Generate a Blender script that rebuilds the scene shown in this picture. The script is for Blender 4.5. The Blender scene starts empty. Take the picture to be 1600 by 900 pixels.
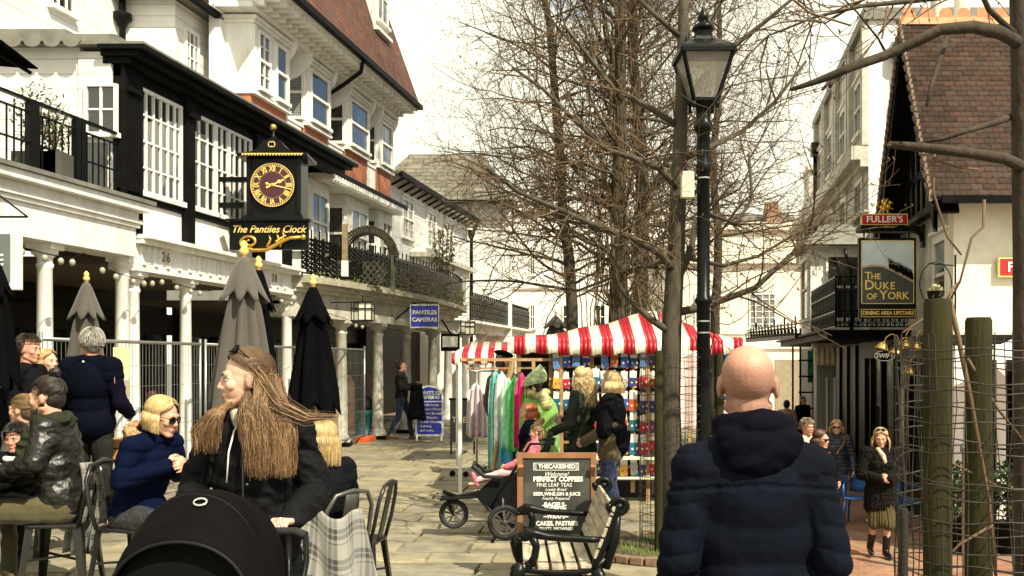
import bpy, bmesh, math, random
from mathutils import Vector, Matrix, noise, Euler
random.seed(7)
S = bpy.context.scene
COL = S.collection
R = math.radians
# ---------------------------------------------------------------- camera, sky, sun
CH, HZ, F = 1.72, 562.0, 1500.0
cd = bpy.data.cameras.new('camera'); cam = bpy.data.objects.new('camera', cd); COL.objects.link(cam)
cam.location = (0, 0, CH); cam.rotation_euler = (R(90), 0, 0)
cd.sensor_width = 36; cd.lens = 36 * F / 1600; cd.shift_y = (HZ - 450) / 1600; cd.clip_end = 1500; cd.clip_start = 0.05
S.camera = cam
SUN_EL, SUN_AZ = R(49), math.atan2(-0.78, 0.62)
sv = Vector((math.cos(SUN_EL) * math.cos(SUN_AZ), math.cos(SUN_EL) * math.sin(SUN_AZ), math.sin(SUN_EL)))
W = bpy.data.worlds.new('World'); S.world = W; W.use_nodes = True
wn, wl = W.node_tree.nodes, W.node_tree.links
bg = wn['Background']; bg.inputs[1].default_value = 0.098
sky = wn.new('ShaderNodeTexSky'); sky.sky_type = 'NISHITA'; sky.sun_disc = False
sky.sun_elevation = SUN_EL; sky.sun_rotation = math.atan2(sv.x, sv.y); sky.dust_density = 2.5; sky.ozone_density = 1.0
tc = wn.new('ShaderNodeTexCoord'); mp = wn.new('ShaderNodeMapping'); mp.inputs['Scale'].default_value = (1.3, 1.3, 3.2)
mp.inputs['Location'].default_value = (0.35, 0.2, 0.1)
nz = wn.new('ShaderNodeTexNoise'); nz.inputs['Scale'].default_value = 2.2; nz.inputs['Detail'].default_value = 9; nz.inputs['Roughness'].default_value = 0.58
cr = wn.new('ShaderNodeValToRGB'); cr.color_ramp.elements[0].position = 0.29; cr.color_ramp.elements[1].position = 0.39
mx = wn.new('ShaderNodeMix'); mx.data_type = 'RGBA'
wl.new(tc.outputs['Generated'], mp.inputs[0]); wl.new(mp.outputs[0], nz.inputs['Vector']); 
sx_ = wn.new('ShaderNodeSeparateXYZ'); wl.new(tc.outputs['Generated'], sx_.inputs[0])
mr = wn.new('ShaderNodeMapRange'); mr.interpolation_type = 'SMOOTHSTEP'; mr.inputs[1].default_value = .40; mr.inputs[2].default_value = .56; mr.inputs[3].default_value = .0; mr.inputs[4].default_value = -.22; wl.new(sx_.outputs[0], mr.inputs[0])
ad = wn.new('ShaderNodeMath'); ad.operation = 'ADD'; wl.new(nz.outputs['Fac'], ad.inputs[0]); wl.new(mr.outputs[0], ad.inputs[1]); wl.new(ad.outputs[0], cr.inputs[0])
wl.new(cr.outputs[0], mx.inputs[0]); wl.new(sky.outputs[0], mx.inputs[6]); mx.inputs[7].default_value = (8.3, 8.05, 6.35, 1)
wl.new(mx.outputs[2], bg.inputs[0])
sl = bpy.data.lights.new('sun', 'SUN'); sl.energy = 4.6; sl.angle = R(0.5); sl.color = (1.0, 0.925, 0.73)
so = bpy.data.objects.new('sun', sl); COL.objects.link(so); so.rotation_euler = sv.to_track_quat('Z', 'Y').to_euler(); so.location = sv * 50
S.view_settings.view_transform = 'Standard'; S.view_settings.look = 'None'
S.view_settings.exposure = 0.72; S.view_settings.gamma = 1.0; S.view_settings.use_curve_mapping = False

# ---------------------------------------------------------------- materials
MT = {}
def mat(name, col, rough=0.6, metal=0.0, var=0.12, sc=6.0, bump=0.0, bsc=60.0, spec=0.5, stain=None, stain_sc=1.2, stain_amt=0.4, emit=0, sheen=0, coat=0, stretch=(1, 1, 1), alpha=1):
    if name in MT: return MT[name]
    m = bpy.data.materials.new(name); m.use_nodes = True; n, l = m.node_tree.nodes, m.node_tree.links
    b = n['Principled BSDF']; b.inputs['Roughness'].default_value = rough; b.inputs['Metallic'].default_value = metal
    b.inputs['Specular IOR Level'].default_value = spec; b.inputs['Sheen Weight'].default_value = sheen; b.inputs['Coat Weight'].default_value = coat
    if alpha < 1: b.inputs['Alpha'].default_value = alpha
    c = (*col, 1)
    t = n.new('ShaderNodeTexCoord'); mp_ = n.new('ShaderNodeMapping'); mp_.inputs['Scale'].default_value = stretch; l.new(t.outputs['Object'], mp_.inputs[0])
    a = n.new('ShaderNodeTexNoise'); a.inputs['Scale'].default_value = sc; a.inputs['Detail'].default_value = 6; l.new(mp_.outputs[0], a.inputs['Vector'])
    r = n.new('ShaderNodeValToRGB'); r.color_ramp.elements[0].position = 0.3; r.color_ramp.elements[1].position = 0.7
    r.color_ramp.elements[0].color = (*[x * (1 - var) for x in col], 1); r.color_ramp.elements[1].color = (*[min(1, x * (1 + var)) for x in col], 1)
    l.new(a.outputs['Fac'], r.inputs[0]); out = r.outputs[0]
    if stain:
        q = n.new('ShaderNodeTexNoise'); q.inputs['Scale'].default_value = stain_sc; q.inputs['Detail'].default_value = 8; q.inputs['Roughness'].default_value = 0.65; l.new(mp_.outputs[0], q.inputs['Vector'])
        e = n.new('ShaderNodeValToRGB'); e.color_ramp.elements[0].position = 0.5; e.color_ramp.elements[1].position = 0.75
        e.color_ramp.elements[0].color = (0, 0, 0, 1); e.color_ramp.elements[1].color = (stain_amt,) * 3 + (1,)
        l.new(q.outputs['Fac'], e.inputs[0])
        x = n.new('ShaderNodeMix'); x.data_type = 'RGBA'; l.new(e.outputs[0], x.inputs[0]); l.new(out, x.inputs[6]); x.inputs[7].default_value = (*stain, 1); out = x.outputs[2]
    l.new(out, b.inputs['Base Color'])
    if bump:
        d = n.new('ShaderNodeTexNoise'); d.inputs['Scale'].default_value = bsc; d.inputs['Detail'].default_value = 4; l.new(mp_.outputs[0], d.inputs['Vector'])
        u = n.new('ShaderNodeBump'); u.inputs['Strength'].default_value = bump; u.inputs['Distance'].default_value = 0.01
        l.new(d.outputs['Fac'], u.inputs['Height']); l.new(u.outputs[0], b.inputs['Normal'])
    if emit: b.inputs['Emission Color'].default_value = c; b.inputs['Emission Strength'].default_value = emit
    MT[name] = m; return m
def glass(name, col=(0.02, 0.025, 0.03), rough=0.05, see=0.35, sp=1.0):
    """window glass: a dark sheet that mirrors the sky, part see-through"""
    if name in MT: return MT[name]
    m = bpy.data.materials.new(name); m.use_nodes = True; n, l = m.node_tree.nodes, m.node_tree.links
    b = n['Principled BSDF']; b.inputs['Base Color'].default_value = (*col, 1); b.inputs['Roughness'].default_value = rough
    b.inputs['Specular IOR Level'].default_value = sp; b.inputs['IOR'].default_value = 1.5 if sp >= 1 else 1.18; b.inputs['Coat Weight'].default_value = 0.6 * (sp >= 1); b.inputs['Coat Roughness'].default_value = 0.03
    t = n.new('ShaderNodeTexCoord'); a = n.new('ShaderNodeTexNoise'); a.inputs['Scale'].default_value = 3; l.new(t.outputs['Object'], a.inputs['Vector'])
    u = n.new('ShaderNodeBump'); u.inputs['Strength'].default_value = 0.25; u.inputs['Distance'].default_value = 0.02; l.new(a.outputs['Fac'], u.inputs['Height']); l.new(u.outputs[0], b.inputs['Normal'])
    if see:
        tr = n.new('ShaderNodeBsdfTransparent'); mm = n.new('ShaderNodeMixShader'); mm.inputs[0].default_value = see
        l.new(b.outputs[0], mm.inputs[1]); l.new(tr.outputs[0], mm.inputs[2]); l.new(mm.outputs[0], n['Material Output'].inputs[0])
    MT[name] = m; return m
def attr_mat(name, rough=0.6, bump=0.0, bsc=40, sc=8, var=0.35, sheen=0, spec=0.5, aniso=0):
    """colour from the mesh's own per-face colour attribute, broken up by noise"""
    if name in MT: return MT[name]
    m = bpy.data.materials.new(name); m.use_nodes = True; n, l = m.node_tree.nodes, m.node_tree.links
    b = n['Principled BSDF']; b.inputs['Roughness'].default_value = rough; b.inputs['Sheen Weight'].default_value = sheen; b.inputs['Specular IOR Level'].default_value = spec
    at = n.new('ShaderNodeAttribute'); at.attribute_name = 'col'
    t = n.new('ShaderNodeTexCoord'); a = n.new('ShaderNodeTexNoise'); a.inputs['Scale'].default_value = sc; a.inputs['Detail'].default_value = 8; a.inputs['Roughness'].default_value = .65; l.new(t.outputs['Object'], a.inputs['Vector'])
    r = n.new('ShaderNodeMapRange'); r.inputs[1].default_value = 0.3; r.inputs[2].default_value = 0.7; r.inputs[3].default_value = 1 - var; r.inputs[4].default_value = 1 + var; l.new(a.outputs['Fac'], r.inputs[0])
    x = n.new('ShaderNodeMix'); x.data_type = 'RGBA'; x.blend_type = 'MULTIPLY'; x.inputs[0].default_value = 1; l.new(at.outputs['Color'], x.inputs[6]); l.new(r.outputs[0], x.inputs[7]); l.new(x.outputs[2], b.inputs['Base Color'])
    if bump:
        d = n.new('ShaderNodeTexNoise'); d.inputs['Scale'].default_value = bsc; d.inputs['Detail'].default_value = 6; l.new(t.outputs['Object'], d.inputs['Vector'])
        u = n.new('ShaderNodeBump'); u.inputs['Strength'].default_value = bump; u.inputs['Distance'].default_value = 0.01
        l.new(d.outputs['Fac'], u.inputs['Height']); l.new(u.outputs[0], b.inputs['Normal'])
    MT[name] = m; return m
def stripes_mat(name, cols, axis, period, duty=0.5, rough=.6, rot=0, bump=0.0, dirt=None, skew=0):
    """two colours alternating along one object axis"""
    if name in MT: return MT[name]
    m = bpy.data.materials.new(name); m.use_nodes = True; n, l = m.node_tree.nodes, m.node_tree.links
    b = n['Principled BSDF']; b.inputs['Roughness'].default_value = rough
    t = n.new('ShaderNodeTexCoord'); s = n.new('ShaderNodeSeparateXYZ'); l.new(t.outputs['Object'], s.inputs[0])
    def ma(op, a_, b_=None):
        q = n.new('ShaderNodeMath'); q.operation = op
        for i, v in enumerate((a_, b_)):
            if v is None: continue
            if isinstance(v, (int, float)): q.inputs[i].default_value = v
            else: l.new(v, q.inputs[i])
        return q.outputs[0]
    src = s.outputs[axis]
    if skew: src = ma('SUBTRACT', s.outputs[0], ma('MULTIPLY', s.outputs[1], skew))
    f = ma('FRACT', ma('ADD', ma('DIVIDE', src, period), 100.0)); g = ma('GREATER_THAN', f, duty)
    x = n.new('ShaderNodeMix'); x.data_type = 'RGBA'; l.new(g, x.inputs[0]); x.inputs[6].default_value = (*cols[0], 1); x.inputs[7].default_value = (*cols[1], 1)
    a = n.new('ShaderNodeTexNoise'); a.inputs['Scale'].default_value = 7; a.inputs['Detail'].default_value = 8; l.new(t.outputs['Object'], a.inputs['Vector'])
    rr = n.new('ShaderNodeMapRange'); rr.inputs[1].default_value = .35; rr.inputs[2].default_value = .7; rr.inputs[3].default_value = 1.05; rr.inputs[4].default_value = .72; l.new(a.outputs['Fac'], rr.inputs[0])
    y = n.new('ShaderNodeMix'); y.data_type = 'RGBA'; y.blend_type = 'MULTIPLY'; y.inputs[0].default_value = 1; l.new(x.outputs[2], y.inputs[6]); l.new(rr.outputs[0], y.inputs[7]); l.new(y.outputs[2], b.inputs['Base Color'])
    MT[name] = m; return m
def brick_mat(name, c1, c2, mortar, scale, w=0.5, h=0.25, ms=0.02, rough=.8, axes=('X', 'Z'), bump=.6, bias=0, off=.5, spot=None, rot=0, skew=0):
    """brick or tile courses laid on the plane of two object axes"""
    if name in MT: return MT[name]
    m = bpy.data.materials.new(name); m.use_nodes = True; n, l = m.node_tree.nodes, m.node_tree.links
    b = n['Principled BSDF']; b.inputs['Roughness'].default_value = rough
    t = n.new('ShaderNodeTexCoord'); s = n.new('ShaderNodeSeparateXYZ'); l.new(t.outputs['Object'], s.inputs[0]); c = n.new('ShaderNodeCombineXYZ')
    l.new(s.outputs[axes[0]], c.inputs[0]); l.new(s.outputs[axes[1]], c.inputs[1])
    mp_ = n.new('ShaderNodeMapping'); mp_.inputs['Rotation'].default_value = (0, 0, rot); l.new(c.outputs[0], mp_.inputs[0])
    wz = n.new('ShaderNodeTexNoise'); wz.inputs['Scale'].default_value = 2.5; l.new(t.outputs['Object'], wz.inputs['Vector'])
    wm = n.new('ShaderNodeVectorMath'); wm.operation = 'MULTIPLY_ADD'; l.new(wz.outputs['Color'], wm.inputs[0]); wm.inputs[1].default_value = (.03,) * 3; l.new(mp_.outputs[0], wm.inputs[2])
    k = n.new('ShaderNodeTexBrick'); k.offset = off; k.inputs['Scale'].default_value = scale; k.inputs['Color1'].default_value = (*c1, 1); k.inputs['Color2'].default_value = (*c2, 1); k.inputs['Mortar'].default_value = (*mortar, 1)
    k.inputs['Mortar Size'].default_value = ms; k.inputs['Brick Width'].default_value = w; k.inputs['Row Height'].default_value = h; k.inputs['Bias'].default_value = bias; k.inputs['Mortar Smooth'].default_value = .2
    l.new(wm.outputs[0], k.inputs['Vector'])
    a = n.new('ShaderNodeTexNoise'); a.inputs['Scale'].default_value = 3; a.inputs['Detail'].default_value = 8; a.inputs['Roughness'].default_value = .7; l.new(t.outputs['Object'], a.inputs['Vector'])
    rr = n.new('ShaderNodeMapRange'); rr.inputs[1].default_value = .3; rr.inputs[2].default_value = .7; rr.inputs[3].default_value = .6; rr.inputs[4].default_value = 1.35; l.new(a.outputs['Fac'], rr.inputs[0])
    y = n.new('ShaderNodeMix'); y.data_type = 'RGBA'; y.blend_type = 'MULTIPLY'; y.inputs[0].default_value = 1; l.new(k.outputs['Color'], y.inputs[6]); l.new(rr.outputs[0], y.inputs[7]); o = y.outputs[2]
    if spot:
        q = n.new('ShaderNodeTexNoise'); q.inputs['Scale'].default_value = 1.6; q.inputs['Detail'].default_value = 9; l.new(t.outputs['Object'], q.inputs['Vector'])
        e = n.new('ShaderNodeMapRange'); e.inputs[1].default_value = .52; e.inputs[2].default_value = .68; e.inputs[3].default_value = 0; e.inputs[4].default_value = .6; l.new(q.outputs['Fac'], e.inputs[0])
        z = n.new('ShaderNodeMix'); z.data_type = 'RGBA'; l.new(e.outputs[0], z.inputs[0]); l.new(o, z.inputs[6]); z.inputs[7].default_value = (*spot, 1); o = z.outputs[2]
    l.new(o, b.inputs['Base Color'])
    u = n.new('ShaderNodeBump'); u.inputs['Strength'].default_value = bump; u.inputs['Distance'].default_value = 0.02; u.invert = True
    l.new(k.outputs['Fac'], u.inputs['Height']); l.new(u.outputs[0], b.inputs['Normal'])
    MT[name] = m; return m

WHITE = mat('white_paint', (.78, .77, .71), .5, var=.08, stain=(.36, .33, .25), stain_sc=2.2, stain_amt=.6, bump=.12, stretch=(1.6, 1.6, .45))
WALLW = mat('white_render', (.78, .77, .72), .7, var=.05, stain=(.42, .38, .28), stain_sc=1.5, stain_amt=.6, bump=.2, bsc=30, stretch=(1.5, 1.5, .4))
WOLD = mat('weathered_white', (.48, .46, .38), .75, var=.18, stain=(.16, .14, .10), stain_sc=2.2, stain_amt=.85, bump=.35, bsc=25)
CREAM = mat('cream_render', (.75, .71, .58), .75, var=.06, stain=(.45, .40, .28), stain_amt=.35, bump=.12)
GREYR = mat('grey_stucco', (.52, .50, .43), .75, var=.14, stain=(.2, .18, .14), stain_sc=2, stain_amt=.6, bump=.25)
BLACK = mat('black_paint', (.005, .005, .005), .5, spec=.06, var=.3, bump=.1, bsc=30)
BLACKM = mat('black_gloss_iron', (.005, .0055, .0055), .32, spec=.17, var=.2, bump=.12, bsc=40)
DARK = mat('dark_interior', (.010, .008, .006), .7, var=.3)
LEAD = mat('lead_sheet', (.16, .155, .13), .6, var=.25, stain=(.30, .28, .18), stain_amt=.6)
GOLD = mat('gold_leaf', (.75, .48, .10), .28, metal=.85, var=.15)
GOLDP = mat('gold_paint', (.80, .58, .17), .45, var=.08)
GLS = glass('sky_glass', see=0.0)
GLI = glass('shop_glass', see=0.5, sp=.35)
BARK = mat('tree_bark', (.058, .046, .029), .9, var=.4, sc=14, bump=1.0, bsc=30, stretch=(1, 1, .35), stain=(.085, .082, .055), stain_sc=5, stain_amt=.6)
TWIG = mat('twig_bark', (.098, .062, .028), .85, var=.35)

# ---------------------------------------------------------------- mesh building
def props(o, label=None, cat=None, group=None, kind=None):
    if label: o['label'] = label
    if cat: o['category'] = cat
    if group: o['group'] = group
    if kind: o['kind'] = kind
    return o
def thing(name, label, cat, loc=(0, 0, 0), rz=0, group=None, scale=1):
    o = bpy.data.objects.new(name, None); o.empty_display_size = .2; COL.objects.link(o)
    o.location = loc; o.rotation_euler = (0, 0, rz); o.scale = (scale,) * 3
    return props(o, label, cat, group)
def children(o): return [c for c in bpy.data.objects if c.parent == o]
def dup(root, loc=None, rz=None, label=None, kids=None):
    def rec(o, par):
        c = o.copy(); COL.objects.link(c)
        if par is not None: c.parent = par
        for k in KIDS.get(o.name, []): rec(k, c)
        return c
    r = rec(root, None)
    if loc is not None: r.location = loc
    if rz is not None: r.rotation_euler = (0, 0, rz)
    if label: r['label'] = label
    return r
KIDS = {}
def adopt(child, parent):
    child.parent = parent; KIDS.setdefault(parent.name, []).append(child)
def skew(c): return lambda p: Vector((c + 0.2 * p[1] + p[0], p[1], p[2]))
CL, CR_ = -7.26, 3.6
LF, RF = skew(CL), skew(CR_)
def yL(px, v=0): return (7.26 - v) / (0.2 - (px - 800) / F)
def yR(px, v=0): return (3.6 + v) / ((px - 800) / F - 0.2)
def X_(px, Y): return (px - 800) * Y / F
def Z_(py, Y): return CH + (HZ - py) * Y / F
def P(px, py, Y): return Vector((X_(px, Y), Y, Z_(py, Y)))
class MB:
    def __init__(s, tf=None): s.v = []; s.f = []; s.c = []; s.tf = tf; s.col = None; s.m = []; s.mi = 0; s.sm = []; s.smooth = False
    def add(s, vs, fs, sm=None):
        o = len(s.v)
        for p in vs: s.v.append(s.tf(p) if s.tf else Vector(p))
        for f in fs: s.f.append([o + i for i in f]); s.c.append(s.col); s.m.append(s.mi); s.sm.append(s.smooth if sm is None else sm)
        return s
    def box(s, x0, x1, y0, y1, z0, z1):
        x0, x1 = sorted((x0, x1)); y0, y1 = sorted((y0, y1)); z0, z1 = sorted((z0, z1))
        return s.add([(x0, y0, z0), (x1, y0, z0), (x1, y1, z0), (x0, y1, z0), (x0, y0, z1), (x1, y0, z1), (x1, y1, z1), (x0, y1, z1)],
                     [(0, 3, 2, 1), (4, 5, 6, 7), (0, 1, 5, 4), (1, 2, 6, 5), (2, 3, 7, 6), (3, 0, 4, 7)], False)
    def obox(s, c, ax, ay, az):
        c, ax, ay, az = map(Vector, (c, ax, ay, az))
        vs = [c + ax * i + ay * j + az * k for k in (-.5, .5) for j in (-.5, .5) for i in (-.5, .5)]
        return s.add(vs, [(0, 2, 3, 1), (4, 5, 7, 6), (0, 1, 5, 4), (2, 6, 7, 3), (0, 4, 6, 2), (1, 3, 7, 5)], False)
    def bar(s, a, b, w, h=None, up=(0, 0, 1)):
        a, b = Vector(a), Vector(b); d = b - a
        if d.length < 1e-6: return s
        up = Vector(up)
        if abs(d.normalized().dot(up)) > .98: up = Vector((0, 1, 0))
        x = d.cross(up).normalized(); y = x.cross(d).normalized()
        return s.obox((a + b) / 2, d, x * w, y * (h or w))
    def tube(s, pts, rs, n=8, cap=True, sm=True):
        pts = [Vector(p) for p in pts]
        if not hasattr(rs, '__len__'): rs = [rs] * len(pts)
        vs = []; N = len(pts); x = None
        for i, p in enumerate(pts):
            d = (pts[min(i + 1, N - 1)] - pts[max(i - 1, 0)])
            d = d.normalized() if d.length > 1e-9 else Vector((0, 0, 1))
            if x is None:
                x = d.cross(Vector((0, 0, 1)) if abs(d.z) < .9 else Vector((1, 0, 0))).normalized()
            else:
                x = x - d * x.dot(d)
                x = x.normalized() if x.length > 1e-6 else d.orthogonal().normalized()
            y = d.cross(x)
            for k in range(n):
                a = 2 * math.pi * k / n; vs.append(p + (x * math.cos(a) + y * math.sin(a)) * rs[i])
        fs = [(i * n + k, i * n + (k + 1) % n, (i + 1) * n + (k + 1) % n, (i + 1) * n + k) for i in range(N - 1) for k in range(n)]
        s.add(vs, fs, sm)
        if cap:
            o = len(s.v)
            s.f.append([o - N * n + k for k in range(n)][::-1]); s.f.append([o - n + k for k in range(n)])
            for _ in (0, 1): s.c.append(s.col); s.m.append(s.mi); s.sm.append(False)
        return s
    def lathe(s, prof, c=(0, 0, 0), n=16, sm=True, rot=0, sq=1):
        c = Vector(c); vs = []
        for r, z in prof:
            for k in range(n):
                a = 2 * math.pi * k / n + rot; vs.append(c + Vector((r * math.cos(a), r * math.sin(a) * sq, z)))
        N = len(prof)
        fs = [(i * n + k, i * n + (k + 1) % n, (i + 1) * n + (k + 1) % n, (i + 1) * n + k) for i in range(N - 1) for k in range(n)]
        s.add(vs, fs, sm)
        s.add(vs[:n], [tuple(range(n))[::-1]], False); s.add(vs[-n:], [tuple(range(n))], False)
        return s
    def prism(s, poly, a, b):
        """poly of 2-tuples mapped by a(p)->front 3D and b(p)->back 3D"""
        n = len(poly); f = [Vector(a(p)) for p in poly]; k = [Vector(b(p)) for p in poly]
        s.add(f + k, [tuple(range(n)), tuple(range(2 * n - 1, n - 1, -1))] + [(i, i + n, (i + 1) % n + n, (i + 1) % n) for i in range(n)], False); return s
    def ball(s, c, r, n=12, rings=8, rot=None, sm=True):
        if not hasattr(r, '__len__'): r = (r, r, r)
        c = Vector(c); vs = []
        for i in range(1, rings):
            t = math.pi * i / rings
            for k in range(n):
                a = 2 * math.pi * k / n; p = Vector((r[0] * math.sin(t) * math.cos(a), r[1] * math.sin(t) * math.sin(a), r[2] * math.cos(t)))
                vs.append(c + (rot @ p if rot else p))
        tp = Vector((0, 0, r[2])); vs += [c + (rot @ tp if rot else tp), c - (rot @ tp if rot else tp)]; T = len(vs) - 2; B = T + 1
        fs = [(i * n + k, (i + 1) * n + k, (i + 1) * n + (k + 1) % n, i * n + (k + 1) % n) for i in range(rings - 2) for k in range(n)]
        fs += [(T, k, (k + 1) % n) for k in range(n)] + [(B, (rings - 2) * n + (k + 1) % n, (rings - 2) * n + k) for k in range(n)]
        return s.add(vs, fs, sm)
    def grid(s, fn, nu, nv, sm=True, two=0):
        vs = [fn(i / nu, j / nv) for j in range(nv + 1) for i in range(nu + 1)]
        fs = [(j * (nu + 1) + i, j * (nu + 1) + i + 1, (j + 1) * (nu + 1) + i + 1, (j + 1) * (nu + 1) + i) for j in range(nv) for i in range(nu)]
        return s.add(vs, fs, sm)
    def build(s, name, m, parent=None, world=False, origin=None, bevel=0, solid=0, label=None, sub=0, **kw):
        me = bpy.data.meshes.new(name)
        off = Vector((0, 0, 0))
        if world and parent is not None:
            q = parent
            while q is not None: off += q.location; q = q.parent
        if origin is not None: off = Vector(origin)
        me.from_pydata([v - off for v in s.v], [], s.f)
        for x in (m if isinstance(m, (list, tuple)) else [m]): me.materials.append(x)
        if any(s.m): me.polygons.foreach_set('material_index', s.m)
        if any(s.sm): me.polygons.foreach_set('use_smooth', s.sm)
        if any(c is not None for c in s.c):
            at = me.color_attributes.new('col', 'FLOAT_COLOR', 'CORNER')
            buf = []
            for f, c in zip(s.f, s.c): buf += (list(c) + [1] if c is not None else [.5, .5, .5, 1]) * len(f)
            at.data.foreach_set('color', buf)
        bmm = bmesh.new(); bmm.from_mesh(me); bmesh.ops.recalc_face_normals(bmm, faces=bmm.faces); bmm.to_mesh(me); bmm.free()
        o = bpy.data.objects.new(name, me); COL.objects.link(o)
        if parent is not None: adopt(o, parent)
        if origin is not None: o.location = origin
        if solid: q = o.modifiers.new('s', 'SOLIDIFY'); q.thickness = solid; q.offset = 0
        if bevel: q = o.modifiers.new('b', 'BEVEL'); q.width = bevel; q.segments = 2; q.limit_method = 'ANGLE'
        if sub: q = o.modifiers.new('u', 'SUBSURF'); q.levels = q.render_levels = sub
        if label: o['label'] = label
        return props(o, None, kw.get('cat'), kw.get('group'), kw.get('kind'))
def text(name, body, size, m, loc, parent=None, rot=(R(90), 0, 0), shear=0, ext=.004, align='CENTER', sx=1, world=False, offs=0, sp=1):
    cu = bpy.data.curves.new(name, 'FONT'); cu.body = body; cu.size = size; cu.extrude = ext; cu.shear = shear; cu.align_x = align; cu.align_y = 'CENTER'; cu.offset = offs; cu.space_character = sp
    cu.resolution_u = 3
    o = bpy.data.objects.new('tmp', cu); COL.objects.link(o); dg = bpy.context.evaluated_depsgraph_get(); dg.update()
    me = bpy.data.meshes.new_from_object(o.evaluated_get(dg)); bpy.data.objects.remove(o)
    me.name = name; me.materials.clear(); me.materials.append(m)
    me.transform(Matrix.Translation(Vector(loc)) @ Euler(rot).to_matrix().to_4x4() @ Matrix.Diagonal((sx, 1, 1, 1)))
    off = Vector((0, 0, 0))
    if world and parent is not None:
        q = parent
        while q is not None: off += q.location; q = q.parent
        me.transform(Matrix.Translation(-off))
    t = bpy.data.objects.new(name, me); COL.objects.link(t)
    if parent is not None: adopt(t, parent)
    return t
# ---------------------------------------------------------------- ground
def stepz(X, Y): return 0.2 * max(0, min(1, (-X - 1.0) / 1.6)) * max(0, min(1, (12 - Y) / 4))
g = MB(); g.add([(-400, -60, -1.06), (400, -60, -1.06), (400, 600, -1.06), (-400, 600, -1.06)], [(0, 1, 2, 3)])
g.build('ground', mat('ground_earth', (.12, .11, .09), .95, var=.3), kind='structure')
EDGE = [(-40, -4), (9, -4), (9, 6.9), (2.25, 7.1), (2.55, 9), (3.2, 12.5), (4.2, 17), (6.6, 27.5), (6.6, 30), (-40, 30)]
t = MB(); t.prism(EDGE, lambda p: (p[0], p[1], -.035), lambda p: (p[0], p[1], -1.04))
t.build('terrace_base', mat('joint_sand', (.11, .10, .075), .95, var=.4, sc=20), kind='structure')
def inside(x, y):
    if y < 7.0: return x < 9
    if y < 12.5: lim = 2.25 + (y - 7.1) * (3.2 - 2.25) / 5.4
    else: lim = 3.2 + (y - 12.5) * .2267
    return x < lim
slab = MB(); rs = random.Random(3)
y = 2.5
PAL = [(.37, .34, .265), (.40, .365, .28), (.335, .315, .255), (.35, .33, .27), (.43, .395, .30), (.315, .30, .255), (.38, .35, .275)]
while y < 29.5:
    h = rs.uniform(.38, .72); x = -13 + rs.random()
    while x < 9:
        w = rs.uniform(.45, 1.25)
        if y + h > 5 and inside(x + w + .08 * (y - 5), y) and inside(x + w + .08 * (y + h - 5), y + h) and abs(x + w / 2) < .62 * (y + h) + 1.2:
            sub = [(x, x + w, y, y + h)] if rs.random() > .25 else [(x, x + w, y, y + h * .5), (x, x + w, y + h * .5, y + h)]
            for (a, b, c, d) in sub:
                q = .009; cl = rs.choice(PAL); k = rs.uniform(.86, 1.12); slab.col = tuple(v * k * m_ for v, m_ in zip(cl, (.66, .625, .53)))
                sk = .16
                ring = []
                def lin(p, r_, nseg):
                    return [(p[0] + (r_[0] - p[0]) * i / nseg, p[1] + (r_[1] - p[1]) * i / nseg) for i in range(nseg)]
                cs = [(a + q, c + q), (b - q, c + q), (b - q, d - q), (a + q, d - q)]
                for i in range(4): ring += lin(cs[i], cs[(i + 1) % 4], 5)
                tz = rs.uniform(-.008, .006); tx = rs.uniform(-.012, .012); ty = rs.uniform(-.012, .012)
                top = []; low = []
                for (u, v_) in ring:
                    u += rs.uniform(-.011, .011); v_ += rs.uniform(-.011, .011)
                    X = u + sk * (v_ - 5) * .5; zz = stepz(X, v_) + tz + tx * (u - a) + ty * (v_ - c)
                    low.append((X, v_, zz - .05)); cx, cy = (a + b) / 2, (c + d) / 2
                    u2 = u + (cx - u) * .018; v2 = v_ + (cy - v_) * .03
                    top.append((u2 + sk * (v2 - 5) * .5, v2, zz)); 
                n = len(ring); mid = [(tt[0] * .5 + ll[0] * .5, tt[1] * .5 + ll[1] * .5, tt[2] - .004) for tt, ll in zip(top, low)]
                slab.add(top + low, [tuple(range(n))] + [(i, (i + 1) % n, n + (i + 1) % n, n + i) for i in range(n)], False)
        x += w
    y += h
slab.build('pavement', attr_mat('flagstone', .62, bump=.7, bsc=22, sc=3.5, var=.36, spec=.3), kind='structure')
lw = MB(); lw.add([(1.0, 7, -.9), (30, 7, -.9), (30, 70, -.9), (-20, 70, -.9), (-20, 31, -.9), (2.0, 31, -.9)], [(0, 1, 2, 3, 4, 5)])
lw.build('brick_path', brick_mat('brick_paving', (.36, .16, .085), (.24, .12, .075), (.10, .085, .06), 1.0, .235, .115, .006, axes=('X', 'Y'), bump=.5, spot=(.27, .22, .15)), kind='structure')

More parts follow.
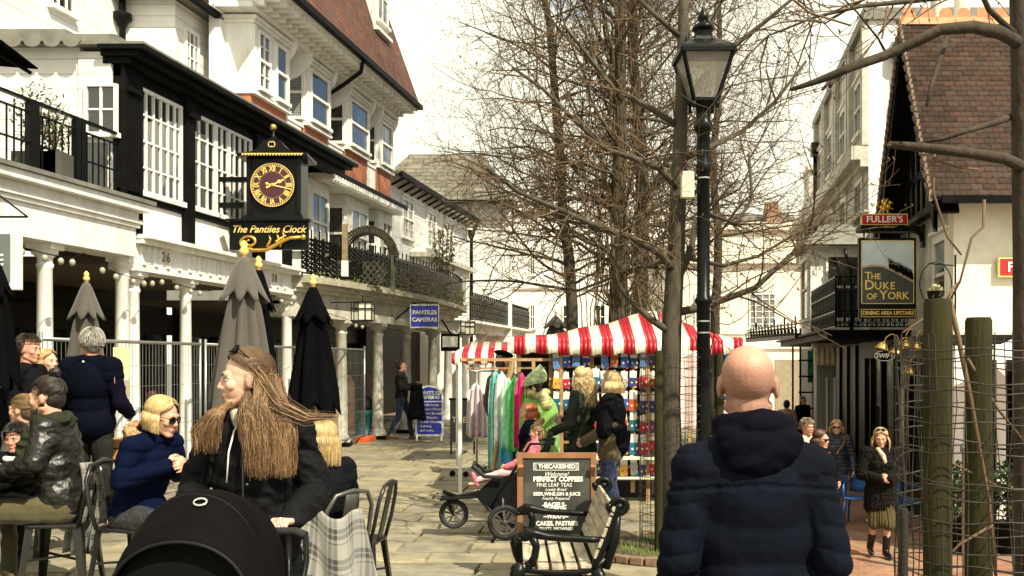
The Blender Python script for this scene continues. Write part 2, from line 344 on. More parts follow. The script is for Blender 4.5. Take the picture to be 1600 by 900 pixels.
# ---------------------------------------------------------------- trees
def grow(mb_tr, mb_tw, base, d, L, r0, rng, depth, maxd, up=.03, wig=.16, split=(4, 7), ang=(35, 70), thick=.02, tipr=.0022, twn=3, lenf=(.45, .75), gmin=.15, bud=True):
    n = max(4, int(L / .28)) if depth < 2 else max(3, int(L / .16))
    p = Vector(base); d = Vector(d).normalized(); pts = [p.copy()]; dirs = [d.copy()]
    for i in range(n):
        d = (d + Vector((rng.gauss(0, wig), rng.gauss(0, wig), rng.gauss(0, wig) + up)) * (.5 if depth == 0 else 1)).normalized()
        p = p + d * (L / n); pts.append(p.copy()); dirs.append(d.copy())
    endr = max(tipr, r0 * (.32 if depth < maxd else .5)); rr = [r0 + (endr - r0) * (i / n) ** .85 for i in range(n + 1)]
    (mb_tr if r0 > thick else mb_tw).tube(pts, rr, 8 if r0 > .05 else 5 if r0 > thick else 3, cap=False)
    if depth >= maxd:
        if bud:
            for q in pts[1:]:
                if rng.random() < .55:
                    o = q + Vector((rng.uniform(-.03, .03), rng.uniform(-.03, .03), rng.uniform(-.01, .03))); e = o + Vector((rng.uniform(-.02, .02), rng.uniform(-.02, .02), .02)); w = .006
                    mb_tw.add([q, o + Vector((w, 0, w)), e, o - Vector((w, 0, w))], [(0, 1, 2, 3)], False)
        return
    k = rng.randint(*split)
    for j in range(k):
        t_ = gmin + (1 - gmin) * (j + rng.random()) / k; i = min(n - 1, int(t_ * n)); fr = t_ * n - i
        q = pts[i].lerp(pts[i + 1], fr); dd = dirs[i]; a = R(rng.uniform(*ang)); ax = dd.orthogonal().normalized(); ax.rotate(Matrix.Rotation(rng.uniform(0, 2 * math.pi), 3, dd))
        nd = dd.copy(); nd.rotate(Matrix.Rotation(a, 3, ax))
        grow(mb_tr, mb_tw, q, nd, L * rng.uniform(*lenf) * (1 - .35 * t_), min(rr[i] * .62, r0 * .55), rng, depth + 1, maxd, up, wig * 1.15, split, ang, thick, tipr, twn, lenf, gmin, bud)
def big_tree(label, base, H, r, seed, limbs, crown_r, group='bare trees behind the market stall', lowz=2.2, shoots=0, maxd=3, lean=(0, 0), spl=(6, 8)):
    rng = random.Random(seed); T = thing('bare_tree', label, 'tree', base, group=group); a = MB(); b = MB()
    pts = [(0, 0, -.05)]; x = y_ = 0
    n = 14
    for i in range(1, n + 1):
        x += rng.gauss(0, .05) + lean[0] / n; y_ += rng.gauss(0, .05) + lean[1] / n; pts.append((x, y_, H * i / n))
    rad = [r * (1.25 if i == 0 else 1) * (1 - .8 * i / n) for i in range(n + 1)]
    a.tube(pts, rad, 12)
    for j in range(limbs):
        z = lowz + (H - lowz) * ((j + rng.random()) / limbs) ** 1.1; i = min(n - 1, int(z / H * n)); q = Vector(pts[i]).lerp(Vector(pts[i + 1]), z / H * n - i)
        an = rng.uniform(0, 2 * math.pi); el = rng.uniform(.0, .55) if z < H * .5 else rng.uniform(.3, 1.1)
        L = crown_r * rng.uniform(.7, 1.15) * (1 - .45 * max(0, z / H - .35))
        grow(a, b, q, (math.cos(an), math.sin(an), el), L, rad[i] * rng.uniform(.16, .34), rng, 1, maxd, up=.02, wig=.13, split=spl)
    for j in range(shoots):
        z = rng.uniform(1.8, H * .8); i = min(n - 1, int(z / H * n)); q = Vector(pts[i]); an = rng.uniform(0, 6.28)
        o = Vector((math.cos(an), math.sin(an), 0)); p0 = q + o * rad[i]
        p1 = p0 + o * rng.uniform(.1, .45) + Vector((0, 0, .25)); pp = [p0, p1]; 
        for k in range(rng.randint(4, 8)): pp.append(pp[-1] + Vector((rng.gauss(0, .05), rng.gauss(0, .05), rng.uniform(.2, .35))))
        b.tube(pp, [.012 * (1 - .8 * k / len(pp)) + .002 for k in range(len(pp))], 3, cap=False)
        for q2 in pp[2:]:
            if rng.random() < .5:
                e = q2 + Vector((rng.gauss(0, .1), rng.gauss(0, .1), rng.uniform(.05, .25))); b.tube([q2, e], [.004, .002], 3, cap=False)
    a.build('trunk', BARK, T); b.build('crown', TWIG, T); return T
# ---------------------------------------------------------------- building helpers (skewed frame: v across the street, Y along it, z up)
def col_prof(h, r, z0=0):
    return [(r * 1.5, z0), (r * 1.5, z0 + .06), (r * 1.25, z0 + .08), (r * 1.3, z0 + .12), (r * 1.02, z0 + .15), (r * 1.0, z0 + h * .4), (r * .86, z0 + h - .22), (r * 1.0, z0 + h - .20), (r * 1.0, z0 + h - .17), (r * .88, z0 + h - .15),
            (r * .9, z0 + h - .10), (r * 1.3, z0 + h - .06), (r * 1.5, z0 + h - .055), (r * 1.5, z0 + h)]
def column(parent, x, y, h, r, z0=0, m=None, sq=False):
    b = MB(); b.lathe(col_prof(h, r, z0), (x, y, 0), 20); b.box(x - r * 1.6, x + r * 1.6, y - r * 1.6, y + r * 1.6, z0 + h - .002, z0 + h + .06)
    return b.build('column', m or WHITE, parent, world=True)
def win_par(parent, tf, v, y0, y1, z0, z1, cols, rows, fw=.05, bar=.022, gm=None, fm=None, facing=1, sash=False, reveal=0.0, name='window', blind=None, trim=0):
    """window on a wall parallel to the street; facing +1 looks to +v, -1 to -v"""
    fm = fm or WHITE; gm = gm or GLS; f = MB(tf); s_ = facing
    a, b = v, v + s_ * .05
    f.box(a, b, y0, y0 + fw, z0, z1); f.box(a, b, y1 - fw, y1, z0, z1); f.box(a, b, y0 + fw, y1 - fw, z1 - fw, z1); f.box(a, b + s_ * .05, y0 - .03, y1 + .03, z0 - .04, z0 + fw * .6)
    if trim:
        f.box(a, v + s_ * .035, y0 - trim, y0 - .001, z0 - .05, z1 + trim); f.box(a, v + s_ * .035, y1 + .001, y1 + trim, z0 - .05, z1 + trim); f.box(a, v + s_ * .035, y0, y1, z1 + .001, z1 + trim); f.box(a, v + s_ * .09, y0 - trim - .03, y1 + trim + .03, z1 + trim + .001, z1 + trim + .05)
    for i in range(1, cols):
        y = y0 + (y1 - y0) * i / cols; f.box(a, v + s_ * .04, y - bar / 2, y + bar / 2, z0 + fw * .6, z1 - fw)
    for j in range(1, rows):
        z = z0 + (z1 - z0) * j / rows; f.box(a, v + s_ * .037, y0 + fw, y1 - fw, z - bar / 2, z + bar / 2)
    if sash: z = (z0 + z1) / 2; f.box(a, v + s_ * .06, y0 + fw, y1 - fw, z - .025, z + .025)
    w = f.build(name, fm, parent, world=True)
    p = MB(tf); p.box(v - s_ * .005, v + s_ * .012, y0 + .01, y1 - .01, z0, z1 - .01); p.build('pane', gm, w, world=True)
    return w
def win_perp(parent, tf, y, v0, v1, z0, z1, cols, rows, fw=.05, bar=.022, gm=None, fm=None, sash=False, name='window', trim=0):
    """window on a wall facing the camera (towards -Y)"""
    fm = fm or WHITE; gm = gm or GLS; f = MB(tf); v0, v1 = sorted((v0, v1))
    f.box(v0, v0 + fw, y - .05, y, z0, z1); f.box(v1 - fw, v1, y - .05, y, z0, z1); f.box(v0 + fw, v1 - fw, y - .05, y, z1 - fw, z1); f.box(v0 - .03, v1 + .03, y - .1, y, z0 - .04, z0 + fw * .6)
    if trim: f.box(v0 - trim, v0 - .001, y - .035, y, z0 - .05, z1 + trim); f.box(v1 + .001, v1 + trim, y - .035, y, z0 - .05, z1 + trim); f.box(v0, v1, y - .035, y, z1 + .001, z1 + trim)
    for i in range(1, cols): x = v0 + (v1 - v0) * i / cols; f.box(x - bar / 2, x + bar / 2, y - .04, y, z0 + fw * .6, z1 - fw)
    for j in range(1, rows): z = z0 + (z1 - z0) * j / rows; f.box(v0 + fw, v1 - fw, y - .037, y, z - bar / 2, z + bar / 2)
    if sash: z = (z0 + z1) / 2; f.box(v0 + fw, v1 - fw, y - .06, y, z - .025, z + .025)
    w = f.build(name, fm, parent, world=True)
    p = MB(tf); p.box(v0 + .01, v1 - .01, y - .012, y + .005, z0, z1 - .01); p.build('pane', gm, w, world=True)
    return w
def part(parent, name, m, fn, tf=None, **k):
    b = MB(tf); fn(b); return b.build(name, m, parent, world=True, **k)
def boards_mat(name, col, pitch, m_dark=.45):
    """lapped weatherboards: thin dark line under each board, slight bump"""
    if name in MT: return MT[name]
    m = bpy.data.materials.new(name); m.use_nodes = True; n, l = m.node_tree.nodes, m.node_tree.links; b = n['Principled BSDF']; b.inputs['Roughness'].default_value = .55
    t = n.new('ShaderNodeTexCoord'); s = n.new('ShaderNodeSeparateXYZ'); l.new(t.outputs['Object'], s.inputs[0])
    d = n.new('ShaderNodeMath'); d.operation = 'DIVIDE'; l.new(s.outputs[2], d.inputs[0]); d.inputs[1].default_value = pitch
    f = n.new('ShaderNodeMath'); f.operation = 'FRACT'; l.new(d.outputs[0], f.inputs[0])
    r = n.new('ShaderNodeValToRGB'); e = r.color_ramp.elements; e[0].position = 0; e[0].color = (*[c * m_dark for c in col], 1); e[1].position = .09; e[1].color = (*col, 1); l.new(f.outputs[0], r.inputs[0])
    a = n.new('ShaderNodeTexNoise'); a.inputs['Scale'].default_value = 2; a.inputs['Detail'].default_value = 8; l.new(t.outputs['Object'], a.inputs['Vector'])
    g_ = n.new('ShaderNodeMapRange'); g_.inputs[1].default_value = .45; g_.inputs[2].default_value = .75; g_.inputs[3].default_value = 1; g_.inputs[4].default_value = .8; l.new(a.outputs['Fac'], g_.inputs[0])
    y = n.new('ShaderNodeMix'); y.data_type = 'RGBA'; y.blend_type = 'MULTIPLY'; y.inputs[0].default_value = 1; l.new(r.outputs[0], y.inputs[6]); l.new(g_.outputs[0], y.inputs[7]); l.new(y.outputs[2], b.inputs['Base Color'])
    u = n.new('ShaderNodeBump'); u.inputs['Strength'].default_value = .8; u.inputs['Distance'].default_value = .02; l.new(f.outputs[0], u.inputs['Height']); l.new(u.outputs[0], b.inputs['Normal'])
    MT[name] = m; return m
BOARDS = boards_mat('weatherboards', (.80, .79, .74), .19)
TILE_R = brick_mat('red_clay_tiles', (.17, .052, .024), (.10, .037, .022), (.035, .02, .015), 1.0, .17, .115, .012, axes=('Y', 'Z'), bump=1.0, spot=(.10, .06, .04))
TILE_B = brick_mat('brown_clay_tiles', (.16, .083, .058), (.105, .064, .05), (.03, .022, .018), 1.0, .20, .105, .012, axes=('X', 'Z'), bump=1.0, spot=(.15, .12, .09))
SLATE = brick_mat('stone_slates', (.15, .13, .095), (.10, .09, .07), (.04, .035, .03), 1.0, .42, .2, .014, axes=('X', 'Z'), bump=.8, spot=(.21, .19, .13))
BRICK = brick_mat('orange_brick', (.46, .15, .06), (.38, .12, .05), (.30, .16, .10), 1.0, .22, .075, .008, axes=('Y', 'Z'), bump=.3)
BRICKX = brick_mat('orange_brick_side', (.46, .15, .06), (.38, .12, .05), (.30, .16, .10), 1.0, .22, .075, .008, axes=('X', 'Z'), bump=.3)
GLB = glass('dark_glass', (.012, .012, .012), .12, see=0.0)
BLIND = stripes_mat('venetian_blind', ((.10, .11, .11), (.26, .27, .26)), 2, .05, .3, rough=.3)
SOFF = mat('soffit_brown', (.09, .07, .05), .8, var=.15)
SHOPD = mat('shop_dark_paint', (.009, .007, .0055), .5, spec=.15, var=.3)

# ================= building one: low white colonnaded shop with a roof terrace (nearest on the left)
B1 = thing('colonnade_shop', 'low white colonnaded shop at the left edge with a railed terrace on its roof', 'building', (-5.3, 10, 0))
Y0, Y1 = 4.0, yL(217)
zb, zt = 3.03, 3.70
part(B1, 'entablature', WHITE, lambda b: [b.box(-.42, 0, Y0, Y1 - .06, zb, 3.4), b.box(-.42, .04, Y0, Y1 - .03, 3.4, 3.45), b.box(-.42, .07, Y0, Y1, 3.451, 3.50), b.box(-.42, .03, Y0, Y1 - .05, 3.501, 3.6), b.box(-.42, .16, Y0, Y1 + .03, 3.601, zt)], LF, bevel=.008)
part(B1, 'terrace_floor', LEAD, lambda b: b.box(-6, .2, Y0, Y1 + .05, zt + .002, zt + .05), LF)
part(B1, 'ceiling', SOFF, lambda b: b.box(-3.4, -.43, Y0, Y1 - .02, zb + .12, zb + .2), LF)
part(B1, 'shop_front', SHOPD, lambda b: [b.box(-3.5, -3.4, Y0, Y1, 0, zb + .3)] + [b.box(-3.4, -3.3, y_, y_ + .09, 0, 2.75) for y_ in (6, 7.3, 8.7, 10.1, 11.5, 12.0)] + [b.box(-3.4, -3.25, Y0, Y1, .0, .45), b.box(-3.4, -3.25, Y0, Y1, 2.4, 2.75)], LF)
part(B1, 'shop_window', GLI, lambda b: b.box(-3.36, -3.34, Y0 + .2, Y1 - .3, .46, 2.39), LF)
for px in (70, 191):
    y_ = yL(px, -.22); p = LF((-.22, y_, 0)); column(B1, p.x, y_, zb - stepz(p.x, y_) - .06, .095, stepz(p.x, y_))
y_ = 7.7; p = LF((-.22, y_, 0)); column(B1, p.x, y_, zb - .26, .095, .2)
# terrace railing
def railing(name, parent, tf, v, ya, yb, za, zb_, posts, pitch=.11, m=BLACKM, perp=False, n_mid=True, w=.014):
    A = (lambda y, z: (v, y, z)) if not perp else (lambda y, z: (y, v, z))
    r = MB(tf)
    r.bar(A(ya, zb_), A(yb, zb_), .05, .035); r.bar(A(ya, zb_ - .13), A(yb, zb_ - .13), .03, .02); r.bar(A(ya, za + .06), A(yb, za + .06), .03, .025)
    if n_mid: r.bar(A(ya, za + .42 * (zb_ - za)), A(yb, za + .42 * (zb_ - za)), .02, .02)
    k = int((yb - ya) / pitch)
    for i in range(k + 1):
        yy = ya + (yb - ya) * i / k; r.bar(A(yy, za + .06), A(yy, zb_ - .13), w, w, up=(0, 1, 0))
    o = r.build(name, m, parent, world=True)
    for py_ in posts:
        q = MB(tf); q.box(v - .035, v + .035, py_ - .035, py_ + .035, za, zb_ - .02) if not perp else q.box(py_ - .035, py_ + .035, v - .035, v + .035, za, zb_ - .02)
        q.build('post', m, parent, world=True)
    return o
RL = thing('terrace_railing', 'black iron railing along the roof terrace at the left edge', 'railing', LF((-.1, 10, 3.75)))
railing('rail_panel', RL, LF, -.1, 6.5, 12.0, 3.75, 4.55, (7.6, 9.2, yL(47, -.1), yL(54, -.1), yL(119, -.1), yL(127, -.1), yL(197, -.1)))

# ================= building two: black framed glazed upper room over numbers 26 and 28
B2 = thing('timber_front_house', 'black framed house with tall glazed upper room over the columns numbered 26 and 28', 'building', (-4.4, 14, 0))
Ya, Yb = 12.12, 17.05
part(B2, 'fascia', WHITE, lambda b: [b.box(-.4, -.03, Y1 + .01, Yb, 2.87, 2.97), b.box(-.4, -.06, Y1 + .01, Yb - .01, 2.971, 3.22), b.box(-.4, .06, Y1 + .01, Yb + .03, 3.221, 3.28), b.box(-.4, .16, Y1, Yb + .08, 3.281, 3.33)]
     + [b.box(-.058, -.035, y_, y_ + .07, 2.98, 3.2) for y_ in [12.45 + .14 * i for i in range(32)] if not (12.95 < y_ < 13.5 or 16.0 < y_ < 16.6)] + [b.box(-.028, -.005, y_, y_ + .07, 2.955, 2.985) for y_ in [12.45 + .28 * i for i in range(16)]], LF)
LT = mat('number_paint', (.10, .10, .09), .5)
text('house_number', '2 6', .19, LT, LF((-.03, yL(263), 3.1)), B2, rot=(R(90), 0, R(78)), world=True, sx=.8)
text('house_number', '2 8', .19, LT, LF((-.03, yL(432), 3.1)), B2, rot=(R(90), 0, R(78)), world=True, sx=.8)
for px, r_ in ((208, .09), (290, .09), (448, .10)):
    y_ = yL(px, -.22); p = LF((-.22, y_, 0)); column(B2, p.x, y_, 2.87 - stepz(p.x, y_) - .06, r_, stepz(p.x, y_))
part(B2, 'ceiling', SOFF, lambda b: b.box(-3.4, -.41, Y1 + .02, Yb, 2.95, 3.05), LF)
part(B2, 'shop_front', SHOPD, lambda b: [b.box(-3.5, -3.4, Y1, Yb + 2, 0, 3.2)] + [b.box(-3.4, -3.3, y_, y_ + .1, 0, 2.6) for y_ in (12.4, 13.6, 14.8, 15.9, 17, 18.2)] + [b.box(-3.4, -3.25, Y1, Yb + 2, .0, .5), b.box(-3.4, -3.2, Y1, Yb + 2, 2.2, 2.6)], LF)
part(B2, 'shop_window', GLI, lambda b: b.box(-3.36, -3.34, Y1 + .2, Yb + 1.8, .51, 2.19), LF)
part(B2, 'lit_poster', mat('shop_poster', (.62, .55, .36), .6, var=.4, sc=14), lambda b: [b.box(-3.33, -3.31, 13.8, 14.5, 1.3, 1.95)], LF)
# first floor
def ff(b):
    b.box(-.16, -.1, Ya, Yb, 3.78, 3.9); b.box(-.2, -.1, Ya, Yb, 5.3, 5.62)
    for a_, c_ in ((Ya, yL(230)), (yL(299), yL(311)), (yL(407), yL(420)), (Yb - .22, Yb)): b.box(-.2, -.05, a_, c_, 3.36, 5.6)
    b.box(-.08, .0, yL(205), yL(224), 3.86, 3.94); b.box(-.08, .0, yL(205), yL(226), 5.12, 5.2)
    b.box(-.08, .02, yL(299) - .03, yL(311) + .03, 5.16, 5.24)
part(B2, 'timber_frame', BLACK, ff, LF, bevel=.006)
part(B2, 'cornice', BLACK, lambda b: [b.box(-.3, .05, Ya - .05, 19.3, 5.45, 5.53), b.box(-.3, .18, Ya - .1, 19.35, 5.531, 5.6), b.box(-.3, .28, Ya - .16, 19.4, 5.601, 5.66)], LF)
part(B2, 'wall', WALLW, lambda b: [b.box(-.3, -.14, Ya + .1, Yb - .01, 3.34, 3.85), b.box(-.3, -.21, yL(407), Yb - .01, 3.86, 5.4)], LF)
part(B2, 'lead_roof', LEAD, lambda b: [b.box(-7, .26, Ya - .14, 15.9, 5.661, 5.70), b.box(-1.5, .26, 15.9, 19.4, 5.661, 5.70)], LF)
# near end wall, facing the camera
part(B2, 'end_wall', BOARDS, lambda b: [b.box(-7, -.62, Ya, Ya + .1, 3.76, 5.75), b.box(-.62, -.21, Ya - .03, Ya + .1, 3.76, 5.6)], LF)
part(B2, 'parapet_cap', LEAD, lambda b: b.box(-.66, -.12, Ya - .1, Ya + .15, 5.69, 5.80), LF)
def scal(b):
    b.box(-7, -.66, Ya - .22, Ya + .1, 5.76, 5.82); y_ = Ya - .22
    x = -7
    while x < -.7:
        pts = [(x, 5.76), (x + .24, 5.76), (x + .24, 5.68)] + [(x + .12 + .1 * math.cos(R(t_)), 5.66 - .06 * math.sin(R(t_))) for t_ in range(0, 181, 30)] + [(x, 5.68)]
        b.prism(pts, lambda p: (p[0], y_, p[1]), lambda p: (p[0], y_ + .02, p[1])); x += .242
part(B2, 'scalloped_canopy', LEAD, scal, LF)
win_perp(B2, LF, Ya - .03, X_(137, Ya) - CL - .2 * Ya, X_(190, Ya) - CL - .2 * Ya - .02, Z_(212, Ya), Z_(133, Ya), 2, 2, gm=GLB, fw=.035)
part(B2, 'lower_end_panel', GLB, lambda b: b.box(-.6, -.25, Ya - .05, Ya - .032, 3.82, 4.45), LF)
win_par(B2, LF, -.16, yL(232), yL(298), 3.91, 5.3, 6, 4, fw=.05, bar=.026, gm=GLI)
win_par(B2, LF, -.16, yL(312), yL(350), 3.91, 5.3, 3, 4, fw=.05, bar=.026, gm=GLI)
win_par(B2, LF, -.16, yL(350), yL(370), 3.91, 5.3, 2, 4, fw=.04, bar=.026, gm=GLI)
win_par(B2, LF, -.16, yL(370), yL(405), 3.91, 5.3, 4, 4, fw=.04, bar=.026, gm=GLI)
part(B2, 'room_back_wall', mat('room_wall', (.07, .055, .04), .8, var=.5, sc=2), lambda b: b.box(-3.2, -3.1, Ya + .1, Yb, 3.4, 5.6), LF)
part(B2, 'brass_fitting', GOLD, lambda b: [b.bar((-.6, 12.9, 4.2), (-.6, 13.5, 4.3), .05), b.bar((-.6, 12.9, 4.45), (-.6, 13.4, 4.6), .05)] + [b.ball((-.6, 13 + .15 * i, 4.42), .06, 8, 6) for i in range(4)], LF)
# second floor set back
v2 = -1.5; Yc = 15.9
part(B2, 'upper_wall', BOARDS, lambda b: [b.box(v2 - .1, v2, Yc, 19, 5.7, 7.68), b.box(-2.4, v2 - .1, Yc, Yc + .1, 5.7, 7.68), b.box(-2.5, -2.4, 7, Yc, 5.75, 9)], LF)
part(B2, 'upper_roof', LEAD, lambda b: [b.box(-2.5, v2 + .32, Yc - .2, 18.9, 7.72, 7.78)], LF)
part(B2, 'gutter', BLACK, lambda b: [b.box(-2.45, v2 + .3, Yc - .28, Yc - .2, 7.62, 7.72), b.box(v2 + .3, v2 + .4, Yc - .28, 18.9, 7.62, 7.72)], LF)
for pa, pb in ((287, 308), (331, 348), (369, 381)): win_par(B2, LF, v2, yL(pa, v2), yL(pb, v2), 6.62, 7.32, 3, 3, fw=.04, bar=.022)
win_par(B2, LF, -2.4, yL(75, -2.4), yL(114, -2.4), 6.95, 8.2, 3, 3, gm=GLB)
part(B2, 'downpipe', BLACKM, lambda b: [b.tube([(-2.3, Yc - .12, 9), (-2.3, Yc - .12, 5.8)], .05, 10), b.lathe([(.05, 0), (.09, .12), (.14, .16), (.14, .26)], (-2.3, Yc - .12, 7.15), 10)], LF)

# ================= building three: tile-hung Victorian house with box bays
B3 = thing('bay_window_house', 'tall white house with orange brick panels, stacked box bays and a steep red tiled roof', 'building', (-3, 20, 0))
v3, v3f, E3 = -1.1, -.6, 24.25
part(B3, 'wall', WALLW, lambda b: [b.box(v3 - .2, v3, 16.6, E3, 3.2, 8.1), b.box(v3 - 6, v3 - .2, E3 - .2, E3, 3.2, 8.1)], LF)
bays = [(16.75, 18.15), (19.0, 20.15), (21.15, 22.5), (23.2, 24.2)]
for i, (a_, c_) in enumerate(bays):
    part(B3, 'bay', WHITE, lambda b: [b.box(v3, v3f, a_, c_, 6.4, 7.75), b.box(v3, v3f + .05, a_ - .05, c_ + .03, 6.36, 6.42), b.box(v3, v3f + .04, a_ - .04, c_ + .02, 7.6, 7.66), b.box(v3, v3f + .08, a_ - .08, c_ + .04, 7.661, 7.72)] +
         [b.box(v3f - .001, v3f + .03, y_, y_ + .06, 6.44, 7.58) for y_ in (a_, c_ - .06)], LF)
    part(B3, 'lower_bay', WHITE, lambda b: b.box(v3, v3f, a_, c_, 3.4, 5.35), LF)
    part(B3, 'brick_panel', BRICK, lambda b: b.box(v3 - .01, v3f - .04, a_ - .02, c_, 5.66, 6.355), LF)
    if i > 0: win_perp(B3, LF, a_ - .001, v3 + .06, v3f - .05, 6.5, 7.52, 1, 2, fw=.04, gm=(BLIND if i == 1 else GLB), sash=True)
    n = 2 if i == 0 else 1
    for k in range(n):
        w = (c_ - a_) / n; win_par(B3, LF, v3f, a_ + w * k + .12, a_ + w * (k + 1) - .1, 6.5, 7.52, 2 if i == 0 and k == 0 else 1, 4 if i == 0 and k == 0 else 2, fw=.045, sash=True)
    win_perp(B3, LF, a_ - .002, v3 + .06, v3f - .05, 3.9, 5.1, 1, 2, fw=.04, gm=GLB, sash=True, trim=.03)
    win_par(B3, LF, v3f, a_ + .15, c_ - .15, 3.9, 5.1, 2, 2, fw=.045, sash=True, gm=GLS)
for a_, c_ in ((18.17, 18.98), (20.17, 21.12), (22.52, 23.17)):
    part(B3, 'brick_panel', BRICK, lambda b: b.box(v3 + .001, v3 + .05, a_, c_, 5.67, 6.35), LF)
    part(B3, 'baluster_panel', WHITE, lambda b: [b.box(v3f - .12, v3f - .05, a_, c_, 6.3, 6.36), b.box(v3f - .12, v3f - .05, a_, c_, 5.72, 5.78)] + [b.box(v3f - .1, v3f - .07, a_ + .05 + .09 * k, a_ + .1 + .09 * k, 5.78, 6.3) for k in range(int((c_ - a_) / .09))], LF)
part(B3, 'lead_hood', BLACK, lambda b: [b.box(v3, -.25, 19.42, E3 + .1, 5.52, 5.6)], LF)
def hood(b):
    b.prism([(v3, 5.66), (-.2, 5.601), (-.2, 5.56), (v3, 5.56)], lambda p: (p[0], 19.42, p[1]), lambda p: (p[0], E3 + .12, p[1]))
part(B3, 'hood_cornice', WHITE, lambda b: [b.box(v3, -.32, 19.4, E3, 5.36, 5.5)] + [b.box(-.32, -.26, 19.5 + .16 * k, 19.58 + .16 * k, 5.4, 5.5) for k in range(29)], LF)
# eaves
def eaves(b):
    b.box(v3, .0, 16.4, E3 + .1, 8.02, 8.08); b.box(v3, -.45, 16.4, E3, 7.76, 7.86)
    y_ = 16.5
    while y_ < E3: b.box(-.5, -.04, y_, y_ + .1, 7.9, 8.018); b.box(-.5, -.3, y_, y_ + .1, 7.82, 7.9); y_ += .26
part(B3, 'eaves', WHITE, eaves, LF)
for y_ in (18.2, 18.9, 20.2, 21.05, 22.55, 23.1, E3 - .06):
    def cove(b):
        pts = [(v3, 7.86)] + [(v3 + .65 * math.sin(R(t_)), 7.2 + .6 * (1 - math.cos(R(t_)))) for t_ in range(0, 91, 15)]
        b.prism(pts, lambda p: (p[0], y_, p[1]), lambda p: (p[0], y_ + .06, p[1]))
    part(B3, 'eaves_bracket', WHITE, cove, LF)
part(B3, 'gutter', BLACK, lambda b: [b.box(0.0, .12, 16.4, E3 + .15, 8.06, 8.17)], LF)
part(B3, 'downpipe', BLACKM, lambda b: b.tube([(.04, 20.35, 8.1), (-.05, 20.45, 7.85), (-.5, 20.6, 7.6), (v3 + .1, 20.65, 7.3), (v3 + .1, 20.65, 5.7)], .045, 8), LF)
def roof3(b):
    zt_ = 13.2; vt = -1.45
    b.add([(.06, 15.8, 8.12), (.06, E3 + .15, 8.12), (vt, E3 - 1.3, zt_), (vt, 15.8, zt_)], [(0, 1, 2, 3)])
    b.add([(.06, E3 + .15, 8.12), (-6, E3 + .15, 8.12), (-6, E3 - 1.3, zt_), (vt, E3 - 1.3, zt_)], [(0, 1, 2, 3)])
part(B3, 'roof', TILE_R, roof3, LF)
def dorm(b): b.box(-1.6, -.28, 22.0, 22.9, 9.35, 13); b.box(-1.6, -.18, 21.95, 22.95, 9.28, 9.36)
D = part(B3, 'dormer', WHITE, dorm, LF)
win_par(B3, LF, -.28, 22.08, 22.82, 9.55, 12.6, 2, 5, fw=.05)
part(B3, 'valley_tiles', mat('lichen_tiles', (.42, .30, .08), .85, var=.5, sc=25, bump=1), lambda b: [b.add([(-.2, 20.55, 9.5), (-.5, 20.15, 11.4), (-.6, 20.75, 11.4)], [(0, 1, 2)])] , LF, solid=.06)

# ================= building four: lower white boarded house
B4 = thing('boarded_house', 'two storey white boarded house with black gutter beyond the bay windows', 'building', (-2, 28, 0))
v4 = -.8; Z4 = 6.45
part(B4, 'wall', BOARDS, lambda b: [b.box(v4 - .2, v4, E3 + .02, 32.7, 3.2, Z4), b.box(v4 - 5, v4 - .2, 32.5, 32.7, 3.2, Z4)], LF)
part(B4, 'roof', SLATE, lambda b: b.add([(v4 + .35, E3 + .1, Z4), (v4 + .35, 32.9, Z4), (v4 - 2.6, 31.5, Z4 + 1.4), (v4 - 2.6, E3 + .1, Z4 + 1.4)], [(0, 1, 2, 3)]), LF, solid=.08)
part(B4, 'gutter', BLACK, lambda b: [b.box(v4 + .3, v4 + .42, E3 + .1, 32.9, Z4 - .06, Z4 + .06)] + [b.bar((v4, E3 + .5 + .55 * k, Z4 - .22), (v4 + .32, E3 + .5 + .55 * k, Z4 - .05), .05) for k in range(15)], LF)
for px in (636, 673, 701): win_par(B4, LF, v4, yL(px, v4) - .48, yL(px, v4) + .48, 5.0, 6.05, 2, 4, fw=.05, sash=True, gm=GLB, fm=WHITE, trim=.06)
part(B4, 'porch_roof', WOLD, lambda b: b.box(v4, v4 + .6, 26.3, 31.5, 4.55, 4.68), LF)
part(B4, 'porch', WHITE, lambda b: b.box(v4, v4 + .4, 26.5, 31.3, 3.3, 4.55), LF)
for k in range(4): win_par(B4, LF, v4 + .4, 26.8 + 1.1 * k, 27.6 + 1.1 * k, 3.5, 4.4, 1, 1, gm=GLB)
part(B4, 'downpipe', BLACKM, lambda b: [b.tube([(v4 + .35, 32.8, Z4), (v4 + .1, 32.85, Z4 - .5), (v4 + .1, 32.85, 1.5)], .06, 8), b.lathe([(.06, 0), (.13, .15), (.13, .3)], (v4 + .1, 32.85, Z4 - .6), 8)], LF)

# ================= mossy stone colonnade under the iron balcony
B3C = thing('stone_colonnade', 'weathered stone colonnade carrying the iron balcony in front of the camera shop', 'colonnade', (-3.2, 21.5, 0))
def bow(y_, base=0.0): # street edge of the balcony, gently bowed
    t_ = (y_ - 17.1) / (28.5 - 17.1); return base + .55 * math.sin(math.pi * max(0, min(1, t_))) ** .7
def strip(b, z0, z1, off, inn=None, ya=17.12, yb=28.5, n=28):
    for i in range(n):
        y0_ = ya + (yb - ya) * i / n; y1_ = ya + (yb - ya) * (i + 1) / n; o0, o1 = bow(y0_) + off, bow(y1_) + off; i0 = -.6 if inn is None else inn
        b.add([(i0, y0_, z0), (o0, y0_, z0), (o1, y1_, z0), (i0, y1_, z0), (i0, y0_, z1), (o0, y0_, z1), (o1, y1_, z1), (i0, y1_, z1)],
              [(0, 3, 2, 1), (4, 5, 6, 7), (1, 2, 6, 5), (0, 4, 7, 3)] + ([(0, 1, 5, 4)] if i == 0 else []) + ([(2, 3, 7, 6)] if i == n - 1 else []), False)
